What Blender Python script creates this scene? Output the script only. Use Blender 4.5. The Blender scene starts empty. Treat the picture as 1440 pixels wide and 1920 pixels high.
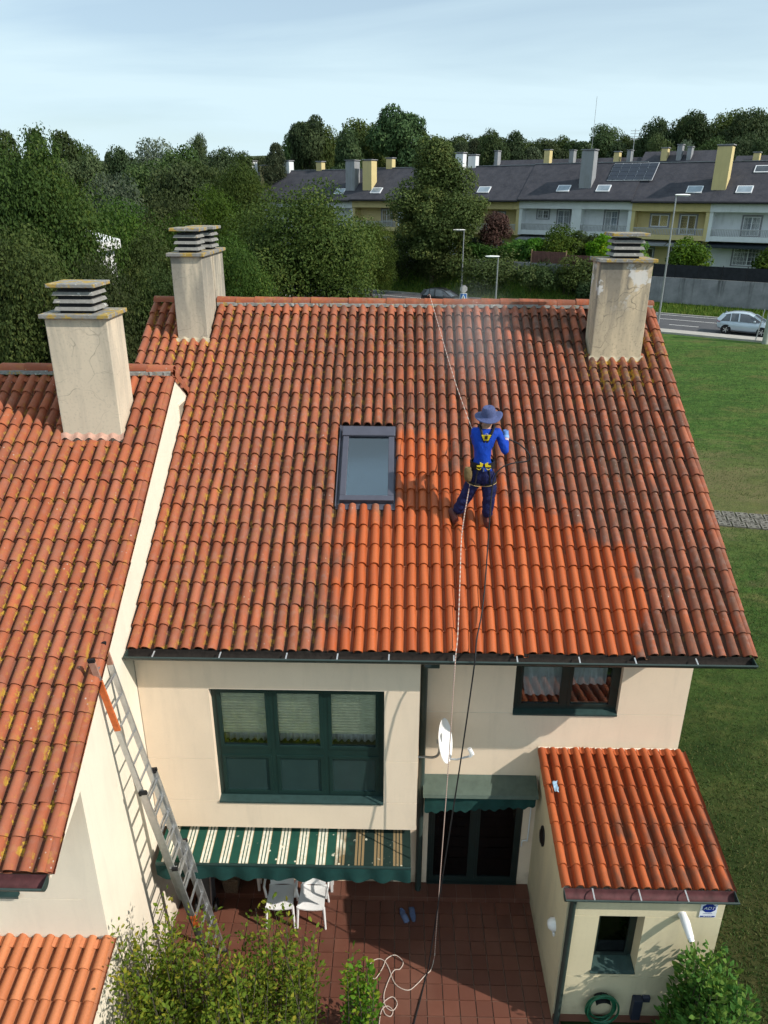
import bpy, bmesh, math, random
import numpy as np
from mathutils import Vector, Matrix, Euler
R = math.radians
rnd = random.Random(7)
scene = bpy.context.scene
COL = scene.collection

# ---------------------------------------------------------------- camera
cam_d = bpy.data.cameras.new('camera'); cam = bpy.data.objects.new('camera', cam_d); COL.objects.link(cam)
cam_d.sensor_fit = 'VERTICAL'; cam_d.sensor_height = 24.0
cam_d.lens = 24.0 * 1400.0 / 1920.0
cam_d.clip_start = 0.1; cam_d.clip_end = 3000
_p, _yaw, _roll = R(22.774), R(0.8436), R(0.3336)
_f = Vector((-math.sin(_yaw) * math.cos(_p), math.cos(_yaw) * math.cos(_p), -math.sin(_p)))
_r = Vector((math.cos(_yaw), math.sin(_yaw), 0)); _u = _r.cross(_f)
_r2 = _r * math.cos(_roll) + _u * math.sin(_roll); _u2 = -_r * math.sin(_roll) + _u * math.cos(_roll)
cam.matrix_world = Matrix(((_r2.x, _u2.x, -_f.x, 0), (_r2.y, _u2.y, -_f.y, 0), (_r2.z, _u2.z, -_f.z, 10.3), (0, 0, 0, 1)))
scene.camera = cam

# ---------------------------------------------------------------- sky and sun
SUN_AZ, SUN_EL = R(114.5), R(39.0)          # azimuth from +Y towards +X
world = bpy.data.worlds.new('World'); scene.world = world; world.use_nodes = True
nt = world.node_tree; nt.nodes.clear()
def N(nt, t, **k):
    n = nt.nodes.new(t)
    for a, b in k.items(): setattr(n, a, b)
    return n
out = N(nt, 'ShaderNodeOutputWorld'); bg = N(nt, 'ShaderNodeBackground'); sky = N(nt, 'ShaderNodeTexSky')
sky.sky_type = 'NISHITA'; sky.sun_disc = False; sky.sun_elevation = SUN_EL; sky.sun_rotation = SUN_AZ
sky.altitude = 100; sky.air_density = 1.0; sky.dust_density = 0.6; sky.ozone_density = 1.6
tc = N(nt, 'ShaderNodeTexCoord'); sep = N(nt, 'ShaderNodeSeparateXYZ'); nt.links.new(tc.outputs['Generated'], sep.inputs[0])
# thin high cloud: noise on a cloud plane seen in perspective, the same over the whole sky
zm = N(nt, 'ShaderNodeMath', operation='MAXIMUM'); nt.links.new(sep.outputs[2], zm.inputs[0]); zm.inputs[1].default_value = 0.0
za = N(nt, 'ShaderNodeMath', operation='ADD'); nt.links.new(zm.outputs[0], za.inputs[0]); za.inputs[1].default_value = 0.12
dx = N(nt, 'ShaderNodeMath', operation='DIVIDE'); nt.links.new(sep.outputs[0], dx.inputs[0]); nt.links.new(za.outputs[0], dx.inputs[1])
dy = N(nt, 'ShaderNodeMath', operation='DIVIDE'); nt.links.new(sep.outputs[1], dy.inputs[0]); nt.links.new(za.outputs[0], dy.inputs[1])
cmb = N(nt, 'ShaderNodeCombineXYZ'); nt.links.new(dx.outputs[0], cmb.inputs[0]); nt.links.new(dy.outputs[0], cmb.inputs[1])
mp = N(nt, 'ShaderNodeMapping'); mp.inputs['Scale'].default_value = (0.42, 0.80, 1); mp.inputs['Rotation'].default_value = (0, 0, R(12)); mp.inputs['Location'].default_value = (3.1, 1.7, 0)
nt.links.new(cmb.outputs[0], mp.inputs[0])
nz = N(nt, 'ShaderNodeTexNoise'); nz.inputs['Scale'].default_value = 0.9; nz.inputs['Detail'].default_value = 6; nz.inputs['Roughness'].default_value = 0.5; nz.inputs['Distortion'].default_value = 0.5
nt.links.new(mp.outputs[0], nz.inputs['Vector'])
cr = N(nt, 'ShaderNodeMapRange'); cr.inputs['From Min'].default_value = 0.34; cr.inputs['From Max'].default_value = 0.55; cr.inputs['To Min'].default_value = 0.45; cr.inputs['To Max'].default_value = 0.95
nt.links.new(nz.outputs['Fac'], cr.inputs[0])
mx = N(nt, 'ShaderNodeMix', data_type='RGBA'); nt.links.new(cr.outputs[0], mx.inputs[0]); nt.links.new(sky.outputs[0], mx.inputs[6]); mx.inputs[7].default_value = (5.9, 7.5, 8.2, 1)
nt.links.new(mx.outputs[2], bg.inputs[0]); bg.inputs[1].default_value = 0.128
nt.links.new(bg.outputs[0], out.inputs[0])
sun_d = bpy.data.lights.new('sun', 'SUN'); sun_d.energy = 5.0; sun_d.angle = R(0.53); sun_d.color = (1.0, 0.93, 0.83)
sun = bpy.data.objects.new('sun', sun_d); COL.objects.link(sun)
_src = Vector((math.sin(SUN_AZ) * math.cos(SUN_EL), math.cos(SUN_AZ) * math.cos(SUN_EL), math.sin(SUN_EL)))
sun.rotation_euler = _src.to_track_quat('Z', 'Y').to_euler(); sun.location = _src * 60
scene.view_settings.view_transform = 'Standard'; scene.view_settings.look = 'None'
scene.view_settings.exposure = -0.04; scene.view_settings.gamma = 1.0; scene.view_settings.use_curve_mapping = False
scene.render.engine = 'CYCLES'
cy = scene.cycles
cy.use_adaptive_sampling = True; cy.adaptive_threshold = 0.03; cy.use_denoising = True; cy.max_bounces = 6; cy.diffuse_bounces = 3; cy.glossy_bounces = 3; cy.transmission_bounces = 4; cy.transparent_max_bounces = 8; cy.volume_bounces = 0
cy.caustics_reflective = False; cy.caustics_refractive = False
try: cy.denoiser = 'OPENIMAGEDENOISE'
except Exception: pass

# ---------------------------------------------------------------- helpers
class MB:
    def __init__(s): s.v = []; s.f = []; s.sm = []
    def add(s, vs, fs, smooth=False):
        o = len(s.v); s.v += [tuple(p) for p in vs]
        s.f += [tuple(i + o for i in f) for f in fs]; s.sm += [smooth] * len(fs); return s
    def box(s, x0, x1, y0, y1, z0, z1):
        return s.add([(x0, y0, z0), (x1, y0, z0), (x1, y1, z0), (x0, y1, z0), (x0, y0, z1), (x1, y0, z1), (x1, y1, z1), (x0, y1, z1)],
                     [(0, 3, 2, 1), (4, 5, 6, 7), (0, 1, 5, 4), (1, 2, 6, 5), (2, 3, 7, 6), (3, 0, 4, 7)])
    def beam(s, p, q, w, h, up=(0, 0, 1), w2=None, h2=None):
        p, q = Vector(p), Vector(q); d = (q - p).normalized(); upv = Vector(up)
        a = d.cross(upv)
        if a.length < 1e-4: a = d.cross(Vector((1, 0, 0)))
        a.normalize(); b = a.cross(d).normalized()
        w2 = w if w2 is None else w2; h2 = h if h2 is None else h2
        vs = []
        for c, ww, hh in ((p, w, h), (q, w2, h2)):
            for sx, sy in ((-1, -1), (1, -1), (1, 1), (-1, 1)): vs.append(c + a * sx * ww / 2 + b * sy * hh / 2)
        return s.add(vs, [(0, 1, 2, 3), (7, 6, 5, 4), (0, 4, 5, 1), (1, 5, 6, 2), (2, 6, 7, 3), (3, 7, 4, 0)])
    def tube(s, path, r, seg=8, cap=True, smooth=True):
        P = [Vector(p) for p in path]; n = len(P)
        rs = r if isinstance(r, (list, tuple)) else [r] * n
        t0 = (P[1] - P[0]).normalized(); a = t0.cross(Vector((0, 0, 1)))
        if a.length < 1e-3: a = t0.cross(Vector((1, 0, 0)))
        a.normalize(); vs = []; fs = []
        for i in range(n):
            t = (P[min(i + 1, n - 1)] - P[max(i - 1, 0)])
            t = t.normalized() if t.length > 1e-9 else t0
            a = (a - t * a.dot(t)); a = a.normalized() if a.length > 1e-6 else t.orthogonal().normalized(); b = t.cross(a)
            for k in range(seg):
                an = 2 * math.pi * k / seg; vs.append(P[i] + (a * math.cos(an) + b * math.sin(an)) * rs[i])
        for i in range(n - 1):
            for k in range(seg):
                k2 = (k + 1) % seg; fs.append((i * seg + k, i * seg + k2, (i + 1) * seg + k2, (i + 1) * seg + k))
        s.add(vs, fs, smooth)
        if cap: s.add(vs[:seg], [tuple(range(seg))[::-1]]); s.add(vs[-seg:], [tuple(range(seg))])
        return s
    def lathe(s, prof, M=None, seg=16, smooth=True, cap=True):
        M = M or Matrix(); vs = []; fs = []; n = len(prof)
        for r, z in prof:
            for k in range(seg):
                an = 2 * math.pi * k / seg; vs.append(M @ Vector((r * math.cos(an), r * math.sin(an), z)))
        for i in range(n - 1):
            for k in range(seg):
                k2 = (k + 1) % seg; fs.append((i * seg + k, i * seg + k2, (i + 1) * seg + k2, (i + 1) * seg + k))
        s.add(vs, fs, smooth)
        if cap:
            s.add(vs[:seg], [tuple(range(seg))[::-1]]); s.add(vs[-seg:], [tuple(range(seg))])
        return s
    def prism(s, poly, x0, x1, ax='x', smooth=False):
        # polygon extruded along an axis; poly = other two coordinates in order
        def P(a, b, c): return {'x': (c, a, b), 'y': (a, c, b), 'z': (a, b, c)}[ax]
        n = len(poly); vs = [P(a, b, x0) for a, b in poly] + [P(a, b, x1) for a, b in poly]
        fs = [tuple(range(n)), tuple(range(2 * n - 1, n - 1, -1))]
        s.add(vs, fs); s.add(vs, [(i, i + n, (i + 1) % n + n, (i + 1) % n) for i in range(n)], smooth); return s
    def grid(s, rows, smooth=True, close=False):
        m = len(rows[0]); vs = [p for r_ in rows for p in r_]; fs = []
        for i in range(len(rows) - 1):
            for k in range(m - 1): fs.append((i * m + k, i * m + k + 1, (i + 1) * m + k + 1, (i + 1) * m + k))
        return s.add(vs, fs, smooth)
    def build(s, name, m, parent=None, local=False, bevel=0, kind=None, fix=True):
        me = bpy.data.meshes.new(name); me.from_pydata(s.v, [], s.f); me.update()
        if fix:
            b = bmesh.new(); b.from_mesh(me); bmesh.ops.remove_doubles(b, verts=b.verts, dist=1e-5); bmesh.ops.recalc_face_normals(b, faces=b.faces); b.to_mesh(me); b.free()
            if any(s.sm):
                for p in me.polygons: p.use_smooth = True
                me.set_sharp_from_angle(angle=R(38))
        elif any(s.sm): me.polygons.foreach_set('use_smooth', s.sm)
        o = bpy.data.objects.new(name, me); COL.objects.link(o)
        for q in (m if isinstance(m, (list, tuple)) else [m]): me.materials.append(q)
        if bevel:
            bv = o.modifiers.new('bevel', 'BEVEL'); bv.width = bevel; bv.segments = 2; bv.limit_method = 'ANGLE'
        if parent: par(o, parent, local)
        if kind: o['kind'] = kind
        return o
WM = {}
def par(o, p, local=False):
    o.parent = p
    if not local:
        w = WM.get(p.name)
        if w is not None: o.matrix_parent_inverse = w.inverted()
    return o
def thing(name, label, cat, loc=(0, 0, 0), rz=0, group=None):
    o = bpy.data.objects.new(name, None); COL.objects.link(o); o.empty_display_size = 0.2
    o.location = loc; o.rotation_euler = (0, 0, rz)
    WM[o.name] = Matrix.LocRotScale(Vector(loc), Euler((0, 0, rz)), None)
    return tag(o, label, cat, group)
def tag(o, label=None, cat=None, group=None, kind=None):
    if label: o['label'] = label
    if cat: o['category'] = cat
    if group: o['group'] = group
    if kind: o['kind'] = kind
    return o
def copy_tree(o, parent=None):
    c = o.copy(); COL.objects.link(c)
    if parent: c.parent = parent
    for ch in list(o.children): copy_tree(ch, c)
    return c
def np_mesh(name, V, F, attrs=None, smooth=None):
    # V (n,3), F (m,k) of one face size; attrs: name -> (type, per-vertex array)
    me = bpy.data.meshes.new(name); V = np.asarray(V, np.float32); F = np.asarray(F, np.int32); k = F.shape[1]
    me.vertices.add(len(V)); me.vertices.foreach_set('co', V.ravel())
    me.loops.add(F.size); me.loops.foreach_set('vertex_index', F.ravel())
    me.polygons.add(len(F)); me.polygons.foreach_set('loop_start', np.arange(0, F.size, k, dtype=np.int32))
    me.polygons.foreach_set('use_smooth', np.asarray(smooth, bool) if np.ndim(smooth) else np.full(len(F), bool(smooth)))
    for nm, (ty, arr) in (attrs or {}).items():
        a = me.attributes.new(nm, ty, 'POINT')
        a.data.foreach_set('vector' if ty == 'FLOAT_VECTOR' else 'value', np.asarray(arr, np.float32).ravel())
    me.update(calc_edges=True); return me
def link(name, me, mats, parent=None, local=False, kind=None):
    o = bpy.data.objects.new(name, me); COL.objects.link(o)
    if not me.materials:
        for q in (mats if isinstance(mats, (list, tuple)) else [mats]): me.materials.append(q)
    if parent: par(o, parent, local)
    if kind: o['kind'] = kind
    return o
def wob(pts, n=6):
    # smooth a polyline (Catmull-Rom)
    P = [Vector(p) for p in pts]; P = [P[0] * 2 - P[1]] + P + [P[-1] * 2 - P[-2]]; res = []
    for i in range(1, len(P) - 2):
        a, b, c, d = P[i - 1:i + 3]
        for k in range(n):
            t = k / n; res.append(0.5 * ((2 * b) + (c - a) * t + (2 * a - 5 * b + 4 * c - d) * t * t + (3 * b - a - 3 * c + d) * t ** 3))
    return res + [P[-2]]

# ---------------------------------------------------------------- materials
class MT:
    def __init__(s, name):
        s.m = bpy.data.materials.new(name); s.m.use_nodes = True; s.t = s.m.node_tree; s.b = s.t.nodes['Principled BSDF']; s.o = s.t.nodes['Material Output']
    def n(s, t, ins=None, **k):
        n = N(s.t, t, **k)
        for a, b in (ins or {}).items(): s.set(n.inputs[a], b)
        return n
    def set(s, sock, v):
        if hasattr(v, 'is_output') or isinstance(v, bpy.types.NodeSocket): s.t.links.new(v, sock)
        else:
            if sock.type == 'RGBA' and len(v) == 3: v = (*v, 1)
            sock.default_value = v
    def pos(s): return s.n('ShaderNodeNewGeometry').outputs['Position']
    def objc(s): return s.n('ShaderNodeTexCoord').outputs['Object']
    def map(s, v, sc): return s.n('ShaderNodeVectorMath', {0: v, 1: sc}, operation='MULTIPLY').outputs[0]
    def noise(s, v, scale, detail=4, rough=0.55, dist=0): return s.n('ShaderNodeTexNoise', {'Vector': v, 'Scale': scale, 'Detail': detail, 'Roughness': rough, 'Distortion': dist}).outputs['Fac']
    def rng(s, v, a, b, c=0.0, d=1.0): return s.n('ShaderNodeMapRange', {0: v, 1: a, 2: b, 3: c, 4: d}).outputs[0]
    def mix(s, f, a, b):
        n = N(s.t, 'ShaderNodeMix', data_type='RGBA'); s.set(n.inputs[0], f); s.set(n.inputs[6], a); s.set(n.inputs[7], b); return n.outputs[2]
    def math(s, op, a, b=0.0, c=None):
        n = N(s.t, 'ShaderNodeMath', operation=op); s.set(n.inputs[0], a); s.set(n.inputs[1], b)
        if c is not None: s.set(n.inputs[2], c)
        return n.outputs[0]
    def attr(s, name, ty='Fac'): return s.n('ShaderNodeAttribute', attribute_name=name).outputs[ty]
    def xyz(s, v): return s.n('ShaderNodeSeparateXYZ', {0: v}).outputs
    def hsv(s, c, h=0.5, sa=1.0, v=1.0): return s.n('ShaderNodeHueSaturation', {'Color': c, 'Hue': h, 'Saturation': sa, 'Value': v}).outputs[0]
    def bump(s, h, strength=0.3, dist=0.02): s.set(s.b.inputs['Normal'], s.n('ShaderNodeBump', {'Height': h, 'Strength': strength, 'Distance': dist}).outputs[0]); return s
    def fin(s, col, rough=0.7, spec=0.3, metal=0.0):
        s.set(s.b.inputs['Base Color'], col); s.set(s.b.inputs['Roughness'], rough); s.b.inputs['Specular IOR Level'].default_value = spec; s.b.inputs['Metallic'].default_value = metal; return s.m
def pm(name, col, rough=0.6, var=0.15, scale=6.0, bump=0.0, spec=0.3, metal=0.0, bscale=40.0, world=True):
    t = MT(name); v = t.pos() if world else t.objc()
    f = t.noise(v, scale, 5, 0.6); a = tuple(c * (1 - var) for c in col); b = tuple(min(1, c * (1 + var)) for c in col)
    if bump: t.bump(t.noise(v, bscale, 3), bump, 0.01)
    return t.fin(t.mix(t.rng(f, 0.3, 0.7), a, b), rough, spec, metal)
# tile material: per-tile tone, weathering, lichen; "clean" areas are where the roof has been washed
def tile_mat(name, dirt=1.0, lich=(0.0, 0.0), clean=False, warm=False, stain=0.0, white=0.3):
    t = MT(name); P = t.pos(); tone = t.attr('tone'); tuv = t.attr('tuv', 'Vector'); ux, uy, _ = t.xyz(tuv); x, y, z = t.xyz(P)
    sl = t.map(P, (7.0, 2.2, 2.2)); n1 = t.noise(sl, 1.0, 5, 0.62); n2 = t.noise(P, 38, 4, 0.65); n3 = t.noise(P, 0.8, 3)
    if warm: c_clean = t.mix(tone, (0.46, 0.150, 0.058), (0.56, 0.20, 0.082))
    else: c_clean = t.mix(tone, (0.365, 0.074, 0.019), (0.465, 0.108, 0.029))
    c_old = t.mix(tone, (0.285, 0.080, 0.040), (0.385, 0.118, 0.060))
    # some tiles kept their colour, some went mauve
    ramp = t.rng(t.math('FRACT', t.math('MULTIPLY', tone, 7.3)), 0.55, 0.8)
    c_old = t.mix(t.math('MULTIPLY', ramp, 0.75), c_old, t.mix(tone, (0.35, 0.085, 0.034), (0.42, 0.112, 0.045)))
    amount = dirt
    if clean:
        wx = t.math('ADD', x, t.rng(t.noise(P, 3.0, 3), 0.3, 0.7, -0.3, 0.3)); d = t.math('MULTIPLY', t.math('SUBTRACT', y, 7.837), 1.1728)
        wd = t.math('ADD', d, t.math('ADD', t.rng(t.noise(P, 4.0, 3), 0.3, 0.7, -0.2, 0.2), t.rng(tone, 0, 1, -0.12, 0.12)))
        boxes = []
        for (a, b, h) in ((-0.62, 3.13, 1.62), (-0.75, 2.55, 2.15), (-0.05, 1.62, 2.95), (-0.02, 0.75, 3.6)):
            m1 = t.rng(wx, a - 0.22, a + 0.22); m2 = t.rng(wx, b + 0.08, b - 0.08); m3 = t.rng(wd, h + 0.14, h - 0.14)
            boxes.append(t.math('MULTIPLY', t.math('MULTIPLY', m1, m2), m3))
        cm = boxes[0]
        for b_ in boxes[1:]: cm = t.math('MAXIMUM', cm, b_)
        left = t.rng(x, -3.3, -0.9, 0.45, 0.0)          # the left strip was never as black
        amount = t.math('MULTIPLY', t.math('SUBTRACT', 1.0, cm), t.math('SUBTRACT', 1.0, left)); base = t.mix(cm, c_old, c_clean)
        spots = None
        for sx_, sy_, ra in ((3.6, 12.15, 0.75), (4.15, 12.6, 0.5), (-3.4, 12.45, 0.6)):
            dd = t.n('ShaderNodeVectorMath', {0: P, 1: (sx_, sy_, 7.087 + (sy_ - 7.837) * 0.6126 - 1.93)}, operation='DISTANCE').outputs['Value']; s1 = t.rng(dd, ra, ra * 0.4); spots = s1 if spots is None else t.math('MAXIMUM', spots, s1)
        lichm = t.math('MULTIPLY', t.math('MAXIMUM', t.rng(x, lich[0], lich[1], 0.85, 0.12), t.math('MULTIPLY', spots, 3.0)), t.math('SUBTRACT', 1.0, cm))
    else:
        base = c_clean if dirt < 0.5 else c_old
        lichm = t.rng(y, lich[0], lich[1], 1.0, 0.35) if lich != (0.0, 0.0) else 0.0
    # fine mottling
    base = t.mix(t.rng(n2, 0.35, 0.75, 0.0, 0.55), base, t.mix(0.5, base, (0.16, 0.075, 0.05)))
    # black algae: streaks along the crown of the barrels, patchy from tile to tile
    prof = t.rng(t.math('ABSOLUTE', t.math('SUBTRACT', ux, 0.05)), 1.1, 0.45)
    pat = t.rng(t.math('ADD', n1, t.rng(t.math('FRACT', t.math('MULTIPLY', tone, 3.7)), 0, 1, -0.13, 0.13)), 0.33, 0.56)
    gm = t.math('MULTIPLY', t.math('MULTIPLY', pat, prof), t.math('MULTIPLY', amount, t.rng(n3, 0.35, 0.62, 0.5, 1.0)))
    if stain: gm = t.math('MAXIMUM', gm, t.math('MULTIPLY', t.math('MULTIPLY', t.rng(n1, 0.42, 0.62), stain), t.math('MULTIPLY', t.rng(y, 8.3, 7.6), t.rng(x, 2.35, 2.8))))
    base = t.mix(t.math('MULTIPLY', gm, t.math('MULTIPLY', t.rng(x, -2.2, 2.2, 0.5, 0.95), t.rng(y, 8.0, 10.5, 0.8, 1.0))), base, t.mix(n2, (0.05, 0.028, 0.021), (0.115, 0.072, 0.052)))
    # grey bloom on old tiles
    base = t.mix(t.math('MULTIPLY', t.math('MULTIPLY', t.rng(t.noise(P, 11, 4), 0.5, 0.68), amount), 0.22), base, (0.28, 0.22, 0.20))
    # pans between barrels: gap shade painted dark together with dirt, then lichen
    pan = t.rng(t.math('ABSOLUTE', ux), 0.92, 1.12)
    base = t.mix(t.math('MULTIPLY', pan, t.math('ADD', t.math('MULTIPLY', amount, 0.55), 0.35)), base, (0.055, 0.036, 0.026))
    ly = t.math('MULTIPLY', t.rng(t.noise(P, 9, 5, 0.7), 0.53, 0.60), t.math('MULTIPLY', t.rng(t.math('ABSOLUTE', ux), 0.62, 1.0, 0.10, 1.0), lichm))
    base = t.mix(ly, base, t.mix(n2, (0.30, 0.17, 0.015), (0.50, 0.32, 0.05)))
    vo = t.n('ShaderNodeTexVoronoi', {'Vector': P, 'Scale': 13.0}); spot = t.math('MULTIPLY', t.rng(vo.outputs['Distance'], 0.15, 0.10), t.rng(t.noise(P, 2.2, 2), 0.55, 0.65))
    base = t.mix(t.math('MULTIPLY', t.math('MULTIPLY', spot, white), amount), base, (0.62, 0.58, 0.52))
    t.bump(t.math('ADD', t.math('MULTIPLY', n2, 0.6), n1), 0.25, 0.006)
    rough = t.rng(amount, 0, 1, 0.5, 0.85) if clean else (0.85 if dirt > 0.5 else 0.62)
    return t.fin(base, rough, 0.3)
M = {}
M['tile_main'] = tile_mat('roof_tile_washed', clean=True, lich=(-3.2, 1.0), white=0.45)
M['tile_left'] = tile_mat('roof_tile_lichen', dirt=0.55, lich=(8.0, 10.5), white=0.8)
M['tile_annex'] = tile_mat('roof_tile_annex', dirt=0.12, stain=0.9)
M['tile_porch'] = tile_mat('roof_tile_porch', dirt=0.06, warm=True)

def stucco(name, col, streak=0.0, crack=0.0, var=0.05, grime=(0.12, 0.12, 0.11), top=None, cover=0.55, flake=0.0):
    t = MT(name); P = t.pos(); x, y, z = t.xyz(P)
    f = t.noise(P, 1.3, 5, 0.6); base = t.mix(t.rng(f, 0.3, 0.7), tuple(c * (1 - var) for c in col), tuple(min(1, c * (1 + var)) for c in col))
    st = t.noise(t.map(P, (9.0, 9.0, 0.7)), 1.0, 4, 0.6)
    faint = t.math('MULTIPLY', t.rng(st, 0.55, 0.75), 0.12); base = t.mix(faint, base, tuple(c * 0.62 for c in col))
    if streak:
        n = t.noise(t.map(P, (3.6, 3.6, 0.55)), 1.0, 5, 0.6, 0.3); m = t.rng(n, cover - 0.05, cover + 0.16)
        if top is not None: m = t.math('MULTIPLY', m, t.rng(z, top - 1.5, top - 0.1, 0.35, 1.0))
        base = t.mix(t.math('MULTIPLY', m, streak), base, t.mix(t.noise(P, 14, 4), grime, tuple(g * 2.0 for g in grime)))
        base = t.mix(t.math('MULTIPLY', t.rng(t.noise(P, 30, 4), 0.55, 0.7), streak * 0.35), base, grime)
    if crack:
        v = t.n('ShaderNodeTexVoronoi', {'Vector': t.n('ShaderNodeVectorMath', {0: P, 1: t.n('ShaderNodeTexNoise', {'Vector': P, 'Scale': 1.5}).outputs['Color']}, operation='ADD').outputs[0], 'Scale': 1.9}, feature='DISTANCE_TO_EDGE')
        m = t.math('MULTIPLY', t.rng(v.outputs['Distance'], 0.011, 0.003), t.rng(t.noise(P, 2.5, 2), 0.42, 0.6)); base = t.mix(t.math('MULTIPLY', m, crack), base, (0.10, 0.095, 0.08))
    base = t.mix(t.math('MULTIPLY', t.rng(t.math('ADD', z, t.rng(t.noise(P, 5, 4), 0.3, 0.7, -0.14, 0.14)), 0.34, 0.06), 0.45), base, (0.20, 0.15, 0.10))
    if flake: base = t.mix(t.math('MULTIPLY', t.math('MULTIPLY', t.rng(t.noise(P, 4.2, 5, 0.6), 0.57, 0.61), t.rng(z, top - 0.75, top - 0.35)), flake), base, (0.66, 0.66, 0.66))
    t.bump(t.noise(P, 160, 3), 0.18, 0.004)
    return t.fin(base, 0.9, 0.15)
M['wall'] = stucco('cream_render', (0.77, 0.63, 0.485), streak=0.12, var=0.035, cover=0.6)
M['wall_light'] = stucco('ivory_render', (0.79, 0.71, 0.585), streak=0.10, var=0.03)
M['wall_annex'] = stucco('pale_yellow_render', (0.62, 0.545, 0.37), streak=0.16, var=0.05)
M['groove'] = pm('groove_filler', (0.74, 0.68, 0.58), 0.9, 0.1, 3)
M['chim_left'] = stucco('chimney_render_left', (0.62, 0.53, 0.41), streak=0.55, crack=0.4, top=8.84, cover=0.53)
M['chim_mid'] = stucco('chimney_render_middle', (0.60, 0.52, 0.40), streak=0.85, crack=0.5, top=9.4, cover=0.37)
M['chim_right'] = stucco('chimney_render_right', (0.60, 0.49, 0.34), streak=0.92, crack=0.7, top=9.4, cover=0.40, grime=(0.10, 0.095, 0.085), flake=0.7)
def lichen_concrete(name, amt):
    t = MT(name); P = t.pos(); n = t.noise(P, 20, 4); base = t.mix(n, (0.13, 0.13, 0.125), (0.33, 0.32, 0.30)); m = t.rng(t.noise(P, 6.5, 5, 0.65), 0.56 - 0.1 * amt, 0.62 - 0.1 * amt)
    base = t.mix(t.math('MULTIPLY', m, 0.85), base, t.mix(n, (0.34, 0.18, 0.015), (0.45, 0.34, 0.07))); base = t.mix(t.rng(t.noise(P, 15, 3), 0.64, 0.7), base, (0.5, 0.5, 0.47))
    t.bump(n, 0.5, 0.01); return t.fin(base, 0.92, 0.15)
M['slab'] = lichen_concrete('lichen_concrete', 0.55); M['slat'] = lichen_concrete('concrete_slat', -0.9)
M['mortar'] = lichen_concrete('ridge_mortar', -0.2)
M['pinkmortar'] = pm('pink_mortar', (0.55, 0.32, 0.24), 0.9, 0.2, 14, 0.4)
M['gutter'] = pm('gutter_green', (0.028, 0.045, 0.04), 0.42, 0.15, 5, spec=0.5)
M['gutter_in'] = pm('gutter_inside', (0.085, 0.03, 0.032), 0.7, 0.4, 9)
M['gutter_dark'] = pm('gutter_near_black', (0.018, 0.014, 0.012), 0.9, 0.4, 20, 0.5)  # near-black tone for the main gutter lining and the fascia
M['strap'] = pm('zinc_strap', (0.42, 0.43, 0.44), 0.45, 0.2, 20, metal=0.4)
M['green'] = pm('green_aluminium', (0.009, 0.028, 0.025), 0.38, 0.12, 4, spec=0.5)
M['green_sill'] = pm('green_sill', (0.026, 0.055, 0.053), 0.4, 0.2, 12, spec=0.5)
M['dark_green'] = pm('dark_window_paint', (0.012, 0.022, 0.02), 0.4, 0.12, 4, spec=0.5)
def glass(name, tint=(0.55, 0.6, 0.58), rough=0.02, refl=1.0):
    t = MT(name); fr = t.n('ShaderNodeFresnel', {'IOR': 1.5}).outputs[0]; tr = t.n('ShaderNodeBsdfTransparent', {'Color': (*tint, 1)}); gl = t.n('ShaderNodeBsdfGlossy', {'Color': (0.9, 0.95, 1, 1), 'Roughness': rough})
    ms = t.n('ShaderNodeMixShader', {0: t.math('MINIMUM', t.math('MULTIPLY', fr, refl), 1.0)}); t.t.links.new(tr.outputs[0], ms.inputs[1]); t.t.links.new(gl.outputs[0], ms.inputs[2]); t.t.links.new(ms.outputs[0], t.o.inputs[0]); return t.m
M['glass'] = glass('window_glass', (0.95, 0.97, 0.96), refl=0.9)
M['glass_sky'] = glass('skylight_glass', (0.55, 0.62, 0.66), 0.06, 4.0)
M['glass_dark'] = glass('door_glass', (0.25, 0.27, 0.28), 0.02, 1.0)
M['panel'] = pm('frosted_dark_panel', (0.022, 0.045, 0.045), 0.25, 0.1, 3, spec=0.6)
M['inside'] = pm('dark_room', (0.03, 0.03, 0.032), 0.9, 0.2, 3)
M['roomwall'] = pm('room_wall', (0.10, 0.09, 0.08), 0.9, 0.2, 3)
M['blind'] = pm('pale_green_blind', (0.74, 0.74, 0.58), 0.6, 0.1, 6)
M['curtain'] = pm('white_curtain', (0.62, 0.62, 0.64), 0.8, 0.1, 6)
M['skyframe'] = pm('grey_aluminium_flashing', (0.075, 0.075, 0.10), 0.45, 0.1, 8, spec=0.5, metal=0.2)
M['rubber'] = pm('black_rubber', (0.012, 0.012, 0.014), 0.6, 0.2, 9)
M['white'] = pm('white_plastic', (0.78, 0.78, 0.78), 0.35, 0.03, 6, spec=0.5)
M['dish'] = pm('white_enamel_dish', (0.80, 0.80, 0.80), 0.35, 0.04, 4, spec=0.5)
M['steel'] = pm('galvanised_steel', (0.36, 0.37, 0.38), 0.42, 0.2, 18, metal=0.7)
M['alu'] = pm('ladder_aluminium', (0.55, 0.56, 0.57), 0.34, 0.12, 14, metal=0.85)
M['orange'] = pm('orange_ladder_paint', (0.52, 0.12, 0.03), 0.5, 0.25, 12)
M['fabric_green'] = pm('green_canvas', (0.007, 0.044, 0.040), 0.85, 0.2, 8, 0.15, bscale=300)
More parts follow.
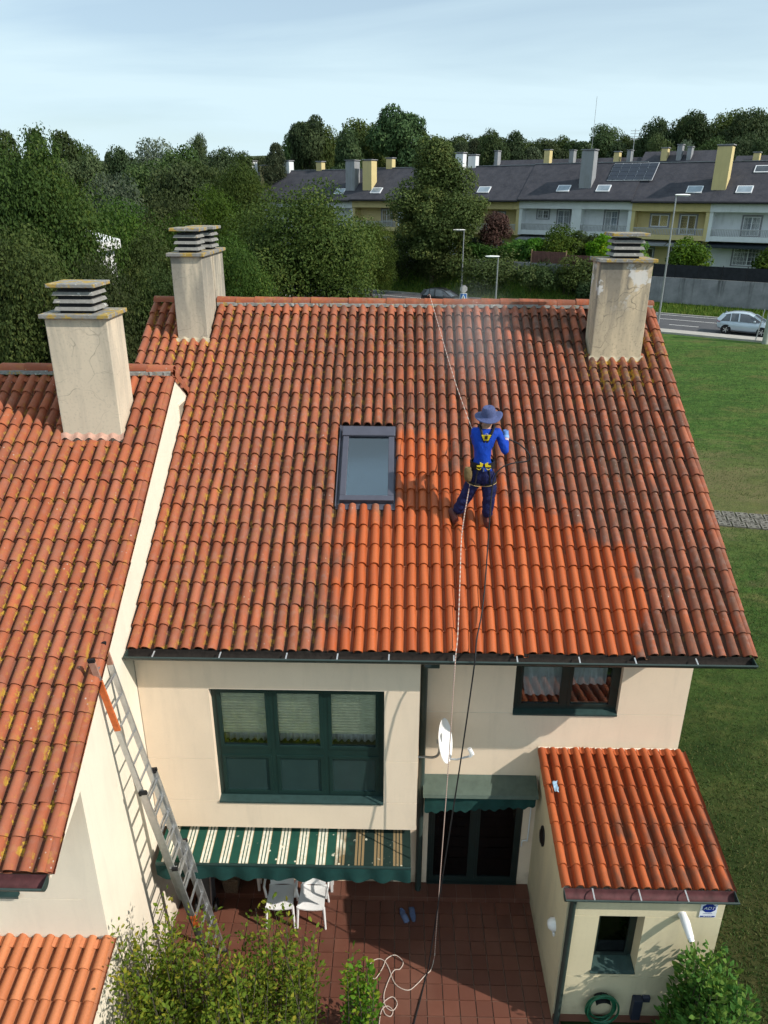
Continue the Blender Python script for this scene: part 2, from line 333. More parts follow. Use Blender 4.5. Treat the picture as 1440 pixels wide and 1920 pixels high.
def awning_mat():
    t = MT('striped_canvas'); P = t.pos(); x, y, z = t.xyz(P); u = t.math('FRACT', t.math('DIVIDE', t.math('ADD', x, 10.063), 0.2655)); m = None
    for a in (0.06, 0.235, 0.41):
        b = t.math('MULTIPLY', t.rng(u, a - 0.008, a + 0.008), t.rng(u, a + 0.125, a + 0.109)); m = b if m is None else t.math('MAXIMUM', m, b)
    edge = None
    for a in (0.045, 0.53):
        b = t.math('MULTIPLY', t.rng(u, a - 0.015, a), t.rng(u, a + 0.03, a + 0.015)); edge = b if edge is None else t.math('MAXIMUM', edge, b)
    base = t.mix(t.rng(t.noise(P, 5, 3), 0.3, 0.7), (0.012, 0.058, 0.042), (0.017, 0.078, 0.055)); base = t.mix(edge, base, (0.42, 0.28, 0.14))
    wcol = t.mix(t.rng(t.noise(P, 22, 5, 0.7), 0.42, 0.62), (0.72, 0.70, 0.60), (0.58, 0.54, 0.42)); old = t.rng(t.math('ADD', x, t.rng(t.noise(P, 4), 0.3, 0.7, -0.15, 0.15)), -0.75, -0.55)
    wcol = t.mix(old, wcol, (0.22, 0.155, 0.08)); base = t.mix(old, base, (0.012, 0.026, 0.022))
    base = t.mix(m, base, wcol); vo = t.n('ShaderNodeTexVoronoi', {'Vector': P, 'Scale': 9.0}); sp = t.math('MULTIPLY', t.rng(vo.outputs['Distance'], 0.20, 0.15), t.rng(t.noise(P, 3), 0.5, 0.56)); base = t.mix(sp, base, (0.6, 0.57, 0.45))
    return t.fin(base, 0.85, 0.15)
M['awning'] = awning_mat()
def patio_mat():
    t = MT('terracotta_floor_tile'); P = t.pos(); r_ = t.n('ShaderNodeObjectInfo').outputs['Random']; tone = t.attr('tone'); k = t.math('FRACT', t.math('ADD', r_, tone))
    base = t.mix(k, (0.110, 0.042, 0.029), (0.155, 0.060, 0.040)); base = t.mix(t.rng(t.noise(P, 6, 5, 0.65), 0.4, 0.7, 0, 0.5), base, (0.12, 0.045, 0.028)); base = t.mix(t.rng(t.noise(P, 1.1, 3), 0.45, 0.7, 0, 0.3), base, (0.20, 0.105, 0.075))
    t.bump(t.noise(P, 25, 3), 0.12, 0.004); return t.fin(base, 0.5, 0.35)
M['patio'] = patio_mat(); M['grout'] = pm('pale_grout', (0.20, 0.155, 0.12), 0.9, 0.5, 1.2)
def lawn_mat():
    t = MT('mown_grass'); P = t.pos(); x, y, z = t.xyz(P); n = t.noise(P, 14, 6, 0.8); w = t.noise(t.map(P, (0.5, 1.1, 0.3)), 1.0, 6, 0.68, 0.5); q = t.noise(t.map(P, (0.28, 0.5, 0.2)), 1.0, 6, 0.7, 0.3)
    base = t.mix(t.rng(w, 0.38, 0.62), (0.036, 0.092, 0.016), (0.085, 0.165, 0.030)); base = t.mix(t.rng(q, 0.50, 0.63, 0, 0.8), base, (0.15, 0.135, 0.05)); base = t.mix(t.rng(n, 0.42, 0.66, 0, 0.65), base, (0.03, 0.055, 0.014)); base = t.mix(t.rng(t.noise(P, 2.6, 5, 0.75), 0.46, 0.62, 0, 0.75), base, (0.024, 0.056, 0.012)); base = t.mix(t.rng(t.noise(P, 7.0, 4, 0.7), 0.5, 0.66, 0, 0.55), base, (0.115, 0.165, 0.04))
    dry = t.rng(t.math('ADD', t.math('ABSOLUTE', t.math('SUBTRACT', y, 26.0)), t.rng(q, 0.3, 0.7, -6, 6)), 6.0, 1.0); base = t.mix(t.math('MULTIPLY', dry, t.rng(n, 0.35, 0.6, 0.3, 0.95)), base, (0.16, 0.13, 0.065))
    near = t.rng(t.math('ADD', y, t.rng(q, 0.3, 0.7, -4, 4)), 19.0, 9.0); base = t.mix(t.math('MULTIPLY', near, 0.85), base, t.mix(t.rng(q, 0.40, 0.6), (0.020, 0.034, 0.010), (0.055, 0.052, 0.020)))
    soil = t.rng(x, 2.0, -3.0); base = t.mix(t.math('MULTIPLY', soil, 0.8), base, (0.035, 0.04, 0.018))
    t.bump(t.math('ADD', n, w), 1.0, 0.06); return t.fin(base, 0.95, 0.1)
M['lawn'] = lawn_mat()
def leaf_mat(name, a, b, c, trans=0.25):
    t = MT(name); tone = t.attr('tone'); r_ = t.n('ShaderNodeObjectInfo').outputs['Random']
    col = t.mix(t.rng(tone, 0.0, 0.6), a, b); col = t.mix(t.rng(tone, 0.66, 0.98, 0, 0.9), col, c); col = t.hsv(col, t.rng(t.math('FRACT', t.math('MULTIPLY', r_, 5.7)), 0, 1, 0.468, 0.512), t.rng(t.math('FRACT', t.math('MULTIPLY', r_, 3.3)), 0, 1, 0.85, 1.12), t.rng(r_, 0, 1, 0.75, 1.4))
    t.fin(col, 0.7, 0.14); tl = t.n('ShaderNodeBsdfTranslucent', {'Color': t.hsv(col, 0.49, 1.05, 1.5)}); ms = t.n('ShaderNodeMixShader', {0: trans}); t.t.links.new(t.b.outputs[0], ms.inputs[1]); t.t.links.new(tl.outputs[0], ms.inputs[2]); t.t.links.new(ms.outputs[0], t.o.inputs[0]); return t.m
M['leaf_oak'] = leaf_mat('oak_leaves', (0.018, 0.04, 0.009), (0.044, 0.08, 0.016), (0.095, 0.125, 0.026))
M['leaf_tall'] = leaf_mat('maple_leaves', (0.03, 0.072, 0.014), (0.078, 0.15, 0.026), (0.17, 0.21, 0.035))
M['leaf_far'] = leaf_mat('far_leaves', (0.02, 0.04, 0.014), (0.044, 0.074, 0.024), (0.085, 0.11, 0.036))
M['leaf_pine'] = leaf_mat('pine_needles', (0.0149, 0.0378, 0.0135), (0.0405, 0.0783, 0.0243), (0.0743, 0.1215, 0.0351), 0.1)
M['leaf_birch'] = leaf_mat('birch_leaves', (0.0336, 0.0552, 0.0264), (0.0744, 0.1020, 0.0480), (0.1440, 0.1500, 0.0720))
M['leaf_red'] = leaf_mat('copper_leaves', (0.045, 0.027, 0.020), (0.085, 0.050, 0.036), (0.13, 0.08, 0.05))
M['leaf_shrub'] = leaf_mat('glossy_shrub_leaves', (0.036, 0.100, 0.014), (0.11, 0.205, 0.026), (0.36, 0.35, 0.045), 0.35)
M['leaf_bright'] = leaf_mat('bright_creeper_leaves', (0.022, 0.085, 0.014), (0.07, 0.19, 0.028), (0.20, 0.30, 0.045), 0.3)
M['leaf_hedge'] = leaf_mat('hedge_leaves', (0.025, 0.065, 0.012), (0.06, 0.13, 0.020), (0.13, 0.19, 0.02), 0.2)
M['leaf_olive'] = leaf_mat('grey_green_leaves', (0.035, 0.058, 0.038), (0.075, 0.105, 0.065), (0.13, 0.16, 0.10))
M['bark'] = pm('bark', (0.085, 0.070, 0.052), 0.95, 0.3, 8, 0.6); M['bark_pale'] = pm('pale_bark', (0.24, 0.22, 0.19), 0.9, 0.3, 8, 0.4)
M['asphalt'] = pm('asphalt', (0.075, 0.075, 0.082), 0.9, 0.18, 1.5, 0.3, bscale=60); M['paint'] = pm('road_paint', (0.62, 0.62, 0.60), 0.8, 0.15, 3); M['pavement'] = pm('concrete_pavement', (0.36, 0.34, 0.31), 0.9, 0.12, 2)
def slate():
    t = MT('slate_roofing'); P = t.pos(); x, y, z = t.xyz(P); n = t.noise(P, 1.2, 6, 0.7); base = t.mix(t.rng(n, 0.35, 0.7), (0.028, 0.029, 0.040), (0.058, 0.057, 0.070)); base = t.mix(t.math('MULTIPLY', t.rng(t.noise(P, 7, 5, 0.75), 0.5, 0.7), 0.5), base, (0.10, 0.085, 0.075))
    row = t.math('FRACT', t.math('MULTIPLY', z, 5.5)); base = t.mix(t.math('MULTIPLY', t.rng(row, 0.16, 0.0), 0.4), base, (0.02, 0.02, 0.024)); t.bump(row, 0.3, 0.02); return t.fin(base, 0.75, 0.3)
M['slate'] = slate()
M['h_white'] = stucco('white_house_render', (0.66, 0.68, 0.70), streak=0.2, var=0.05, cover=0.6); M['h_yellow'] = stucco('yellow_house_render', (0.56, 0.46, 0.23), streak=0.2, var=0.05, cover=0.6)
M['h_grey'] = pm('grey_granite', (0.24, 0.24, 0.26), 0.85, 0.2, 6, 0.2); M['h_chimgrey'] = stucco('grey_chimney_render', (0.26, 0.27, 0.29), streak=0.4, cover=0.5); M['h_frame'] = pm('white_window_frame', (0.72, 0.73, 0.76), 0.4, 0.05, 5)
M['h_pane'] = pm('window_pane_dark', (0.06, 0.07, 0.085), 0.12, 0.4, 0.8, spec=0.7); M['h_pane2'] = pm('window_pane_pale', (0.22, 0.27, 0.32), 0.12, 0.3, 0.8, spec=0.7)
M['rail'] = pm('baluster_concrete', (0.40, 0.40, 0.41), 0.8, 0.15, 6); M['awn_dark'] = pm('dark_awning', (0.02, 0.028, 0.035), 0.8, 0.2, 3)
M['solar'] = pm('solar_cell', (0.014, 0.018, 0.032), 0.16, 0.2, 2, spec=0.7)
def concrete_wall():
    t = MT('weathered_concrete'); P = t.pos(); x, y, z = t.xyz(P); base = t.mix(t.rng(t.noise(P, 0.9, 5, 0.65), 0.3, 0.7), (0.17, 0.175, 0.185), (0.30, 0.30, 0.31)); st = t.noise(t.map(P, (1.6, 1.6, 0.16)), 1.0, 5, 0.7); base = t.mix(t.math('MULTIPLY', t.rng(st, 0.53, 0.68), t.rng(z, 2.2, 3.9, 0.35, 1.0)), base, (0.055, 0.058, 0.055)); return t.fin(base, 0.95, 0.15)
M['concrete'] = concrete_wall(); M['fence_wood'] = pm('red_brown_boards', (0.13, 0.062, 0.052), 0.8, 0.3, 3); M['fence_dark'] = pm('dark_mesh_screen', (0.018, 0.02, 0.024), 0.9, 0.3, 3)
# ---------------------------------------------------------------- roof tiles
PITCH, ROW = 0.165, 0.314
def tile_geo(L, rw=0.061, hb=0.078, th=0.016, lift=0.024):
    # one barrel-and-pan tile: y up the slope, lower lip at y=0; returns verts, quads, (across, along), smooth flags
    seg = 9; V = []; F = []; U = []; S = []
    def prof(y, k, lift):
        pts = []
        for i in range(seg + 1):
            a = math.pi * (1 - i / seg); pts.append((rw * k * math.cos(a), y, hb * k * math.sin(a) + lift, math.cos(a)))
        return pts
    def strip(A, B, sm):
        o = len(V)
        for p in A: V.append(p[:3]); U.append((p[3], p[1] / L))
        for p in B: V.append(p[:3]); U.append((p[3], p[1] / L))
        n = len(A)
        for i in range(n - 1): F.append((o + i, o + i + 1, o + n + i + 1, o + n + i)); S.append(sm)
    f_ = prof(0, 1.0, lift); b_ = prof(L, 0.86, 0.0); strip(f_, b_, True)
    inner = [(x * 0.78, 0.0, (z - lift) * 0.78 + lift, u) for x, y, z, u in f_]; strip([(p[0], 0.0, p[2], p[3]) for p in inner], f_, False)
    inb = [(p[0], 0.09, p[2] - 0.004, p[3]) for p in inner]; strip(inb, inner, True)
    px = [(0.055, 1.0), (0.066, 1.15), (0.085, 1.3), (0.104, 1.5), (0.116, 1.5)]
    pz = [0.012, -0.006, -0.014, -0.008, 0.014]
    pf = [(x, 0, z + lift * 0.7, u) for (x, u), z in zip(px, pz)]; pb = [(x, L, z, u) for (x, u), z in zip(px, pz)]; strip(pf, pb, True)
    strip([(x, 0, z - th, u) for x, _, z, u in pf], pf, False)
    return np.array(V), np.array(F), np.array(U), np.array(S)
def tile_mesh(name, g, tone, m):
    V, F, U, S = g; n = len(V)
    me = np_mesh(name, V, F, {'tone': ('FLOAT', np.full(n, tone)), 'tuv': ('FLOAT_VECTOR', np.c_[U, np.zeros(n)])}, S); me.materials.append(m); return me
def tile_roof(parent, cols, Y0, Z0, slope, nrows, m, skip=None, row=ROW, limit=300, far_first=False, jit=1.0, seed=1):
    rr = random.Random(seed); g = tile_geo(row + 0.055); base = Matrix.Rotation(slope, 4, 'X'); NV = 14
    metas = [tile_mesh('roof_tile', g, (i + 0.5) / NV, m) for i in range(NV)]
    spots = [(j, x) for j in range(nrows) for x in cols if not (skip and skip(x, j))]
    jobs = []
    for j, x in spots:
        d = j * row + rr.uniform(-0.011, 0.011) * jit - (rr.uniform(0.02, 0.045) if rr.random() < 0.035 and jit > 0.9 else 0)
        X = Matrix.Translation((x + rr.uniform(-0.003, 0.003) * jit, Y0 + d * math.cos(slope), Z0 + d * math.sin(slope))) @ base @ Matrix.Rotation(R(rr.gauss(0, 0.9) * jit), 4, 'Z') @ Matrix.Rotation(R(rr.uniform(-1.5, 1.5) * jit), 4, 'Y') @ Matrix.Translation((0, 0, rr.uniform(-0.003, 0.004) * jit))
        jobs.append((X, rr.random()))
    for X, tn in jobs[:limit]:
        o = bpy.data.objects.new('roof_tile', metas[int(tn * NV) % NV]); COL.objects.link(o); o.parent = parent; o.matrix_basis = X if WM.get(parent.name) is None else WM[parent.name].inverted() @ X
    rest = jobs[limit:]
    if rest:
        V, F, U, S = g; n = len(V); VV = []; FF = []; UU = []; TT = []
        Vh = np.c_[V, np.ones(n)]
        for k, (X, tn) in enumerate(rest):
            VV.append((Vh @ np.array(X).T)[:, :3]); FF.append(F + k * n); UU.append(U); TT.append(np.full(n, tn))
        UU = np.vstack(UU); me = np_mesh('upper_tiles', np.vstack(VV), np.vstack(FF), {'tone': ('FLOAT', np.concatenate(TT)), 'tuv': ('FLOAT_VECTOR', np.c_[UU, np.zeros(len(UU))])}, np.tile(S, len(rest)))
        link('upper_tiles', me, m, parent, kind='stuff')
def ridge_row(parent, x0, x1, y, z, m, n, seed=3, mort=True):
    rr = random.Random(seed); step = (x1 - x0) / n; protos = []
    for k in range(6):
        b = MB(); L = step + 0.03; rows = []
        for xx, rad in ((0, 0.098), (L, 0.088)):
            rows.append([(xx, -rad * 1.12 * math.cos(math.pi * i / 8), rad * 0.95 * math.sin(math.pi * i / 8) ** 0.8) for i in range(9)])
        b.grid(rows); b.grid([[(xx, p * 0.86, q * 0.84) for xx, p, q in rows[0]], rows[0]]); b.grid([[(xx, p * 0.86, q * 0.84) for xx, p, q in rows[1]], rows[1]])
        o = b.build('ridge_tile', m); me = o.data; bpy.data.objects.remove(o)
        a = me.attributes.new('tone', 'FLOAT', 'POINT'); a.data.foreach_set('value', np.full(len(me.vertices), rr.random(), np.float32)); a = me.attributes.new('tuv', 'FLOAT_VECTOR', 'POINT'); a.data.foreach_set('vector', np.tile(np.array((0.75, 0.5, 0), np.float32), len(me.vertices))); protos.append(me)
    for i in range(n):
        o = bpy.data.objects.new('ridge_tile', protos[i % 6]); COL.objects.link(o); par(o, parent)
        o.location = (x0 + i * step, y + rr.uniform(-0.006, 0.006), z + rr.uniform(-0.006, 0.006)); o.rotation_euler = (R(rr.uniform(-2, 2)), R(rr.uniform(-0.8, 0.8)), R(rr.uniform(-0.8, 0.8)))
    if mort:
        b = MB(); rows = []; nn = int((x1 - x0) / 0.03)
        for i in range(nn + 1):
            x = x0 + (x1 - x0) * i / nn; w = rr.uniform(-0.012, 0.012)
            rows.append([(x, y - 0.125 + w, z - 0.05), (x, y - 0.115 + w, z - 0.005 + w * 0.6), (x, y - 0.06, z + 0.03), (x, y, z + 0.03)])
        b.grid(rows); b.build('ridge_mortar', M['mortar'], parent)
def filler_row(parent, cols, Y0, Z0, slope, d, m, seed=5):
    # short pan pieces that close the top of the channels
    rr = random.Random(seed); b = MB(); rows = []
    for yy, k in ((0, 1.0), (0.11, 1.0)): rows.append([(-0.036 + 0.012 * i, yy, 0.016 + 0.024 * abs(i - 3) / 3 + (0.012 if yy == 0 else 0)) for i in range(7)])
    b.grid(rows); b.grid([[(x, y, z - 0.014) for x, y, z in rows[0]], rows[0]]); o = b.build('filler_tile', m); me = o.data; bpy.data.objects.remove(o)
    a = me.attributes.new('tone', 'FLOAT', 'POINT'); a.data.foreach_set('value', np.full(len(me.vertices), 0.4, np.float32)); a = me.attributes.new('tuv', 'FLOAT_VECTOR', 'POINT'); a.data.foreach_set('vector', np.tile(np.array((0.8, 0.5, 0), np.float32), len(me.vertices)))
    for x in cols:
        dd = d + rr.uniform(-0.012, 0.012); o = bpy.data.objects.new('filler_tile', me); COL.objects.link(o); o.parent = parent
        X = Matrix.Translation((x + PITCH / 2, Y0 + dd * math.cos(slope), Z0 + dd * math.sin(slope))) @ Matrix.Rotation(slope, 4, 'X') @ Matrix.Rotation(R(rr.uniform(-4, 4)), 4, 'Z'); w = WM.get(parent.name); o.matrix_basis = (w.inverted() @ X) if w else X
def gutter(parent, x0, x1, y, z, spacing, r=0.075, seed=2, lining='gutter_in', reach=0.35):
    # open trough; y,z = centre of its mouth
    rr = random.Random(seed); g = MB(); ins = MB(); pro = [(-r * math.cos(math.pi * i / 10), -r * 1.05 * math.sin(math.pi * i / 10)) for i in range(11)]; pro = [(-r, 0.0)] + pro[1:-1] + [(r, 0.03)]
    g.grid([[(x, y + a, z + b) for a, b in pro] for x in (x0, x1)]); ins.grid([[(x, y + a * 0.93, z + b * 0.93 + 0.002) for a, b in pro] for x in (x0 + 0.006, x1 - 0.006)])
    g.tube([(x0, y - r - 0.004, z), (x1, y - r - 0.004, z)], 0.013, 8)
    o = g.build('gutter', M['gutter'], parent); ins.build('gutter_lining', M[lining], o, local=True)
    for xe in (x0 + 0.004, x1 - 0.004):
        e = MB(); e.prism([(y + a * 0.98, z + b * 0.98) for a, b in pro], xe - 0.004, xe + 0.004); e.build('end_cap', M['gutter'], o, local=True)
    x = x0 + 0.35
    while x < x1 - 0.1:
        s = MB(); s.beam((x, y - r - 0.006, z + 0.010), (x + 0.004, y + r * reach, z + 0.03), 0.017, 0.004); s.build('gutter_bracket', M['strap'], o, local=True); x += spacing * rr.uniform(0.85, 1.15)
    return o
def panel_wall(parent, x0, x1, z0, z1, Y, depth, holes, grooves, m, gap=0.009):
    # rendered wall in courses; shallow joints between the courses show the filler behind
    zs = sorted(set([z0, z1] + [g for g in grooves if z0 < g < z1] + [h[k] for h in holes for k in (2, 3) if z0 < h[k] < z1])); n = 0
    for a, b in zip(zs, zs[1:]):
        cuts = sorted([(h[0], h[1]) for h in holes if h[2] <= a + 1e-6 and h[3] >= b - 1e-6]); xs = []; x = x0
        for c, d in cuts:
            if c > x: xs.append((x, c))
            x = max(x, d)
        if x < x1: xs.append((x, x1))
        for c, d in xs:
            q = MB(); q.box(c, d, Y, Y + depth, a + (gap if a in grooves else 0), b); q.build('wall_panel', m, parent)
    fl = MB()
    for g in grooves:
        cuts = sorted([(h[0], h[1]) for h in holes if h[2] < g < h[3]]); x = x0 + 0.004
        for c, d in cuts + [(x1 - 0.004, 0)]:
            if c > x: fl.box(x, c - 0.002, Y + 0.006, Y + depth - 0.01, g - 0.001, g + gap + 0.001)
            x = d + 0.002
    if grooves: fl.build('joint_filler', M['groove'], parent)
def window(parent, x0, x1, z0, z1, Y, ncol, rows, fm, pane, name='window', fw=0.07, sill=True, inner=None, dep=0.06):
    # rows: list of (z_low, z_high, material) lights per column
    w = MB()
    w.box(x0, x1, Y, Y + dep, z0, z0 + fw); w.box(x0, x1, Y, Y + dep, z1 - fw, z1); w.box(x0, x0 + fw, Y + 0.002, Y + dep - 0.002, z0 + fw, z1 - fw); w.box(x1 - fw, x1, Y + 0.002, Y + dep - 0.002, z0 + fw, z1 - fw)
    o = w.build(name, fm, parent); cw = (x1 - x0 - 2 * fw) / ncol
    for c in range(ncol):
        a = x0 + fw + c * cw; b = a + cw
        if c:
            q = MB(); q.box(a - 0.035, a + 0.035, Y - 0.006, Y + dep - 0.004, z0 + fw, z1 - fw); q.build('mullion', fm, o, local=True)
        for k, (za, zb, pmt) in enumerate(rows):
            a2 = a + (0.035 if c else 0); b2 = b - (0.035 if c < ncol - 1 else 0); s = MB(); sw = 0.045
            s.box(a2, b2, Y - 0.014, Y + 0.03, za, za + sw); s.box(a2, b2, Y - 0.014, Y + 0.03, zb - sw, zb); s.box(a2, a2 + sw, Y - 0.012, Y + 0.028, za + sw, zb - sw); s.box(b2 - sw, b2, Y - 0.012, Y + 0.028, za + sw, zb - sw)
            so = s.build('sash', fm, o, local=True); p_ = MB(); p_.box(a2 + sw, b2 - sw, Y + 0.008, Y + 0.014, za + sw, zb - sw); p_.build('pane', pmt, o, local=True)
    for (za, zb, _), (zc, zd, _) in zip(rows, rows[1:]):
        q = MB(); q.box(x0 + fw, x1 - fw, Y - 0.004, Y + dep - 0.006, zb, zc); q.build('transom', fm, o, local=True)
    if sill:
        q = MB(); q.prism([(Y - 0.001, z0 + 0.030), (Y - sill, z0 + 0.008), (Y - sill, z0 - 0.02), (Y - sill + 0.012, z0 - 0.02), (Y - sill + 0.012, z0 + 0.002), (Y - 0.001, z0 + 0.002)], x0 + 0.002, x1 - 0.002); q.build('sill', M['green_sill'], o, local=True)
    if inner:
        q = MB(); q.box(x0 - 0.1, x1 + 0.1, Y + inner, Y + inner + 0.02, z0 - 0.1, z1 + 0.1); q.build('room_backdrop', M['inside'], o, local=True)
    return o
def verge(parent, p0, p1, up, out_, m, r=0.055, tone=0.5):
    p0, p1, up, o_ = Vector(p0), Vector(p1), Vector(up).normalized(), Vector(out_); q = MB(); rows = []
    for p, k in ((p0, 1.0), (p1, 0.88)): rows.append([p + (o_ * math.sin(a) + up * math.cos(a)) * r * k - up * (max(0, a - 1.571) * 0.0) for a in [-0.9, -0.5, 0, 0.5, 0.95, 1.35, 1.6]] + [p + o_ * r * k - up * 0.075])
    q.grid(rows); q.grid([[v - (p1 - p0).normalized() * 0.0 - up * 0.0 + (p0 - v) * 0.16 for v in rows[0]], rows[0]]); o = q.build('verge_tile', m, parent); n = len(o.data.vertices)
    a = o.data.attributes.new('tone', 'FLOAT', 'POINT'); a.data.foreach_set('value', np.full(n, tone, np.float32)); a = o.data.attributes.new('tuv', 'FLOAT_VECTOR', 'POINT'); a.data.foreach_set('vector', np.tile(np.array((0.72, 0.5, 0), np.float32), n)); return o
# ---------------------------------------------------------------- the main house
TH = R(31.49); YE, ZE = 7.837, 5.172
nY, nZ = -math.sin(TH), math.cos(TH); TY, TZ = YE, ZE - 0.062
def RP(x, d, h=0.0): return Vector((x, YE + d * math.cos(TH) - h * math.sin(TH), TZ + d * math.sin(TH) + h * math.cos(TH)))
house = thing('terraced_house', 'cream two-storey house under the large half-washed red tile roof where the worker stands', 'house', (0.5, 9.5, 0))
# shell
panel_wall(house, -3.30, 0.36, 2.07, 5.08, 8.0, 0.22, [(-2.384, -0.10, 2.55, 4.42)], [2.55, 3.275, 4.42], M['wall'])
panel_wall(house, -3.30, 4.20, 0.0, 5.30, 8.83, 0.22, [(1.738, 3.237, 3.47, 4.347), (0.585, 2.04, 0.11, 2.12), (-2.95, 0.05, 0.1, 1.98)], [2.83, 3.47], M['wall'])
b = MB(); b.box(-3.30, 0.14, 8.22, 8.83, 2.075, 2.2); b.box(0.14, 0.357, 8.22, 8.83, 2.072, 5.05); b.build('bay_underside', M['wall'], house)
b = MB(); b.prism([(9.05, 0), (17.5, 0), (17.5, 5.2), (13.46, 8.3), (9.05, 5.6)], 3.98, 4.20); b.build('gable_wall', M['wall'], house)
b = MB(); b.box(-3.3, 3.98, 17.3, 17.5, 0, 5.2); b.build('rear_wall', M['wall'], house)
b = MB(); b.box(-3.29, 4.38, 7.885, 8.86, 5.03, 5.06); b.build('eave_soffit', M['wall_light'], house); b = MB(); b.box(-3.29, 4.40, 7.845, 7.882, 4.99, 5.10); b.build('fascia', M['gutter_dark'], house)
# roof deck under the tiles and rear slope
b = MB(); b.prism([(YE + 0.03, TZ - 0.03), (13.46, TZ - 0.03 + (13.46 - YE) * math.tan(TH)), (19.1, TZ + 0.02), (19.1, TZ - 0.1), (13.46, TZ - 0.16 + (13.46 - YE) * math.tan(TH)), (YE + 0.03, TZ - 0.13)], -3.33, 4.42)
b.prism([(11.3, TZ - 0.03 + (11.3 - YE) * math.tan(TH)), (13.46, TZ - 0.03 + (13.46 - YE) * math.tan(TH)), (19.1, TZ + 0.02), (19.1, TZ - 0.1), (13.46, TZ - 0.16 + (13.46 - YE) * math.tan(TH)), (11.3, TZ - 0.16 + (11.3 - YE) * math.tan(TH))], -4.22, -3.33)
b.build('roof_deck', pm('brown_underlay', (0.10, 0.05, 0.035), 0.9), house)
cols = [-3.2292 + PITCH * i for i in range(-6, 47)]
CH_R = (3.185, 4.003, 12.31, 12.80); CH_M = (-3.662, -3.155, 12.634, 14.2)
def main_skip(x, j):
    d0, d1 = j * ROW, (j + 1) * ROW; ym = YE + (j + 0.55) * ROW * math.cos(TH)
    if x < -3.25 and ym < 11.55: return True
    if -0.80 < x < 0.0 and 2.22 < (d0 + d1) / 2 + 0.06 < 3.74: return True
    if CH_R[0] - 0.06 < x < CH_R[1] + 0.05 and CH_R[2] - 0.04 < ym < CH_R[3] + 0.06: return True
    if CH_M[0] - 0.05 < x < CH_M[1] + 0.05 and CH_M[2] - 0.04 < ym: return True
    return False
tile_roof(house, cols, YE, TZ, TH, 21, M['tile_main'], main_skip, seed=11)
ridge_row(house, -4.25, -3.66, 13.50, TZ + 6.62 * math.sin(TH) + 0.04, M['tile_main'], 2, 4, False); ridge_row(house, -3.14, 4.44, 13.50, TZ + 6.62 * math.sin(TH) + 0.04, M['tile_main'], 23, 4)
filler_row(house, [x for x in cols if not CH_M[0] - 0.1 < x < CH_M[1] + 0.02 and not CH_R[0] - 0.1 < x < CH_R[1] + 0.02], YE, TZ, TH, 6.42, M['tile_main'])
filler_row(house, [x for x in cols if CH_R[0] - 0.1 < x < CH_R[1] - 0.05], YE, TZ, TH, 5.14, M['tile_main']); filler_row(house, [x for x in cols if CH_M[0] - 0.1 < x < CH_M[1] - 0.05], YE, TZ, TH, 5.52, M['tile_main'])
for k in range(21):   # right-hand verge pieces
    verge(house, RP(4.425, k * ROW, 0.030), RP(4.425, (k + 1) * ROW + 0.04, 0.012), (0, nY, nZ), (1, 0, 0), M['tile_main'], 0.05, rnd.random())
gutter(house, -3.285, 4.415, 7.745, 5.115, 0.72, lining='gutter_dark')
dp = MB(); dp.tube([(0.44, 7.8, 5.0), (0.44, 7.9, 4.93), (0.44, 8.5, 4.80), (0.44, 8.66, 4.70), (0.445, 8.68, 4.5), (0.45, 8.70, 0.02)], 0.05, 10); dpo = dp.build('downpipe', M['gutter'], house)
q = MB(); q.box(0.40, 0.60, 7.95, 8.12, 4.82, 5.05); q.build('rainwater_box', M['gutter'], house, bevel=0.01)
# bay window with three blinds
bw = window(house, -2.384, -0.10, 2.55, 4.42, 8.10, 3, [(2.62, 3.28, M['panel']), (3.40, 4.35, M['glass'])], M['green'], None, sill=0.12)
for c in range(3):
    a = -2.30 + c * 0.715; sl = MB()
    for k in range(15): sl.beam((a, 8.155, 3.64 + k * 0.046), (a + 0.68, 8.155, 3.64 + k * 0.046), 0.03, 0.046, (0, -0.35, 1))
    sl.build('roller_blind', M['blind'], bw, local=True); cu = MB(); rows = []
    for zz in (3.36, 4.3): rows.append([(a + 0.68 * i / 40, 8.32 + 0.03 * math.sin(i * 1.15 + c), zz) for i in range(41)])
    cu.grid(rows); cu.build('curtain', M['curtain'], bw, local=True)
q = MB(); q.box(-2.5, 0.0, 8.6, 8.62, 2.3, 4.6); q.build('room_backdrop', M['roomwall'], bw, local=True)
# upper right window
uw = window(house, 1.738, 3.237, 3.47, 4.347, 8.91, 2, [(3.55, 4.27, M['glass'])], M['dark_green'], None, sill=0.10, fw=0.08)
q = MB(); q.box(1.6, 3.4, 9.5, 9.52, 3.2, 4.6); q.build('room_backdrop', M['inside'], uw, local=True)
cu = MB(); cu.grid([[(1.84 + 0.6 * t, 9.10 + 0.02 * math.sin(t * 30), 4.26) for t in [i / 24 for i in range(25)]], [(1.84 + (0.1 + 0.5 * t) * 1.05, 9.10 + 0.02 * math.sin(t * 30), 3.60) for t in [i / 24 for i in range(25)]]]); cu.build('curtain', pm('grey_curtain', (0.46, 0.47, 0.50), 0.8), uw, local=True)
cu = MB(); cu.grid([[(2.56 + 0.55 * t, 9.10 + 0.02 * math.sin(t * 34), 4.26) for t in [i / 24 for i in range(25)]], [(2.56 + 0.55 * t, 9.10 + 0.02 * math.sin(t * 34), 3.80) for t in [i / 24 for i in range(25)]]]); cu.build('curtain', bpy.data.materials['grey_curtain'], uw, local=True)
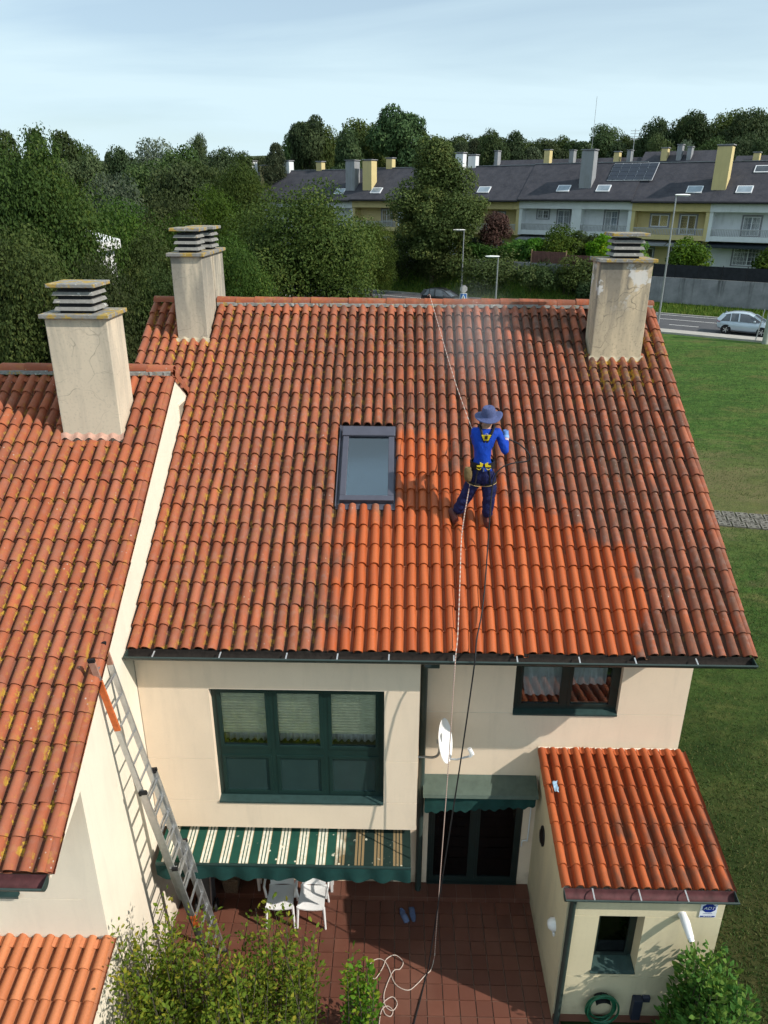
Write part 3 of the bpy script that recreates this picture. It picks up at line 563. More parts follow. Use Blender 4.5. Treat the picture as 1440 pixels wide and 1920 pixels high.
# sliding door and the porch opening behind the awning
sd = window(house, 0.585, 2.04, 0.11, 2.12, 8.86, 2, [(0.18, 2.05, M['glass_dark'])], M['dark_green'], None, name='sliding_door', sill=False, fw=0.06)
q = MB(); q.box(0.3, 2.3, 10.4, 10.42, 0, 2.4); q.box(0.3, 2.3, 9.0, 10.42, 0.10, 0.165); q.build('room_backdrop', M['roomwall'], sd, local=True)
q = MB()
for sx in (0, 0.36):
    q.box(1.30 + sx, 1.34 + sx, 9.3, 9.34, 0.17, 1.0)
q.box(1.30, 1.70, 9.3, 9.33, 0.9, 1.0); q.build('chair_back_indoors', M['h_frame'], sd, local=True)
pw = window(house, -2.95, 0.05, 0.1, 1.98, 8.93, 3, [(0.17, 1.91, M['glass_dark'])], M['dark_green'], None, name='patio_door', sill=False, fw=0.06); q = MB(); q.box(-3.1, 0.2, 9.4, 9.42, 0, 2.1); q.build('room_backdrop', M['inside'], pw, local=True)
q = MB(); q.box(0.59, 2.035, 8.80, 8.858, 0.109, 0.122); q.build('threshold', M['dark_green'], sd, local=True)
# skylight
SX0, SX1, SD0, SD1 = -0.775, -0.01, 2.285, 3.66
def roof_box(x0, x1, d0, d1, h0, h1):
    v = [RP(x, d, h) for h in (h0, h1) for x, d in ((x0, d0), (x1, d0), (x1, d1), (x0, d1))]; m = MB(); m.add(v, [(0, 3, 2, 1), (4, 5, 6, 7), (0, 1, 5, 4), (1, 2, 6, 5), (2, 3, 7, 6), (3, 0, 4, 7)]); return m
sky_o = roof_box(SX0 - 0.05, SX1 + 0.05, SD0 - 0.10, SD1 + 0.10, -0.02, 0.02).build('skylight', M['skyframe'], house)
for args in ((SX0, SX0 + 0.085, SD0 + 0.09, SD1 - 0.18), (SX1 - 0.085, SX1, SD0 + 0.09, SD1 - 0.18), (SX0, SX1, SD0, SD0 + 0.09)):
    roof_box(*args, 0.02, 0.105).build('frame_side', M['skyframe'], sky_o, local=True, bevel=0.008)
roof_box(SX0 - 0.015, SX1 + 0.015, SD1 - 0.18, SD1, 0.02, 0.125).build('head_cover', M['skyframe'], sky_o, local=True, bevel=0.012)
roof_box(SX0 + 0.085, SX1 - 0.085, SD0 + 0.09, SD1 - 0.18, 0.078, 0.084).build('pane', M['glass_sky'], sky_o, local=True)
roof_box(SX0 + 0.10, SX1 - 0.10, SD0 + 0.12, SD1 - 0.34, 0.045, 0.05).build('roller_blind', pm('grey_blue_blind', (0.22, 0.29, 0.33), 0.7), sky_o, local=True)
roof_box(SX0 + 0.09, SX1 - 0.09, SD1 - 0.345, SD1 - 0.33, 0.05, 0.065).build('blind_bar', M['white'], sky_o, local=True)
roof_box(SX0 + 0.088, SX0 + 0.10, SD0 + 0.10, SD1 - 0.25, 0.05, 0.07).build('blind_rail', M['white'], sky_o, local=True)
for x0_, x1_ in ((SX0 - 0.06, SX0 - 0.045), (SX1 + 0.045, SX1 + 0.06)): roof_box(x0_, x1_, SD0 - 0.08, SD1 + 0.08, 0.0, 0.06).build('flashing', M['skyframe'], sky_o, local=True)
# chimneys
def chimney(parent, x0, x1, y0, y1, zb, zt, m, cowls, groove=None, seed=1, foot=None):
    rr = random.Random(seed); s = MB()
    if groove: s.box(x0, x1, y0, groove - 0.03, zb, zt); s.box(x0 + 0.03, x1 - 0.035, groove - 0.03, groove + 0.03, zb, zt); s.box(x0, x1, groove + 0.03, y1, zb, zt)
    else: s.box(x0, x1, y0, y1, zb, zt)
    c = s.build('chimney', m, parent, bevel=0.012)
    sl = MB(); sl.box(x0 - 0.05, x1 + 0.05, y0 - 0.06, y1 + 0.06, zt, zt + 0.055); sl.build('cap_slab', M['slab'], c, local=True, bevel=0.008)
    for (a, b_, c_, d_) in cowls:
        z = zt + 0.055; q = MB(); q.box(a + 0.06, b_ - 0.06, c_ + 0.06, d_ - 0.06, z, z + 0.30); q.build('flue', M['rubber'], c, local=True)
        for i in range(3):
            zz = z + 0.035 + i * 0.095; t_ = R(rr.uniform(-0.8, 0.8)); q = MB()
            e = 0.02; q.add([(a, c_, zz), (b_, c_, zz), (b_, d_, zz), (a, d_, zz), (a + e, c_ + e, zz + 0.045), (b_ - e, c_ + e, zz + 0.045), (b_ - e, d_ - e, zz + 0.045), (a + e, d_ - e, zz + 0.045)], [(0, 3, 2, 1), (4, 5, 6, 7), (0, 1, 5, 4), (1, 2, 6, 5), (2, 3, 7, 6), (3, 0, 4, 7)])
            o = q.build('louvre_slat', M['slat'], c, local=True, bevel=0.004); o.rotation_euler = (0, 0, 0)
        q = MB(); q.box(a - 0.045, b_ + 0.045, c_ - 0.045, d_ + 0.045, z + 0.325, z + 0.375); q.build('top_slab', M['slab'], c, local=True, bevel=0.008)
    if foot:
        rows = []; n = 60; ft = MB()
        for i in range(n + 1):
            x = x0 - 0.03 + (x1 - x0 + 0.06) * i / n; w = 0.5 + 0.5 * math.cos((x - cols[0]) / PITCH * 2 * math.pi); rows.append([(x, y0 - 0.035 - 0.01 * w, foot - 0.015 + 0.05 * w), (x, y0 - 0.016, foot + 0.045 + 0.03 * w), (x, y0 + 0.004, foot + 0.075 + 0.03 * w)])
        ft.grid(rows); ft.build('mortar_fillet', foot_m, c, local=True)
    return c
foot_m = pm('grubby_plaster', (0.42, 0.36, 0.26), 0.9, 0.3, 9); chimney(house, *CH_R, 7.2, 9.40, M['chim_right'], [(3.36, 3.85, 12.33, 12.77)], seed=2, foot=TZ + (12.31 - YE) * math.tan(TH))
chimney(house, *CH_M, 7.3, 9.42, M['chim_mid'], [(-3.60, -3.20, 12.68, 13.16), (-3.56, -3.16, 13.5, 14.0)], groove=13.42, seed=4, foot=TZ + (12.634 - YE) * math.tan(TH))
# ---------------------------------------------------------------- annex
annex = thing('lean_to_annex', 'small pale yellow lean-to annex with cleaned orange tile roof beside the terrace', 'annex', (3.2, 7.7, 0))
AS = R(13.2); AY, AZ = 6.76, 2.42
panel_wall(annex, 2.22, 4.17, 0.0, 2.34, 6.73, 0.26, [(2.64, 3.21, 1.0, 2.0)], [0.89, 2.0], M['wall_annex'])
b = MB(); b.prism([(6.99, 0), (8.82, 0), (8.82, 2.79), (6.99, 2.37)], 2.22, 2.42); b.build('side_wall', M['wall_annex'], annex)
b = MB(); b.prism([(6.99, 0), (8.82, 0), (8.82, 2.79), (6.99, 2.37)], 3.97, 4.17); b.build('side_wall', M['wall_annex'], annex)
b = MB(); b.prism([(6.74, AZ - 0.03), (8.825, AZ - 0.02 + 2.06 * math.tan(AS)), (8.825, AZ - 0.10 + 2.06 * math.tan(AS)), (6.74, AZ - 0.09)], 2.16, 4.22); b.build('roof_deck', M['groove'], annex)
acol = [2.185 + PITCH * i for i in range(13)]
tile_roof(annex, acol, AY, AZ, AS, 7, M['tile_annex'], None, row=0.285, seed=5, jit=0.6); filler_row(annex, acol[:-1], AY, AZ, AS, 1.96, M['tile_annex'], 8)
gutter(annex, 2.14, 4.24, 6.652, 2.452, 0.52, r=0.075, seed=6, reach=1.0)
dp = MB(); dp.tube([(2.27, 6.66, 2.36), (2.27, 6.68, 2.22), (2.27, 6.69, 0.02)], 0.042, 10); dp.build('downpipe', M['gutter'], annex)
aw = window(annex, 2.64, 3.21, 1.0, 2.0, 6.93, 1, [(1.05, 1.95, M['glass_dark'])], M['dark_green'], None, sill=False, fw=0.05, inner=0.3)
q = MB(); q.prism([(6.95, 1.06), (6.70, 1.003), (6.70, 0.985), (6.95, 0.99)], 2.625, 3.207); q.build('sill', M['green_sill'], aw, local=True)
q = MB(); q.box(2.222, 4.168, 6.722, 6.729, 0.0, 0.14); q.build('plinth', M['patio'], annex)
# ---------------------------------------------------------------- the neighbouring house on the left
left = thing('neighbour_house', 'ivory neighbouring house with lichen-spotted tile roof and gable wall carrying the ladder', 'house', (-5.2, 8.5, 0))
LS = R(32.6); LY, LZ = 5.257, 4.346 - 0.085
def LP(x, d, h=0.0): return Vector((x, LY + d * math.cos(LS) - h * math.sin(LS), LZ + d * math.sin(LS) + h * math.cos(LS)))
RIDGE_Y = 10.93; rz_ = LZ + (RIDGE_Y - LY) * math.tan(LS)
b = MB(); b.prism([(6.13, 0), (16.0, 0), (16.0, rz_ - 0.06 - (16.0 - RIDGE_Y) * math.tan(LS)), (RIDGE_Y, rz_ - 0.06), (5.28, LZ - 0.03), (5.28, LZ - 0.10), (6.13, 4.46)], -3.52, -3.31); b.build('gable_wall', M['wall_light'], left)
panel_wall(left, -8.0, -3.52, 0.0, 4.60, 6.13, 0.22, [(-5.5, -4.24, 2.92, 4.0)], [2.85], M['wall_light'])
b = MB(); b.prism([(5.25, LZ - 0.04), (RIDGE_Y, rz_ - 0.04), (15.9, rz_ - 0.0 - (15.9 - RIDGE_Y) * math.tan(LS)), (15.9, rz_ - 0.12 - (15.9 - RIDGE_Y) * math.tan(LS)), (RIDGE_Y, rz_ - 0.15), (5.25, LZ - 0.12)], -8.0, -3.33); b.build('roof_deck', M['tile_left'], left)
lcol = [-3.352 - PITCH * i for i in range(27)]; CH_L = (-4.585, -3.77, 9.858, 10.47)
def left_skip(x, j):
    ym = LY + (j + 0.55) * ROW * math.cos(LS)
    if x < -3.9 - max(0, (j - 0.5)) * 0.17 - 0.35: return True
    return CH_L[0] - 0.06 < x < CH_L[1] + 0.05 and CH_L[2] - 0.04 < ym < CH_L[3] + 0.08
tile_roof(left, lcol, LY, LZ, LS, 21, M['tile_left'], left_skip, seed=21)
ridge_row(left, -6.9, -3.30, RIDGE_Y, rz_ + 0.05, M['tile_left'], 10, 9); filler_row(left, [x - PITCH for x in lcol[:20] if not CH_L[0] - 0.06 < x - PITCH < CH_L[1]], LY, LZ, LS, 6.52, M['tile_left']); filler_row(left, [x for x in lcol if CH_L[0] - 0.1 < x < CH_L[1] - 0.1], LY, LZ, LS, 5.30, M['tile_left'])
for k in range(21):
    verge(left, LP(-3.315, k * ROW, 0.030), LP(-3.315, (k + 1) * ROW + 0.04, 0.012), (0, -math.sin(LS), math.cos(LS)), (1, 0, 0), M['tile_left'], 0.055, rnd.random())
for k in range(4):
    y0_ = RIDGE_Y + 0.03 + k * 0.22; verge(left, (-3.315, y0_, rz_ + 0.04 - (y0_ - RIDGE_Y) * math.tan(LS)), (-3.315, y0_ + 0.25, rz_ + 0.025 - (y0_ + 0.25 - RIDGE_Y) * math.tan(LS)), (0, math.sin(LS), math.cos(LS)), (1, 0, 0), M['tile_left'], 0.055, 0.6)
q = MB(); q.box(-3.318, -3.300, 11.05, 11.07, 7.0, 7.40); q.box(-3.318, -3.300, 11.07, 11.45, 7.36, 7.40); q.build('vent_surround', M['wall_light'], left)
q = MB(); q.box(-3.312, -3.304, 11.07, 11.42, 7.02, 7.36); q.build('gable_niche_shade', pm('vent_shadow', (0.30, 0.25, 0.19), 0.9), left)  # flat plate; the shade of the niche is put into its darker colour
gutter(left, -7.6, -3.30, 5.165, 4.235, 0.5, seed=12)
window(left, -5.5, -4.24, 2.92, 4.0, 6.18, 2, [(3.0, 3.92, M['glass_dark'])], M['dark_green'], None, sill=0.10, fw=0.08, inner=0.3)
foot_m = M['pinkmortar']; chimney(left, *CH_L, 6.9, 8.84, M['chim_left'], [(-4.46, -3.92, 9.90, 10.40)], seed=7, foot=LZ + (9.858 - LY) * math.tan(LS))
# porch roof of the neighbour
porch = thing('tiled_porch', 'bright orange tiled porch roof low on the ivory wall in the bottom corner', 'porch', (-4.3, 5.3, 2.0))
PS = R(17.5); PY, PZ = 4.30, 2.22 - 1.80 * math.tan(R(17.5)) - 0.02
tile_roof(porch, [-3.335 - PITCH * i for i in range(12)], PY, PZ, PS, 6, M['tile_porch'], lambda x, j: x < -4.75 or j < 2, row=0.315, seed=31, jit=0.5); filler_row(porch, [-3.335 - PITCH * i for i in range(1, 9)], PY, PZ, PS, 1.80, M['tile_porch'], 33)
b = MB(); b.prism([(4.3, PZ - 0.05), (6.12, PZ - 0.03 + 1.82 * math.tan(PS)), (6.12, PZ - 0.12 + 1.82 * math.tan(PS)), (4.3, PZ - 0.12)], -6.0, -3.30); b.build('porch_deck', M['groove'], porch)
b = MB(); b.prism([(4.4, 0), (6.125, 0), (6.125, 2.12), (4.4, 1.56)], -3.50, -3.315); b.build('porch_wall', M['wall_light'], porch)
b = MB(); b.box(-6.0, -3.5, 4.4, 4.6, 0, 1.55); b.build('porch_front', M['wall_light'], porch)
# ---------------------------------------------------------------- ground, road, patio
AL = R(32.5); UU = Vector((math.cos(AL), -math.sin(AL), 0)); VV_ = Vector((math.sin(AL), math.cos(AL), 0))
def ST(s, t, z=0.0): return UU * s + VV_ * t + Vector((0, 0, z))
def sm(a, b, x): x = min(1, max(0, (x - a) / (b - a))); return x * x * (3 - 2 * x)
def bank(s): return sm(-24, -31, s)
def ground_h(s, t):
    if t < 73.9:
        h = 0.95 * sm(14, 58, t) - 0.02
        h += (0.35 + 1.75 * bank(s)) * sm(71.2, 73.8, t); return h
    h = 3.55
    h += 7.0 * sm(98, 170, t) + 26 * sm(170, 420, t) - 0.03 * max(0, t - 420); return h
b = MB(); ts = [-60, -30, -10, 0, 8, 14, 20, 26, 32, 40, 48, 54, 58, 60, 61.4, 62, 66, 70, 71.2, 71.8, 72.4, 73, 73.6, 73.89, 74.15, 78, 84, 92, 98, 106, 116, 130, 150, 170, 200, 240, 300, 420, 800, 1500]
ss = [-1500, -700, -400, -250, -170, -130, -100, -80, -65, -55, -48, -42, -36, -31, -29, -27, -25, -22, -18, -14, -8, -2, 6, 14, 24, 40, 70, 120, 250, 600, 1200]
b.grid([[ST(s, t, ground_h(s, t)) for s in ss] for t in ts]); ground = b.build('ground', M['lawn']); tag(ground, kind='structure')
for p in ground.data.polygons: p.use_smooth = True
def strip(name, m, s0, s1, t0, t1, z, kind='structure', n=40):
    q = MB(); q.grid([[ST(s0 + (s1 - s0) * i / n, t, z) for i in range(n + 1)] for t in (t0, t1)], smooth=False); o = q.build(name, m, fix=True); o['kind'] = kind; return o
strip('road', M['asphalt'], -160, 60, 61.45, 70.6, 0.945)
q = MB(); q.add([ST(s, t, z) for z in (0.90, 1.07) for s, t in ((-160, 59.9), (60, 59.9), (60, 61.45), (-160, 61.45))], [(0, 3, 2, 1), (4, 5, 6, 7), (0, 1, 5, 4), (1, 2, 6, 5), (2, 3, 7, 6), (3, 0, 4, 7)]); o = q.build('pavement', M['pavement']); o['kind'] = 'structure'
q = MB(); q.add([ST(s, t, z) for z in (0.90, 1.04) for s, t in ((-160, 70.6), (60, 70.6), (60, 70.85), (-160, 70.85))], [(0, 3, 2, 1), (4, 5, 6, 7), (0, 1, 5, 4), (1, 2, 6, 5), (2, 3, 7, 6), (3, 0, 4, 7)]); o = q.build('kerb', M['pavement']); o['kind'] = 'structure'
for name, t in (('edge_line', 70.2), ('lane_line', 67.6)): strip('road_' + name, M['paint'], -160, 60, t, t + 0.14, 0.950)
k = 0; s = -70.0
while s < 0:
    strip('road_dash', M['paint'], s, s + 2.3, 64.6, 64.76, 0.950, n=2); s += 4.6
# lawn cut edge and paved strip crossing the lawn
pv = thing('paver_path', 'strip of grey perforated concrete pavers crossing the lawn', 'path', (12.0, 23.4, 0.1)); rr = random.Random(3)
me = None
for i in range(17):
    for j in range(3):
        x = 8.6 + i * 0.44; y = 24.05 - i * 0.10 + j * 0.44; h = ground_h(x * UU.x + y * UU.y, x * VV_.x + y * VV_.y)
        if me is None:
            q = MB(); w = 0.205
            for a in range(2):
                for c in range(2):
                    x0, y0 = -w + a * w, -w + c * w
                    q.box(x0, x0 + w * 0.98, y0, y0 + 0.05, -0.03, 0.03); q.box(x0, x0 + w * 0.98, y0 + w - 0.06, y0 + w - 0.008, -0.03, 0.03); q.box(x0, x0 + 0.05, y0 + 0.05, y0 + w - 0.06, -0.03, 0.029); q.box(x0 + w - 0.055, x0 + w - 0.008, y0 + 0.05, y0 + w - 0.06, -0.03, 0.029)
            o = q.build('paver', pm('worn_paver', (0.155, 0.145, 0.125), 0.95, 0.3, 4)); me = o.data; bpy.data.objects.remove(o)
        o = bpy.data.objects.new('paver', me); COL.objects.link(o); par(o, pv); o.location = (x, y, h + 0.02); o.rotation_euler = (R(rr.uniform(-1, 1)), R(rr.uniform(-1, 1)), -0.22 + R(rr.uniform(-1, 1)))
# patio
q = MB(); q.box(-3.31, 2.22, 4.4, 8.83, -0.06, 0.004); pat = q.build('patio', M['grout']); pat['kind'] = 'structure'
TS = 0.226; q = MB(); g_ = 0.0035; z0, z1 = 0.0, 0.016; e = 0.004
q.add([(g_, g_, z0), (TS - g_, g_, z0), (TS - g_, TS - g_, z0), (g_, TS - g_, z0), (g_ + e, g_ + e, z1), (TS - g_ - e, g_ + e, z1), (TS - g_ - e, TS - g_ - e, z1), (g_ + e, TS - g_ - e, z1)], [(4, 5, 6, 7), (0, 1, 5, 4), (1, 2, 6, 5), (2, 3, 7, 6), (3, 0, 4, 7)])
o = q.build('floor_tile', M['patio']); me = o.data; bpy.data.objects.remove(o); rr = random.Random(9); spots = []
for j in range(19):
    for i in range(25):
        x, y = -3.31 + i * TS, 8.55 - (j + 1) * TS
        if x > 2.19 or (x < -2.2 and y < 6.6): continue
        spots.append((x, y))
spots.sort(key=lambda p: -p[1] - (3 if p[0] > -1.2 else 0)); V0 = np.array([v.co[:] for v in me.vertices]); F0 = np.array([p.vertices[:] for p in me.polygons])
for x, y in spots[:300]:
    o = bpy.data.objects.new('floor_tile', me); COL.objects.link(o); par(o, pat); o.location = (x, y, 0.004 + rr.uniform(-0.0015, 0.0015)); o.rotation_euler = (R(rr.uniform(-0.25, 0.25)), R(rr.uniform(-0.25, 0.25)), 0)
rest = spots[300:]
if rest:
    link('outer_floor_tiles', np_mesh('outer_floor_tiles', np.vstack([V0 + np.array((x, y, 0.004)) for x, y in rest]), np.vstack([F0 + i * len(V0) for i in range(len(rest))]), {'tone': ('FLOAT', np.repeat([rr.random() for _ in rest], len(V0)))}), M['patio'], pat, kind='stuff')
q = MB(); q.box(-3.31, 2.22, 8.55, 8.83, 0.0, 0.10); st_ = q.build('door_step', M['grout'], pat)
for i in range(24):
    x = -3.31 + i * 0.23; q = MB(); q.box(x + 0.003, x + 0.227, 8.546, 8.549, 0.004, 0.098); q.box(x + 0.003, x + 0.227, 8.55, 8.828, 0.10, 0.108); q.build('step_tile', M['patio'], pat)
# ---------------------------------------------------------------- trees
def leaf_cloud(name, clumps, nleaf, size, m, seed, flat=0.0, out=0.85, long=1.5, tone_c=0.55, low=0.25):
    # clumps: (cx,cy,cz,rx,ry,rz); leaves = bent rhombs spread over and inside the clumps
    g = np.random.default_rng(seed); C = np.array(clumps, float); vol = (C[:, 3] * C[:, 4] + C[:, 4] * C[:, 5] + C[:, 3] * C[:, 5]); idx = g.choice(len(C), nleaf, p=vol / vol.sum())
    d = g.normal(size=(nleaf, 3)); d[:, 2] += low; d /= np.linalg.norm(d, axis=1)[:, None]; rad = (0.55 + 0.5 * np.sqrt(g.random(nleaf)))[:, None] + g.normal(scale=0.06, size=(nleaf, 1))
    P = C[idx, :3] + d * C[idx, 3:] * rad; nrm = d * out + g.normal(size=(nleaf, 3)) * (1 - out * 0.6); nrm[:, 2] += 0.25; nrm /= np.linalg.norm(nrm, axis=1)[:, None]
    t = g.normal(size=(nleaf, 3)); t -= nrm * (t * nrm).sum(1)[:, None]; t /= np.linalg.norm(t, axis=1)[:, None]; b_ = np.cross(nrm, t); s = (size * g.uniform(0.55, 1.35, nleaf))[:, None]
    V = np.empty((nleaf, 4, 3)); V[:, 0] = P - t * s * long * 0.5; V[:, 1] = P + b_ * s * 0.5 + nrm * s * 0.12; V[:, 2] = P + t * s * long * 0.5; V[:, 3] = P - b_ * s * 0.5 + nrm * s * 0.12
    ct = g.random(len(C)); tone = np.clip((1 - tone_c) * g.random(nleaf) + tone_c * ct[idx], 0, 1)
    me = np_mesh(name, V.reshape(-1, 3), np.arange(nleaf * 4).reshape(-1, 4), {'tone': ('FLOAT', np.repeat(tone, 4))}, False); me.materials.append(m); return me
def limb_mesh(name, m, H, clumps, seed, r0, n=9, trunk_h=0.35):
    r_ = random.Random(seed); q = MB(); top = H * 0.82; path = [(0, 0, -0.6)] + [(r_.uniform(-.03, .03) * H * k / 5, r_.uniform(-.03, .03) * H * k / 5, top * k / 5) for k in range(1, 6)]
    q.tube(wob(path, 3), [r0 * (1 - 0.85 * i / (3 * 5)) for i in range(16)], 7)
    for c in r_.sample(list(clumps), min(n, len(clumps))):
        z = max(H * trunk_h * 0.6, min(c[2] * 0.7, top * 0.9)); k = z / top * 5; i = min(4, int(k)) + 1; px, py = path[i][0], path[i][1]; e = Vector(c[:3]); s_ = Vector((px, py, z)); mid = (s_ + e) / 2 + Vector((0, 0, -0.04 * H)); q.tube(wob([s_, mid, e], 3), [r0 * 0.42, r0 * 0.36, r0 * 0.3, r0 * 0.24, r0 * 0.18, r0 * 0.12, r0 * 0.06], 5)
    o = q.build(name, m); me = o.data; bpy.data.objects.remove(o); return me
def crown_round(H, W, seed, n=34, base=0.2, k=0.27, tall=False, squash=1.0):
    r_ = random.Random(seed); out_ = []; ch = H * (1 - base); cz = H * base + ch / 2
    for i in range(n):
        a = r_.uniform(0, 2 * math.pi); u_ = r_.uniform(-0.92, 1); w = math.sqrt(max(0, 1 - u_ * u_)); q = r_.uniform(0.42, 0.95)
        if tall: w = (w if u_ > 0 else max(w, 0.8)) * (0.28 + 0.72 * (1 - max(0, u_))) * (1.1 if u_ < 0.2 else 1.0)
        rr_ = W / 2 * k * 2 * r_.uniform(0.5, 1.35) * (1.25 - 0.45 * q); out_.append((W / 2 * w * q * math.cos(a), W / 2 * w * q * math.sin(a), cz + u_ * ch / 2 * q, rr_, rr_, rr_ * r_.uniform(0.6, 0.95) * squash))
    return out_
def proto(H, cl, nleaf, size, m, seed, r0, bark='bark', **kw):
    return limb_mesh('trunk', M[bark], H, cl, seed, r0), leaf_cloud('crown', cl, nleaf, size, m, seed, **kw)
PR = {}
cl = crown_round(10, 9.2, 5, 85, 0.06, 0.185); PR['oak'] = proto(10, cl, 76000, 0.098, M['leaf_oak'], 5, 0.28)
cl = crown_round(10, 8.0, 15, 66, 0.08, 0.20); PR['oak2'] = proto(10, cl, 56000, 0.105, M['leaf_oak'], 15, 0.26)
cl = crown_round(14, 8.2, 8, 100, -0.02, 0.165, tall=True); PR['tall'] = proto(14, cl, 52000, 0.15, M['leaf_tall'], 8, 0.26)
cl = crown_round(10, 7.5, 25, 44, 0.12, 0.22); PR['far'] = proto(10, cl, 22000, 0.19, M['leaf_far'], 25, 0.22)
cl = crown_round(10, 6.0, 35, 44, 0.10, 0.21, tall=True); PR['far2'] = proto(10, cl, 20000, 0.19, M['leaf_far'], 35, 0.22)
cl = crown_round(10, 6.5, 45, 22, 0.58, 0.24, squash=0.7) + [(0.8, 0, 5.2, 0.9, 0.9, 0.4)]; PR['pine'] = proto(10, cl, 15000, 0.17, M['leaf_pine'], 45, 0.2, long=2.2)
cl = crown_round(10, 4.2, 55, 26, 0.22, 0.20, tall=True); PR['birch'] = proto(10, cl, 9000, 0.15, M['leaf_birch'], 55, 0.12, 'bark_pale', out=0.3)
cl = crown_round(10, 7.0, 65, 34, 0.05, 0.26); PR['willow'] = proto(10, cl, 24000, 0.17, M['leaf_olive'], 65, 0.2)
TREE_N = {'oak': 'oak_tree', 'oak2': 'oak_tree', 'tall': 'maple_tree', 'far': 'broadleaf_tree', 'far2': 'broadleaf_tree', 'pine': 'pine_tree', 'birch': 'birch_tree', 'willow': 'willow_tree'}
def tree(kind, x, y, z, h, w, rz, label, group=None, cat='tree'):
    tm, cm = PR[kind]; H0 = {'tall': 14}.get(kind, 10); o = thing(TREE_N[kind], label, cat, (x, y, z), 0, group); o.rotation_euler = (0, 0, rz); o.scale = (w, w, h / H0)
    link('trunk', tm, None, o, True); link('crown', cm, None, o, True); return o
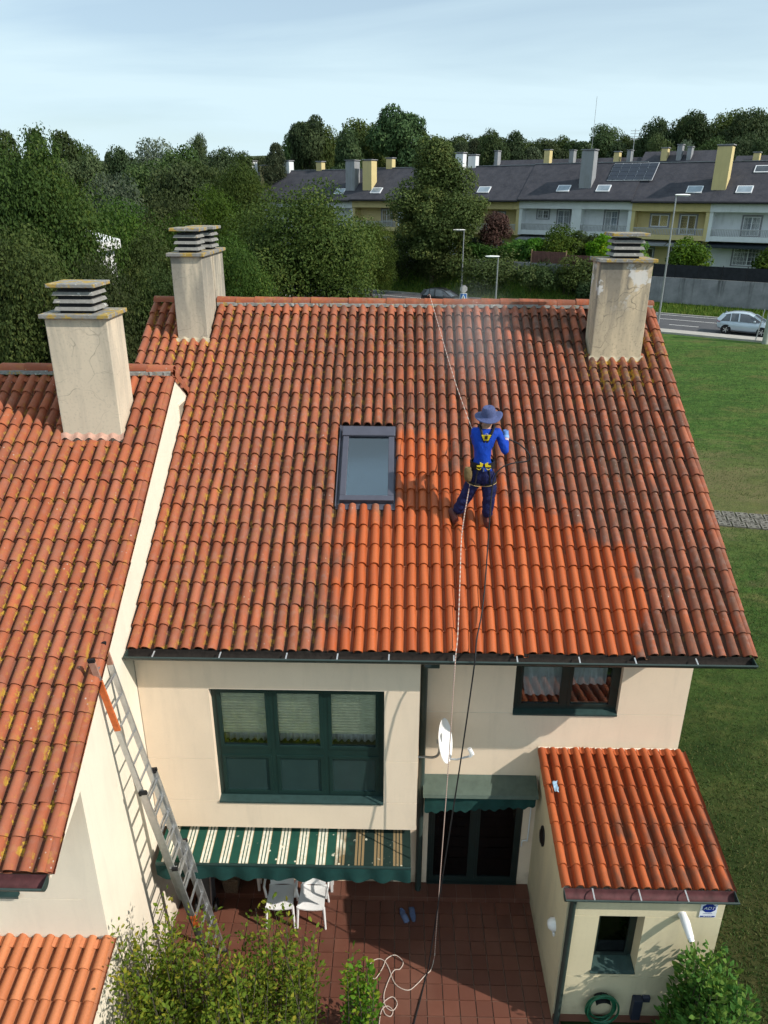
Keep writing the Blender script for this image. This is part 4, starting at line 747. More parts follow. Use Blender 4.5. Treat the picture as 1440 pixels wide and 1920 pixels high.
for _k, _x, _y, _z, _h, _w, _r, _l, _g in [
    ('oak', -5.0, 41.7, 0.24, 10.5, 0.95, 1.48, 'round dense oak standing just behind the ridge, left of the tall tree', None),
    ('tall', 3.8, 83.7, 2.04, 14.8, 1.14, 0.65, 'tall ovoid maple rising in front of the slate-roofed houses', None),
    ('oak', -14.0, 29.9, -0.1, 12.2, 0.69, 2.49, 'largest dark oak at the left edge, behind the neighbouring roof', None),
    ('oak2', -11.3, 56.9, 0.54, 12.0, 0.65, 0.97, 'bushy tree behind the round oak, left of the white chimney top', None),
    ('oak2', -2.6, 78.0, 0.83, 7.4, 0.62, 0.42, 'small dark tree between the round oak and the tall maple', None),
    ('willow', -20.7, 58.4, 0.43, 11.5, 0.71, 2.52, 'olive-green rounded tree in the middle of the left wood', None),
    ('willow', -31.0, 105.5, 1.69, 15.6, 0.92, 5.76, 'pale olive tree breaking the skyline of the left wood', None),
    ('far', -28.8, 116.5, 3.45, 15.2, 0.52, 5.03, 'small round dark tree poking above the skyline of the left wood', None),
    ('birch', -39.3, 111.3, 2.16, 15.7, 0.44, 4.81, 'thin grey tree poking above the left skyline', None),
    ('birch', -16.9, 113.8, 3.45, 15.8, 0.86, 1.39, 'wispy grey-green tree on the skyline left of the pines', None),
    ('pine', -13.6, 124.3, 3.45, 17.9, 0.85, 3.37, 'pine with tufted top on the skyline above the grey chimney', None),
    ('pine', 0.0, 125.0, 3.66, 19.0, 1.21, 1.74, 'tallest umbrella pine on the skyline left of the tall maple', None),
    ('far', -4.4, 131.9, 3.88, 18.0, 1.23, 1.08, 'dense dark tree on the skyline below the umbrella pine', None),
    ('far', 37.0, 145.4, 8.17, 14.3, 0.98, 0.67, 'dark round-topped tree on the skyline above the solar panels', None),
    ('birch', 39.3, 134.4, 7.02, 14.3, 0.81, 1.35, 'slender grey birch on the skyline right of the solar panels', None),
    ('willow', 36.6, 105.9, 3.89, 13.5, 0.4, 5.82, 'grey-green bushy tree behind the yellow chimney', None),
    ('far2', -40.8, 85.8, 0.76, 16.4, 0.78, 5.21, 'upright dark tree in the farthest row of the left wood, first from the left', 'trees of the wood on the left'),
    ('far2', -39.4, 89.7, 0.81, 16.8, 0.77, 5.07, 'upright dark tree in the farthest row of the left wood, second from the left', 'trees of the wood on the left'),
    ('far2', -35.8, 88.0, 0.82, 16.5, 0.89, 5.03, 'upright dark tree in the farthest row of the left wood, third from the left', 'trees of the wood on the left'),
    ('far', -37.2, 98.2, 0.83, 15.7, 0.68, 1.21, 'rounded dark tree in the farthest row of the left wood, fourth from the left', 'trees of the wood on the left'),
    ('far', -32.7, 99.8, 0.83, 15.1, 0.77, 1.95, 'rounded dark tree in the farthest row of the left wood, fifth from the left', 'trees of the wood on the left'),
    ('far', -26.3, 96.5, 0.83, 15.1, 0.83, 3.94, 'rounded dark tree in the farthest row of the left wood, sixth from the left', 'trees of the wood on the left'),
    ('far', -24.0, 107.3, 3.45, 12.9, 0.83, 4.6, 'rounded dark tree in the farthest row of the left wood, seventh from the left', 'trees of the wood on the left'),
    ('far', -21.8, 109.9, 3.45, 12.6, 0.76, 5.37, 'rounded dark tree in the farthest row of the left wood, eighth from the left', 'trees of the wood on the left'),
    ('far', -25.7, 147.8, 4.04, 13.2, 0.89, 5.53, 'rounded dark tree in the farthest row of the left wood, ninth from the left', 'trees of the wood on the left'),
    ('far', -28.6, 63.9, 0.44, 12.5, 0.83, 0.54, 'rounded dark tree in the third row of the left wood, first from the left', 'trees of the wood on the left'),
    ('far', -27.5, 69.8, 0.6, 12.9, 0.79, 3.8, 'rounded dark tree in the third row of the left wood, second from the left', 'trees of the wood on the left'),
    ('far', -21.9, 68.6, 0.66, 12.5, 0.77, 4.22, 'rounded dark tree in the third row of the left wood, third from the left', 'trees of the wood on the left'),
    ('far', -17.3, 63.7, 0.62, 12.2, 0.77, 3.18, 'rounded dark tree in the third row of the left wood, fourth from the left', 'trees of the wood on the left'),
    ('far', -15.6, 68.2, 0.73, 12.4, 0.77, 1.12, 'rounded dark tree in the third row of the left wood, fifth from the left', 'trees of the wood on the left'),
    ('oak2', -18.5, 44.3, 0.09, 11.2, 0.73, 2.97, 'dense leafy tree in the second row of the left wood, third from the left', 'trees of the wood on the left'),
    ('oak2', -14.7, 41.5, 0.08, 10.1, 0.65, 0.56, 'dense leafy tree in the second row of the left wood, fourth from the left', 'trees of the wood on the left'),
    ('oak2', -13.0, 44.1, 0.17, 10.4, 0.69, 5.87, 'dense leafy tree in the second row of the left wood, sixth from the left', 'trees of the wood on the left'),
    ('oak2', -10.9, 45.7, 0.25, 10.6, 0.6, 5.44, 'dense leafy tree in the second row of the left wood, eighth from the left', 'trees of the wood on the left'),
    ('oak2', -9.2, 34.8, 0.01, 9.6, 0.55, 3.44, 'dense leafy tree in the second row of the left wood, seventh from the left', 'trees of the wood on the left'),
    ('oak2', -9.9, 31.5, -0.05, 9.2, 0.45, 1.89, 'dense leafy tree in the second row of the left wood, fifth from the left', 'trees of the wood on the left'),
    ('oak2', -13.5, 31.2, -0.09, 9.8, 0.49, 5.71, 'dense leafy tree in the second row of the left wood, second from the left', 'trees of the wood on the left'),
    ('oak2', -11.3, 24.5, -0.12, 9.5, 0.5, 3.59, 'dense leafy tree in the nearest row of the left wood, second from the left', 'trees of the wood on the left'),
    ('oak2', -9.6, 24.2, -0.12, 8.7, 0.39, 5.54, 'dense leafy tree in the nearest row of the left wood, third from the left', 'trees of the wood on the left'),
    ('oak2', -8.0, 25.8, -0.1, 8.3, 0.37, 5.33, 'dense leafy tree in the nearest row of the left wood, fourth from the left', 'trees of the wood on the left'),
    ('oak2', -13.0, 24.8, -0.12, 10.2, 0.47, 3.19, 'dense leafy tree in the nearest row of the left wood, first from the left', 'trees of the wood on the left'),
    ('oak2', -18.6, 35.4, -0.07, 11.8, 0.58, 2.6, 'dense leafy tree in the second row of the left wood, first from the left', 'trees of the wood on the left'),
    ('oak2', -6.6, 32.3, -0.0, 8.9, 0.41, 3.76, 'dense leafy tree in the second row of the left wood, ninth from the left', 'trees of the wood on the left'),
    ('far2', -17.3, 133.9, 3.57, 17.1, 0.85, 2.71, 'upright dark tree in the second row of the skyline wood, first from the left', 'trees along the skyline'),
    ('far', -11.0, 127.5, 3.5, 17.7, 0.92, 1.01, 'rounded dark tree in the second row of the skyline wood, second from the left', 'trees along the skyline'),
    ('far2', -7.4, 119.8, 3.45, 16.7, 1.02, 1.92, 'upright dark tree in the front row of the skyline wood, first from the left', 'trees along the skyline'),
    ('far', -18.2, 136.8, 3.67, 15.8, 0.88, 5.1, 'rounded dark tree in the third row of the skyline wood, first from the left', 'trees along the skyline'),
    ('far', -12.9, 137.4, 3.88, 15.9, 1.0, 0.27, 'rounded dark tree in the third row of the skyline wood, second from the left', 'trees along the skyline'),
    ('far', -8.6, 137.7, 4.1, 15.6, 0.94, 0.29, 'rounded dark tree in the third row of the skyline wood, third from the left', 'trees along the skyline'),
    ('far2', 3.5, 130.0, 4.1, 16.9, 0.96, 3.93, 'upright dark tree in the second row of the skyline wood, third from the left', 'trees along the skyline'),
    ('birch', 7.2, 129.8, 4.27, 16.2, 1.18, 1.76, 'wispy grey-green tree in the second row of the skyline wood, fourth from the left', 'trees along the skyline'),
    ('birch', 9.6, 124.6, 3.99, 16.3, 1.13, 3.36, 'wispy grey-green tree in the front row of the skyline wood, second from the left', 'trees along the skyline'),
    ('birch', 11.8, 127.5, 4.32, 16.5, 1.06, 2.96, 'wispy grey-green tree in the second row of the skyline wood, fifth from the left', 'trees along the skyline'),
    ('far', 14.4, 124.2, 4.18, 15.6, 0.74, 2.15, 'rounded dark tree in the front row of the skyline wood, third from the left', 'trees along the skyline'),
    ('far2', 17.8, 126.8, 4.59, 15.8, 0.94, 6.26, 'upright dark tree in the second row of the skyline wood, eighth from the left', 'trees along the skyline'),
    ('birch', 20.3, 126.4, 4.71, 14.8, 1.15, 1.23, 'wispy grey-green tree in the second row of the skyline wood, ninth from the left', 'trees along the skyline'),
    ('far', 28.9, 147.2, 7.77, 12.8, 0.75, 2.59, 'rounded dark tree in the rear row of the skyline wood, seventh from the left', 'trees along the skyline'),
    ('birch', 31.3, 141.6, 7.27, 13.9, 1.39, 1.27, 'wispy grey-green tree in the rear row of the skyline wood, ninth from the left', 'trees along the skyline'),
    ('far2', 34.6, 146.0, 8.05, 13.1, 0.93, 3.97, 'upright dark tree in the rear row of the skyline wood, tenth from the left', 'trees along the skyline'),
    ('far', 40.0, 144.6, 8.29, 12.4, 0.61, 1.74, 'rounded dark tree in the rear row of the skyline wood, twelfth from the left', 'trees along the skyline'),
    ('far', 40.0, 128.9, 6.41, 15.4, 0.87, 2.23, 'rounded dark tree in the second row of the skyline wood, tenth from the left', 'trees along the skyline'),
    ('far', 43.5, 131.0, 6.92, 15.6, 0.99, 4.69, 'rounded dark tree in the third row of the skyline wood, seventh from the left', 'trees along the skyline'),
    ('far', 45.3, 127.2, 6.6, 16.0, 1.01, 2.01, 'rounded dark tree in the second row of the skyline wood, eleventh from the left', 'trees along the skyline'),
    ('far', 49.5, 128.8, 7.13, 15.8, 1.02, 3.51, 'rounded dark tree in the third row of the skyline wood, eighth from the left', 'trees along the skyline'),
    ('far', 50.3, 122.0, 6.36, 15.8, 0.97, 5.68, 'rounded dark tree in the second row of the skyline wood, twelfth from the left', 'trees along the skyline'),
    ('far', 54.0, 123.7, 6.86, 16.0, 0.98, 0.63, 'rounded dark tree in the second row of the skyline wood, thirteenth from the left', 'trees along the skyline'),
    ('far', 56.9, 122.4, 6.92, 15.5, 0.97, 0.39, 'rounded dark tree in the second row of the skyline wood, fourteenth from the left', 'trees along the skyline'),
    ('far', 35.9, 112.4, 4.34, 14.1, 0.67, 1.44, 'rounded dark tree in the front row of the skyline wood, fourth from the left', 'trees along the skyline'),
    ('far', 40.3, 108.8, 4.27, 13.7, 0.74, 4.81, 'rounded dark tree in the front row of the skyline wood, fifth from the left', 'trees along the skyline'),
    ('far', 43.5, 107.5, 4.34, 13.9, 0.73, 3.86, 'rounded dark tree in the front row of the skyline wood, sixth from the left', 'trees along the skyline'),
    ('far2', 44.5, 102.8, 4.02, 13.6, 0.76, 1.49, 'upright dark tree in the front row of the skyline wood, seventh from the left', 'trees along the skyline'),
    ('far', 26.2, 142.6, 7.0, 12.7, 1.03, 2.08, 'rounded dark tree in the rear row of the skyline wood, sixth from the left', 'trees along the skyline'),
    ('far2', 30.1, 143.9, 7.46, 12.7, 1.22, 1.11, 'upright dark tree in the rear row of the skyline wood, eighth from the left', 'trees along the skyline'),
    ('far', 24.2, 144.0, 7.01, 12.8, 0.98, 2.88, 'rounded dark tree in the rear row of the skyline wood, fifth from the left', 'trees along the skyline'),
    ('far', 40.3, 138.2, 7.57, 12.2, 0.88, 0.27, 'rounded dark tree in the rear row of the skyline wood, thirteenth from the left', 'trees along the skyline'),
    ('far', 9.6, 145.7, 6.08, 14.6, 1.05, 4.38, 'rounded dark tree in the rear row of the skyline wood, first from the left', 'trees along the skyline'),
    ('far2', 15.2, 146.2, 6.58, 14.5, 1.24, 5.63, 'upright dark tree in the rear row of the skyline wood, second from the left', 'trees along the skyline'),
    ('far', 18.5, 146.8, 6.92, 13.5, 1.06, 6.0, 'rounded dark tree in the rear row of the skyline wood, third from the left', 'trees along the skyline'),
    ('far2', 37.3, 140.1, 7.56, 12.0, 1.19, 4.62, 'upright dark tree in the rear row of the skyline wood, eleventh from the left', 'trees along the skyline'),
    ('far', 21.6, 142.4, 6.61, 13.4, 0.97, 6.03, 'rounded dark tree in the rear row of the skyline wood, fourth from the left', 'trees along the skyline'),
    ('far', 13.5, 134.3, 5.08, 14.3, 0.86, 0.11, 'rounded dark tree in the second row of the skyline wood, sixth from the left', 'trees along the skyline'),
    ('far', 18.2, 133.8, 5.34, 13.9, 0.91, 1.81, 'rounded dark tree in the second row of the skyline wood, seventh from the left', 'trees along the skyline'),
    ('far', 0.3, 138.0, 4.6, 15.3, 1.0, 6.07, 'rounded dark tree in the third row of the skyline wood, fourth from the left', 'trees along the skyline'),
    ('far', 4.7, 137.9, 4.87, 14.8, 0.94, 4.87, 'rounded dark tree in the third row of the skyline wood, fifth from the left', 'trees along the skyline'),
    ('far', 9.9, 137.6, 5.19, 14.4, 0.88, 2.58, 'rounded dark tree in the third row of the skyline wood, sixth from the left', 'trees along the skyline'),
    ]: tree(_k, _x, _y, _z, _h, _w, _r, _l, _g)
# ---------------------------------------------------------------- row houses across the road (local x = along the street, y = away from us, z = up)
def house_window(p, x0, x1, z0, z1, y, bars=(2, 2), pane='h_pane', surround=True, fw=0.07, frame='h_frame'):
    o = None
    if surround:
        q = MB(); w = 0.16; q.box(x0 - w, x0, y - 0.04, y + 0.03, z0 - w * 0.6, z1 + w); q.box(x1, x1 + w, y - 0.04, y + 0.03, z0 - w * 0.6, z1 + w); q.box(x0, x1, y - 0.038, y + 0.03, z1, z1 + w); q.box(x0, x1, y - 0.06, y + 0.03, z0 - w * 0.6, z0); o = q.build('window_surround', M['h_grey'], p, True)
    q = MB(); q.box(x0, x1, y - 0.02, y + 0.05, z0, z0 + fw); q.box(x0, x1, y - 0.02, y + 0.05, z1 - fw, z1); q.box(x0, x0 + fw, y - 0.018, y + 0.05, z0 + fw, z1 - fw); q.box(x1 - fw, x1, y - 0.018, y + 0.05, z0 + fw, z1 - fw); xm = (x0 + x1) / 2; q.box(xm - 0.05, xm + 0.05, y - 0.024, y + 0.05, z0 + fw, z1 - fw)
    n, m = bars
    for h in ((x0 + fw, xm - 0.05), (xm + 0.05, x1 - fw)):
        for i in range(1, n): xx = h[0] + (h[1] - h[0]) * i / n; q.box(xx - 0.015, xx + 0.015, y - 0.01, y + 0.02, z0 + fw, z1 - fw)
        for i in range(1, m): zz = z0 + (z1 - z0) * i / m; q.box(h[0], h[1], y - 0.012, y + 0.02, zz - 0.015, zz + 0.015)
    f = q.build('window', M[frame], p, True)
    for h in ((x0 + fw, xm - 0.05), (xm + 0.05, x1 - fw)):
        q = MB(); q.box(h[0], h[1], y + 0.0, y + 0.012, z0 + fw, z1 - fw); q.build('pane', M[pane], f, True)
    return f
E_Z, RID_Z, RID_Y, EAVE_Y = 10.2, 13.9, 3.75, -0.65
def roof_pt(x, k, h=0.0):
    sl = math.atan2(RID_Z - E_Z, RID_Y - EAVE_Y); return Vector((x, EAVE_Y + (RID_Y - EAVE_Y) * k - h * math.sin(sl), E_Z + (RID_Z - E_Z) * k + h * math.cos(sl)))
def roof_rect(x0, x1, k0, k1, h0, h1):
    v = [roof_pt(x, k, h) for h in (h0, h1) for x, k in ((x0, k0), (x1, k0), (x1, k1), (x0, k1))]; m = MB(); m.add(v, [(0, 3, 2, 1), (4, 5, 6, 7), (0, 1, 5, 4), (1, 2, 6, 5), (2, 3, 7, 6), (3, 0, 4, 7)]); return m
def row_house(s0, s1, wall, label, up, low, chims, skys, dz=0.0, panels=None, awn=None, split=None, bal=True, fin=0.35):
    w = s1 - s0; base = ST(s0, 84.0); o = thing('row_house', label, 'house', (base.x, base.y, dz), -AL, 'slate-roofed row houses across the road'); W_ = M[wall]
    q = MB(); q.box(0.01, w - 0.01, 1.25, 8.2, 3.3, 9.3); q.build('wall', W_, o, True)
    q = MB(); q.box(0.0, w, -0.08, 1.25, 9.25, 10.12); q.build('eave_band', W_, o, True)
    for a in (0.0, w - fin):
        q = MB(); q.box(a + 0.003, a + fin - 0.003, 0.05, 1.25, 6.5, 9.25); q.build('side_fin', W_, o, True)
    if split:
        q = MB(); q.box(split - 0.3, split + 0.75, -0.02, 1.25, 3.3, 9.25); q.build('party_pier', W_, o, True)
    bays = [(fin, w - fin)] if not split else [(fin, split - 0.3), (split + 0.75, w - fin)]
    for a, b_ in bays:
        q = MB(); q.box(a, b_, 0.0, 1.3, 6.55, 7.02); q.build('balcony_slab', W_, o, True)
        q = MB(); q.box(a, b_, 0.04, 0.14, 7.60, 7.68); x = a + 0.08
        while x < b_ - 0.05: q.box(x - 0.028, x + 0.028, 0.05, 0.12, 7.02, 7.60); x += 0.155
        q.build('balcony_railing', M['rail'], o, True, kind='stuff')
    rf = MB(); rf.add([roof_pt(-0.02, 0), roof_pt(w + 0.02, 0), roof_pt(w + 0.02, 1), roof_pt(-0.02, 1), (-0.02, 8.7, 10.0), (w + 0.02, 8.7, 10.0), roof_pt(-0.02, 0, -0.16), roof_pt(w + 0.02, 0, -0.16)], [(0, 1, 2, 3), (3, 2, 5, 4), (6, 7, 1, 0), (6, 0, 3, 4), (7, 5, 2, 1), (6, 4, 5, 7)]); roof = rf.build('roof', M['slate'], o, True)
    q = MB(); q.beam(roof_pt(-0.02, 1.0, 0.03), roof_pt(w + 0.02, 1.0, 0.03), 0.16, 0.07); q.build('ridge_strip', M['h_chimgrey'], roof, True)
    q = MB(); q.tube([(0, EAVE_Y - 0.06, E_Z - 0.12), (w, EAVE_Y - 0.06, E_Z - 0.12)], 0.085, 8); q.build('gutter', M['rubber'], roof, True)
    for x0, x1, z0, z1, bars, pane in up: house_window(o, x0, x1, z0, z1, 1.25, bars, pane)
    for x0, x1, z0, z1, bars, pane in low: house_window(o, x0, x1, z0, z1, 1.25, bars, pane)
    for x, k, cw, cd, top, mt in chims:
        p = roof_pt(x, k); q = MB(); q.box(x - cw / 2, x + cw / 2, p.y, p.y + cd, p.z - 1.2, top); c = q.build('chimney', M[mt], roof, True); q = MB(); q.box(x - cw / 2 - 0.09, x + cw / 2 + 0.09, p.y - 0.09, p.y + cd + 0.09, top + 0.12, top + 0.2); q.box(x - cw / 2 + 0.08, x + cw / 2 - 0.08, p.y + 0.08, p.y + cd - 0.08, top, top + 0.12); q.build('chimney_cap', M['h_grey'], c, True)
    for x, k, sw, mt in skys:
        f = roof_rect(x - sw / 2, x + sw / 2, k, k + 0.17, 0.0, 0.10).build('roof_window', M['h_frame'], roof, True); roof_rect(x - sw / 2 + 0.09, x + sw / 2 - 0.09, k + 0.015, k + 0.155, 0.10, 0.108).build('pane', M[mt], f, True)
    if panels:
        x0, k0 = panels
        for j in range(4):
            for i in range(5): roof_rect(x0 + i * 0.94 + j * 0.0, x0 + i * 0.94 + 0.90, k0 + j * 0.112, k0 + j * 0.112 + 0.106, 0.08, 0.12).build('solar_panel', M['solar'], roof, True)
        roof_rect(x0 - 0.03, x0 + 4.7, k0 - 0.01, k0 + 0.455, 0.06, 0.078).build('panel_rack', M['h_frame'], roof, True)
    for a, b_, mt in (awn or []):
        q = MB(); q.add([(a, 1.2, 6.45), (b_, 1.2, 6.45), (b_, -0.6, 6.05), (a, -0.6, 6.05)], [(0, 1, 2, 3)]); q.box(a, b_, -0.66, -0.60, 5.95, 6.10); q.build('canopy', M[mt], o, True)
    return o
sp = 'h_pane2'
row_house(-16.95, -7.0, 'h_white', 'white row house with two roof windows at the right edge, behind the street lamp', [(3.0, 4.55, 7.1, 8.85, (2, 3), sp)], [(2.6, 5.3, 4.3, 5.95, (4, 4), 'h_pane')], [], [(2.7, 0.20, 1.45, 'h_pane2'), (3.6, 0.70, 1.35, 'h_pane')], awn=[(0.1, 9.0, 'awn_dark')])
row_house(-24.65, -16.95, 'h_yellow', 'yellow row house with tall yellow chimney and balcony, right of the solar panels', [(1.75, 3.5, 7.75, 8.9, (1, 1), 'h_pane'), (4.7, 6.25, 7.05, 8.9, (1, 1), 'h_pane')], [(4.2, 6.8, 3.9, 5.85, (1, 1), sp), (0.8, 2.4, 3.6, 5.6, (1, 1), 'h_pane')], [(8.0, 0.28, 1.35, 1.3, 15.1, 'h_yellow')], [(5.8, 0.20, 1.5, 'h_pane2')], awn=[(0.9, 3.9, 'h_chimgrey'), (4.0, 7.3, 'h_chimgrey')])
row_house(-37.3, -24.65, 'h_white', 'double white row house with grey chimney and solar panels on its slate roof', [(1.75, 3.05, 8.2, 9.1, (2, 2), 'h_pane'), (4.15, 5.5, 7.1, 9.1, (2, 3), sp), (9.5, 10.85, 7.1, 9.1, (2, 3), sp)], [(1.4, 3.2, 4.6, 6.1, (1, 1), 'h_pane'), (8.6, 10.4, 3.6, 5.8, (1, 1), 'h_pane')], [(7.1, 0.30, 1.35, 1.2, 14.9, 'h_chimgrey')], [(4.8, 0.20, 1.45, 'h_pane2'), (9.2, 0.20, 1.45, 'h_pane2')], panels=(9.2, 0.50), awn=[(7.9, 12.3, 'awn_dark'), (0.0, 6.0, 'h_chimgrey')], split=6.5, dz=0.12)
row_house(-45.6, -37.3, 'h_yellow', 'yellow row house half hidden behind the tall maple and the copper-leaved tree', [(4.6, 6.0, 7.1, 8.9, (2, 3), 'h_pane')], [(4.5, 6.0, 3.8, 5.7, (1, 1), 'h_pane')], [(0.2, 0.95, 1.0, 0.9, 15.0, 'h_white')], [(3.5, 0.20, 1.5, 'h_pane2')])
row_house(-53.5, -45.6, 'h_white', 'white row house almost wholly hidden behind the tall maple', [(3.2, 4.6, 7.1, 8.9, (2, 3), 'h_pane')], [(3.2, 4.6, 3.8, 5.7, (1, 1), 'h_pane')], [(7.0, 0.7, 1.0, 0.9, 15.2, 'h_white')], [])
row_house(-60.4, -53.5, 'h_yellow', 'yellow row house with slim yellow chimney left of the tall maple', [(3.75, 5.2, 7.1, 9.0, (2, 3), sp)], [(3.7, 5.2, 3.8, 5.7, (1, 1), 'h_pane')], [(1.9, 0.28, 1.35, 1.2, 14.6, 'h_yellow'), (3.2, 0.97, 0.9, 0.8, 14.9, 'h_yellow')], [(3.4, 0.18, 1.5, 'h_pane2')])
row_house(-76.0, -60.4, 'h_white', 'grey-walled row house with pebble-dashed grey chimney behind the round oak', [(9.5, 11.0, 7.1, 8.9, (2, 3), 'h_pane')], [], [(14.8, 0.30, 1.4, 1.2, 14.7, 'h_chimgrey'), (2.0, 0.9, 1.1, 1.0, 15.0, 'h_white'), (7.5, 0.97, 0.9, 0.8, 14.8, 'h_yellow')], [(13.3, 0.18, 1.5, 'h_pane2')], dz=-0.1)
row_house(-92.0, -76.0, 'h_white', 'far row house with white chimney with cowl above the wood', [], [], [(12.6, 0.5, 1.3, 1.2, 15.2, 'h_white'), (15.2, 0.5, 0.8, 0.9, 14.6, 'h_yellow'), (9.6, 0.5, 0.7, 0.8, 14.4, 'h_yellow')], [], dz=-0.3)
# second row of houses: only roofs and chimneys show over the first ridge
def rear_house(s0, s1, t, zr, label, chims):
    chims = [(x, cw * 0.85, zr - 0.2 + (top - zr) * 0.45, mt) for x, cw, top, mt in chims]
    w = s1 - s0; base = ST(s0, t); o = thing('rear_house', label, 'house', (base.x, base.y, 3.4), -AL, 'houses of the second row'); H = zr - 3.4
    q = MB(); q.box(0, w, 0, 8, 0, H - 3); q.build('wall', M['h_white'], o, True); q = MB(); q.prism([(-0.4, H - 3.2), (4, H), (8.4, H - 3.2)], -0.2, w + 0.2); rf = q.build('roof', M['slate'], o, True)
    for x, cw, top, mt in chims:
        q = MB(); q.box(x - cw / 2, x + cw / 2, 2.4, 3.4, H - 2.5, top - 3.4); c = q.build('chimney', M[mt], rf, True); q = MB(); q.box(x - cw / 2 - 0.08, x + cw / 2 + 0.08, 2.32, 3.48, top - 3.32, top - 3.24); q.box(x - cw / 2 + 0.1, x + cw / 2 - 0.1, 2.5, 3.3, top - 3.4, top - 3.32); q.build('chimney_cap', M['h_grey'], c, True)
rear_house(-50.5, -38.5, 101, 15.3, 'rear house with yellow and grey chimneys left of the grey chimney', [(0.6, 0.6, 18.0, 'h_chimgrey'), (8.0, 0.9, 17.9, 'h_yellow'), (11.4, 0.7, 17.6, 'h_chimgrey')])
rear_house(-38.0, -31.0, 103, 15.4, 'rear house with several grey chimneys behind the big grey chimney', [(1.0, 0.7, 17.5, 'h_chimgrey'), (4.2, 0.8, 17.0, 'h_yellow'), (5.8, 0.6, 17.3, 'h_chimgrey')])
rear_house(-30.4, -21.5, 103, 16.0, 'rear house with long grey roof right of the solar panels', [(2.6, 0.9, 16.9, 'h_yellow'), (4.4, 0.7, 17.6, 'h_chimgrey'), (5.6, 0.6, 17.0, 'h_chimgrey')])
rear_house(-19.0, -6.5, 101, 15.2, 'rear house with yellow chimney stubs behind the tall yellow chimney', [(2.2, 0.8, 16.0, 'h_yellow'), (5.4, 0.9, 16.2, 'h_yellow'), (9.2, 1.9, 16.3, 'h_yellow'), (11.6, 0.8, 15.9, 'h_chimgrey')])
# aerials
def aerial(x, y, z0, z1, label, bars=True):
    q = MB(); q.tube([(x, y, z0), (x, y, z1)], 0.035 if bars else 0.022, 6); m_ = q.build('aerial', M['steel']); tag(m_, label, 'aerial')
    if bars:
        for k in range(4): p = MB(); p.tube([(x - 0.5, y, z1 - 0.2 - k * 0.28), (x + 0.5, y, z1 - 0.2 - k * 0.28)], 0.025, 5); p.build('aerial_rod', M['steel'], m_, local=True)
p = ST(-31.2, 88.5); aerial(p.x, p.y, 13.4, 20.5, 'tall thin mast on the slate roof behind the grey chimney', False)
p = ST(-28.0, 93); aerial(p.x, p.y, 12.5, 17.6, 'comb-shaped television aerial left of the solar panels')
p = ST(-11.5, 93); aerial(p.x, p.y, 12.5, 17.4, 'television aerial above the slate roof at the right edge')
# white villa glimpsed through the wood
vl = thing('white_villa', 'white villa with small chimney glimpsed through the wood', 'house', (-13.5, 33.0, 0)); q = MB(); q.box(-14.9, -13.5, 33.0, 37.5, 0, 8.1); q.build('wall', M['white'], vl); q = MB(); q.add([(-15.0, 32.8, 8.95), (-13.2, 32.8, 8.45), (-13.2, 37.6, 8.45), (-15.0, 37.6, 8.95), (-15.0, 32.8, 8.1), (-13.2, 32.8, 8.05), (-13.2, 37.6, 8.05), (-15.0, 37.6, 8.1)], [(0, 1, 2, 3), (4, 7, 6, 5), (0, 4, 5, 1), (1, 5, 6, 2), (2, 6, 7, 3), (3, 7, 4, 0)]); q.build('roof', M['white'], vl); q = MB(); q.box(-14.45, -14.2, 33.6, 33.85, 8.2, 9.35); q.build('chimney', M['white'], vl)
# ---------------------------------------------------------------- retaining wall, bank, fences, hedges
def st_box(q, s0, s1, t0, t1, z0, z1): return q.add([ST(s, t, z) for z in (z0, z1) for s, t in ((s0, t0), (s1, t0), (s1, t1), (s0, t1))], [(0, 3, 2, 1), (4, 5, 6, 7), (0, 1, 5, 4), (1, 2, 6, 5), (2, 3, 7, 6), (3, 0, 4, 7)])
def st_thing(name, mat, label, cat, s0, s1, t0, t1, z0, z1, group=None):
    q = MB(); st_box(q, s0, s1, t0, t1, z0, z1); o = q.build(name, mat, bevel=0.01); return tag(o, label, cat, group)
st_thing('retaining_wall', M['concrete'], 'low right stretch of stained concrete retaining wall behind the silver car', 'wall', -19.2, 20, 73.92, 74.2, 0.6, 3.78)
st_thing('retaining_wall', M['concrete'], 'stained concrete retaining wall with streaks beside the right chimney', 'wall', -24.9, -19.2, 73.90, 74.2, 0.6, 3.95)
st_thing('retaining_wall', M['concrete'], 'grey retaining wall above the grass bank under the red-brown fence', 'wall', -100, -24.9, 73.92, 74.2, 0.6, 4.45)
fn = thing('mesh_fence', 'dark mesh fence along the retaining wall on the right', 'fence', tuple(ST(-14, 74, 3.78)))
for k in range(14):
    s = -19.1 + k * 2.0; q = MB(); st_box(q, s, s + 0.06, 74.0, 74.06, 3.7, 5.0); q.build('fence_post', M['rubber'], fn); q = MB(); st_box(q, s + 0.06, s + 2.0, 74.02, 74.04, 3.8, 4.9); q.build('mesh_panel', M['fence_dark'], fn)
fw_ = thing('board_fence', 'red-brown board fence on top of the retaining wall', 'fence', tuple(ST(-28, 74, 4.4)))
for k in range(31):
    s = -31.1 + k * 0.205; zt = 5.55 if k < 17 else 5.32; q = MB(); st_box(q, s, s + 0.19, 73.96, 74.0, 4.3 if k < 17 else 3.9, zt + rnd.uniform(-0.02, 0.02)); q.build('fence_board', M['fence_wood'], fw_)
for s in (-31.2, -27.6): q = MB(); st_box(q, s, s + 0.09, 73.9, 73.99, 4.2, 5.7); q.build('fence_post', pm('pale_post', (0.3, 0.19, 0.12), 0.8), fw_)
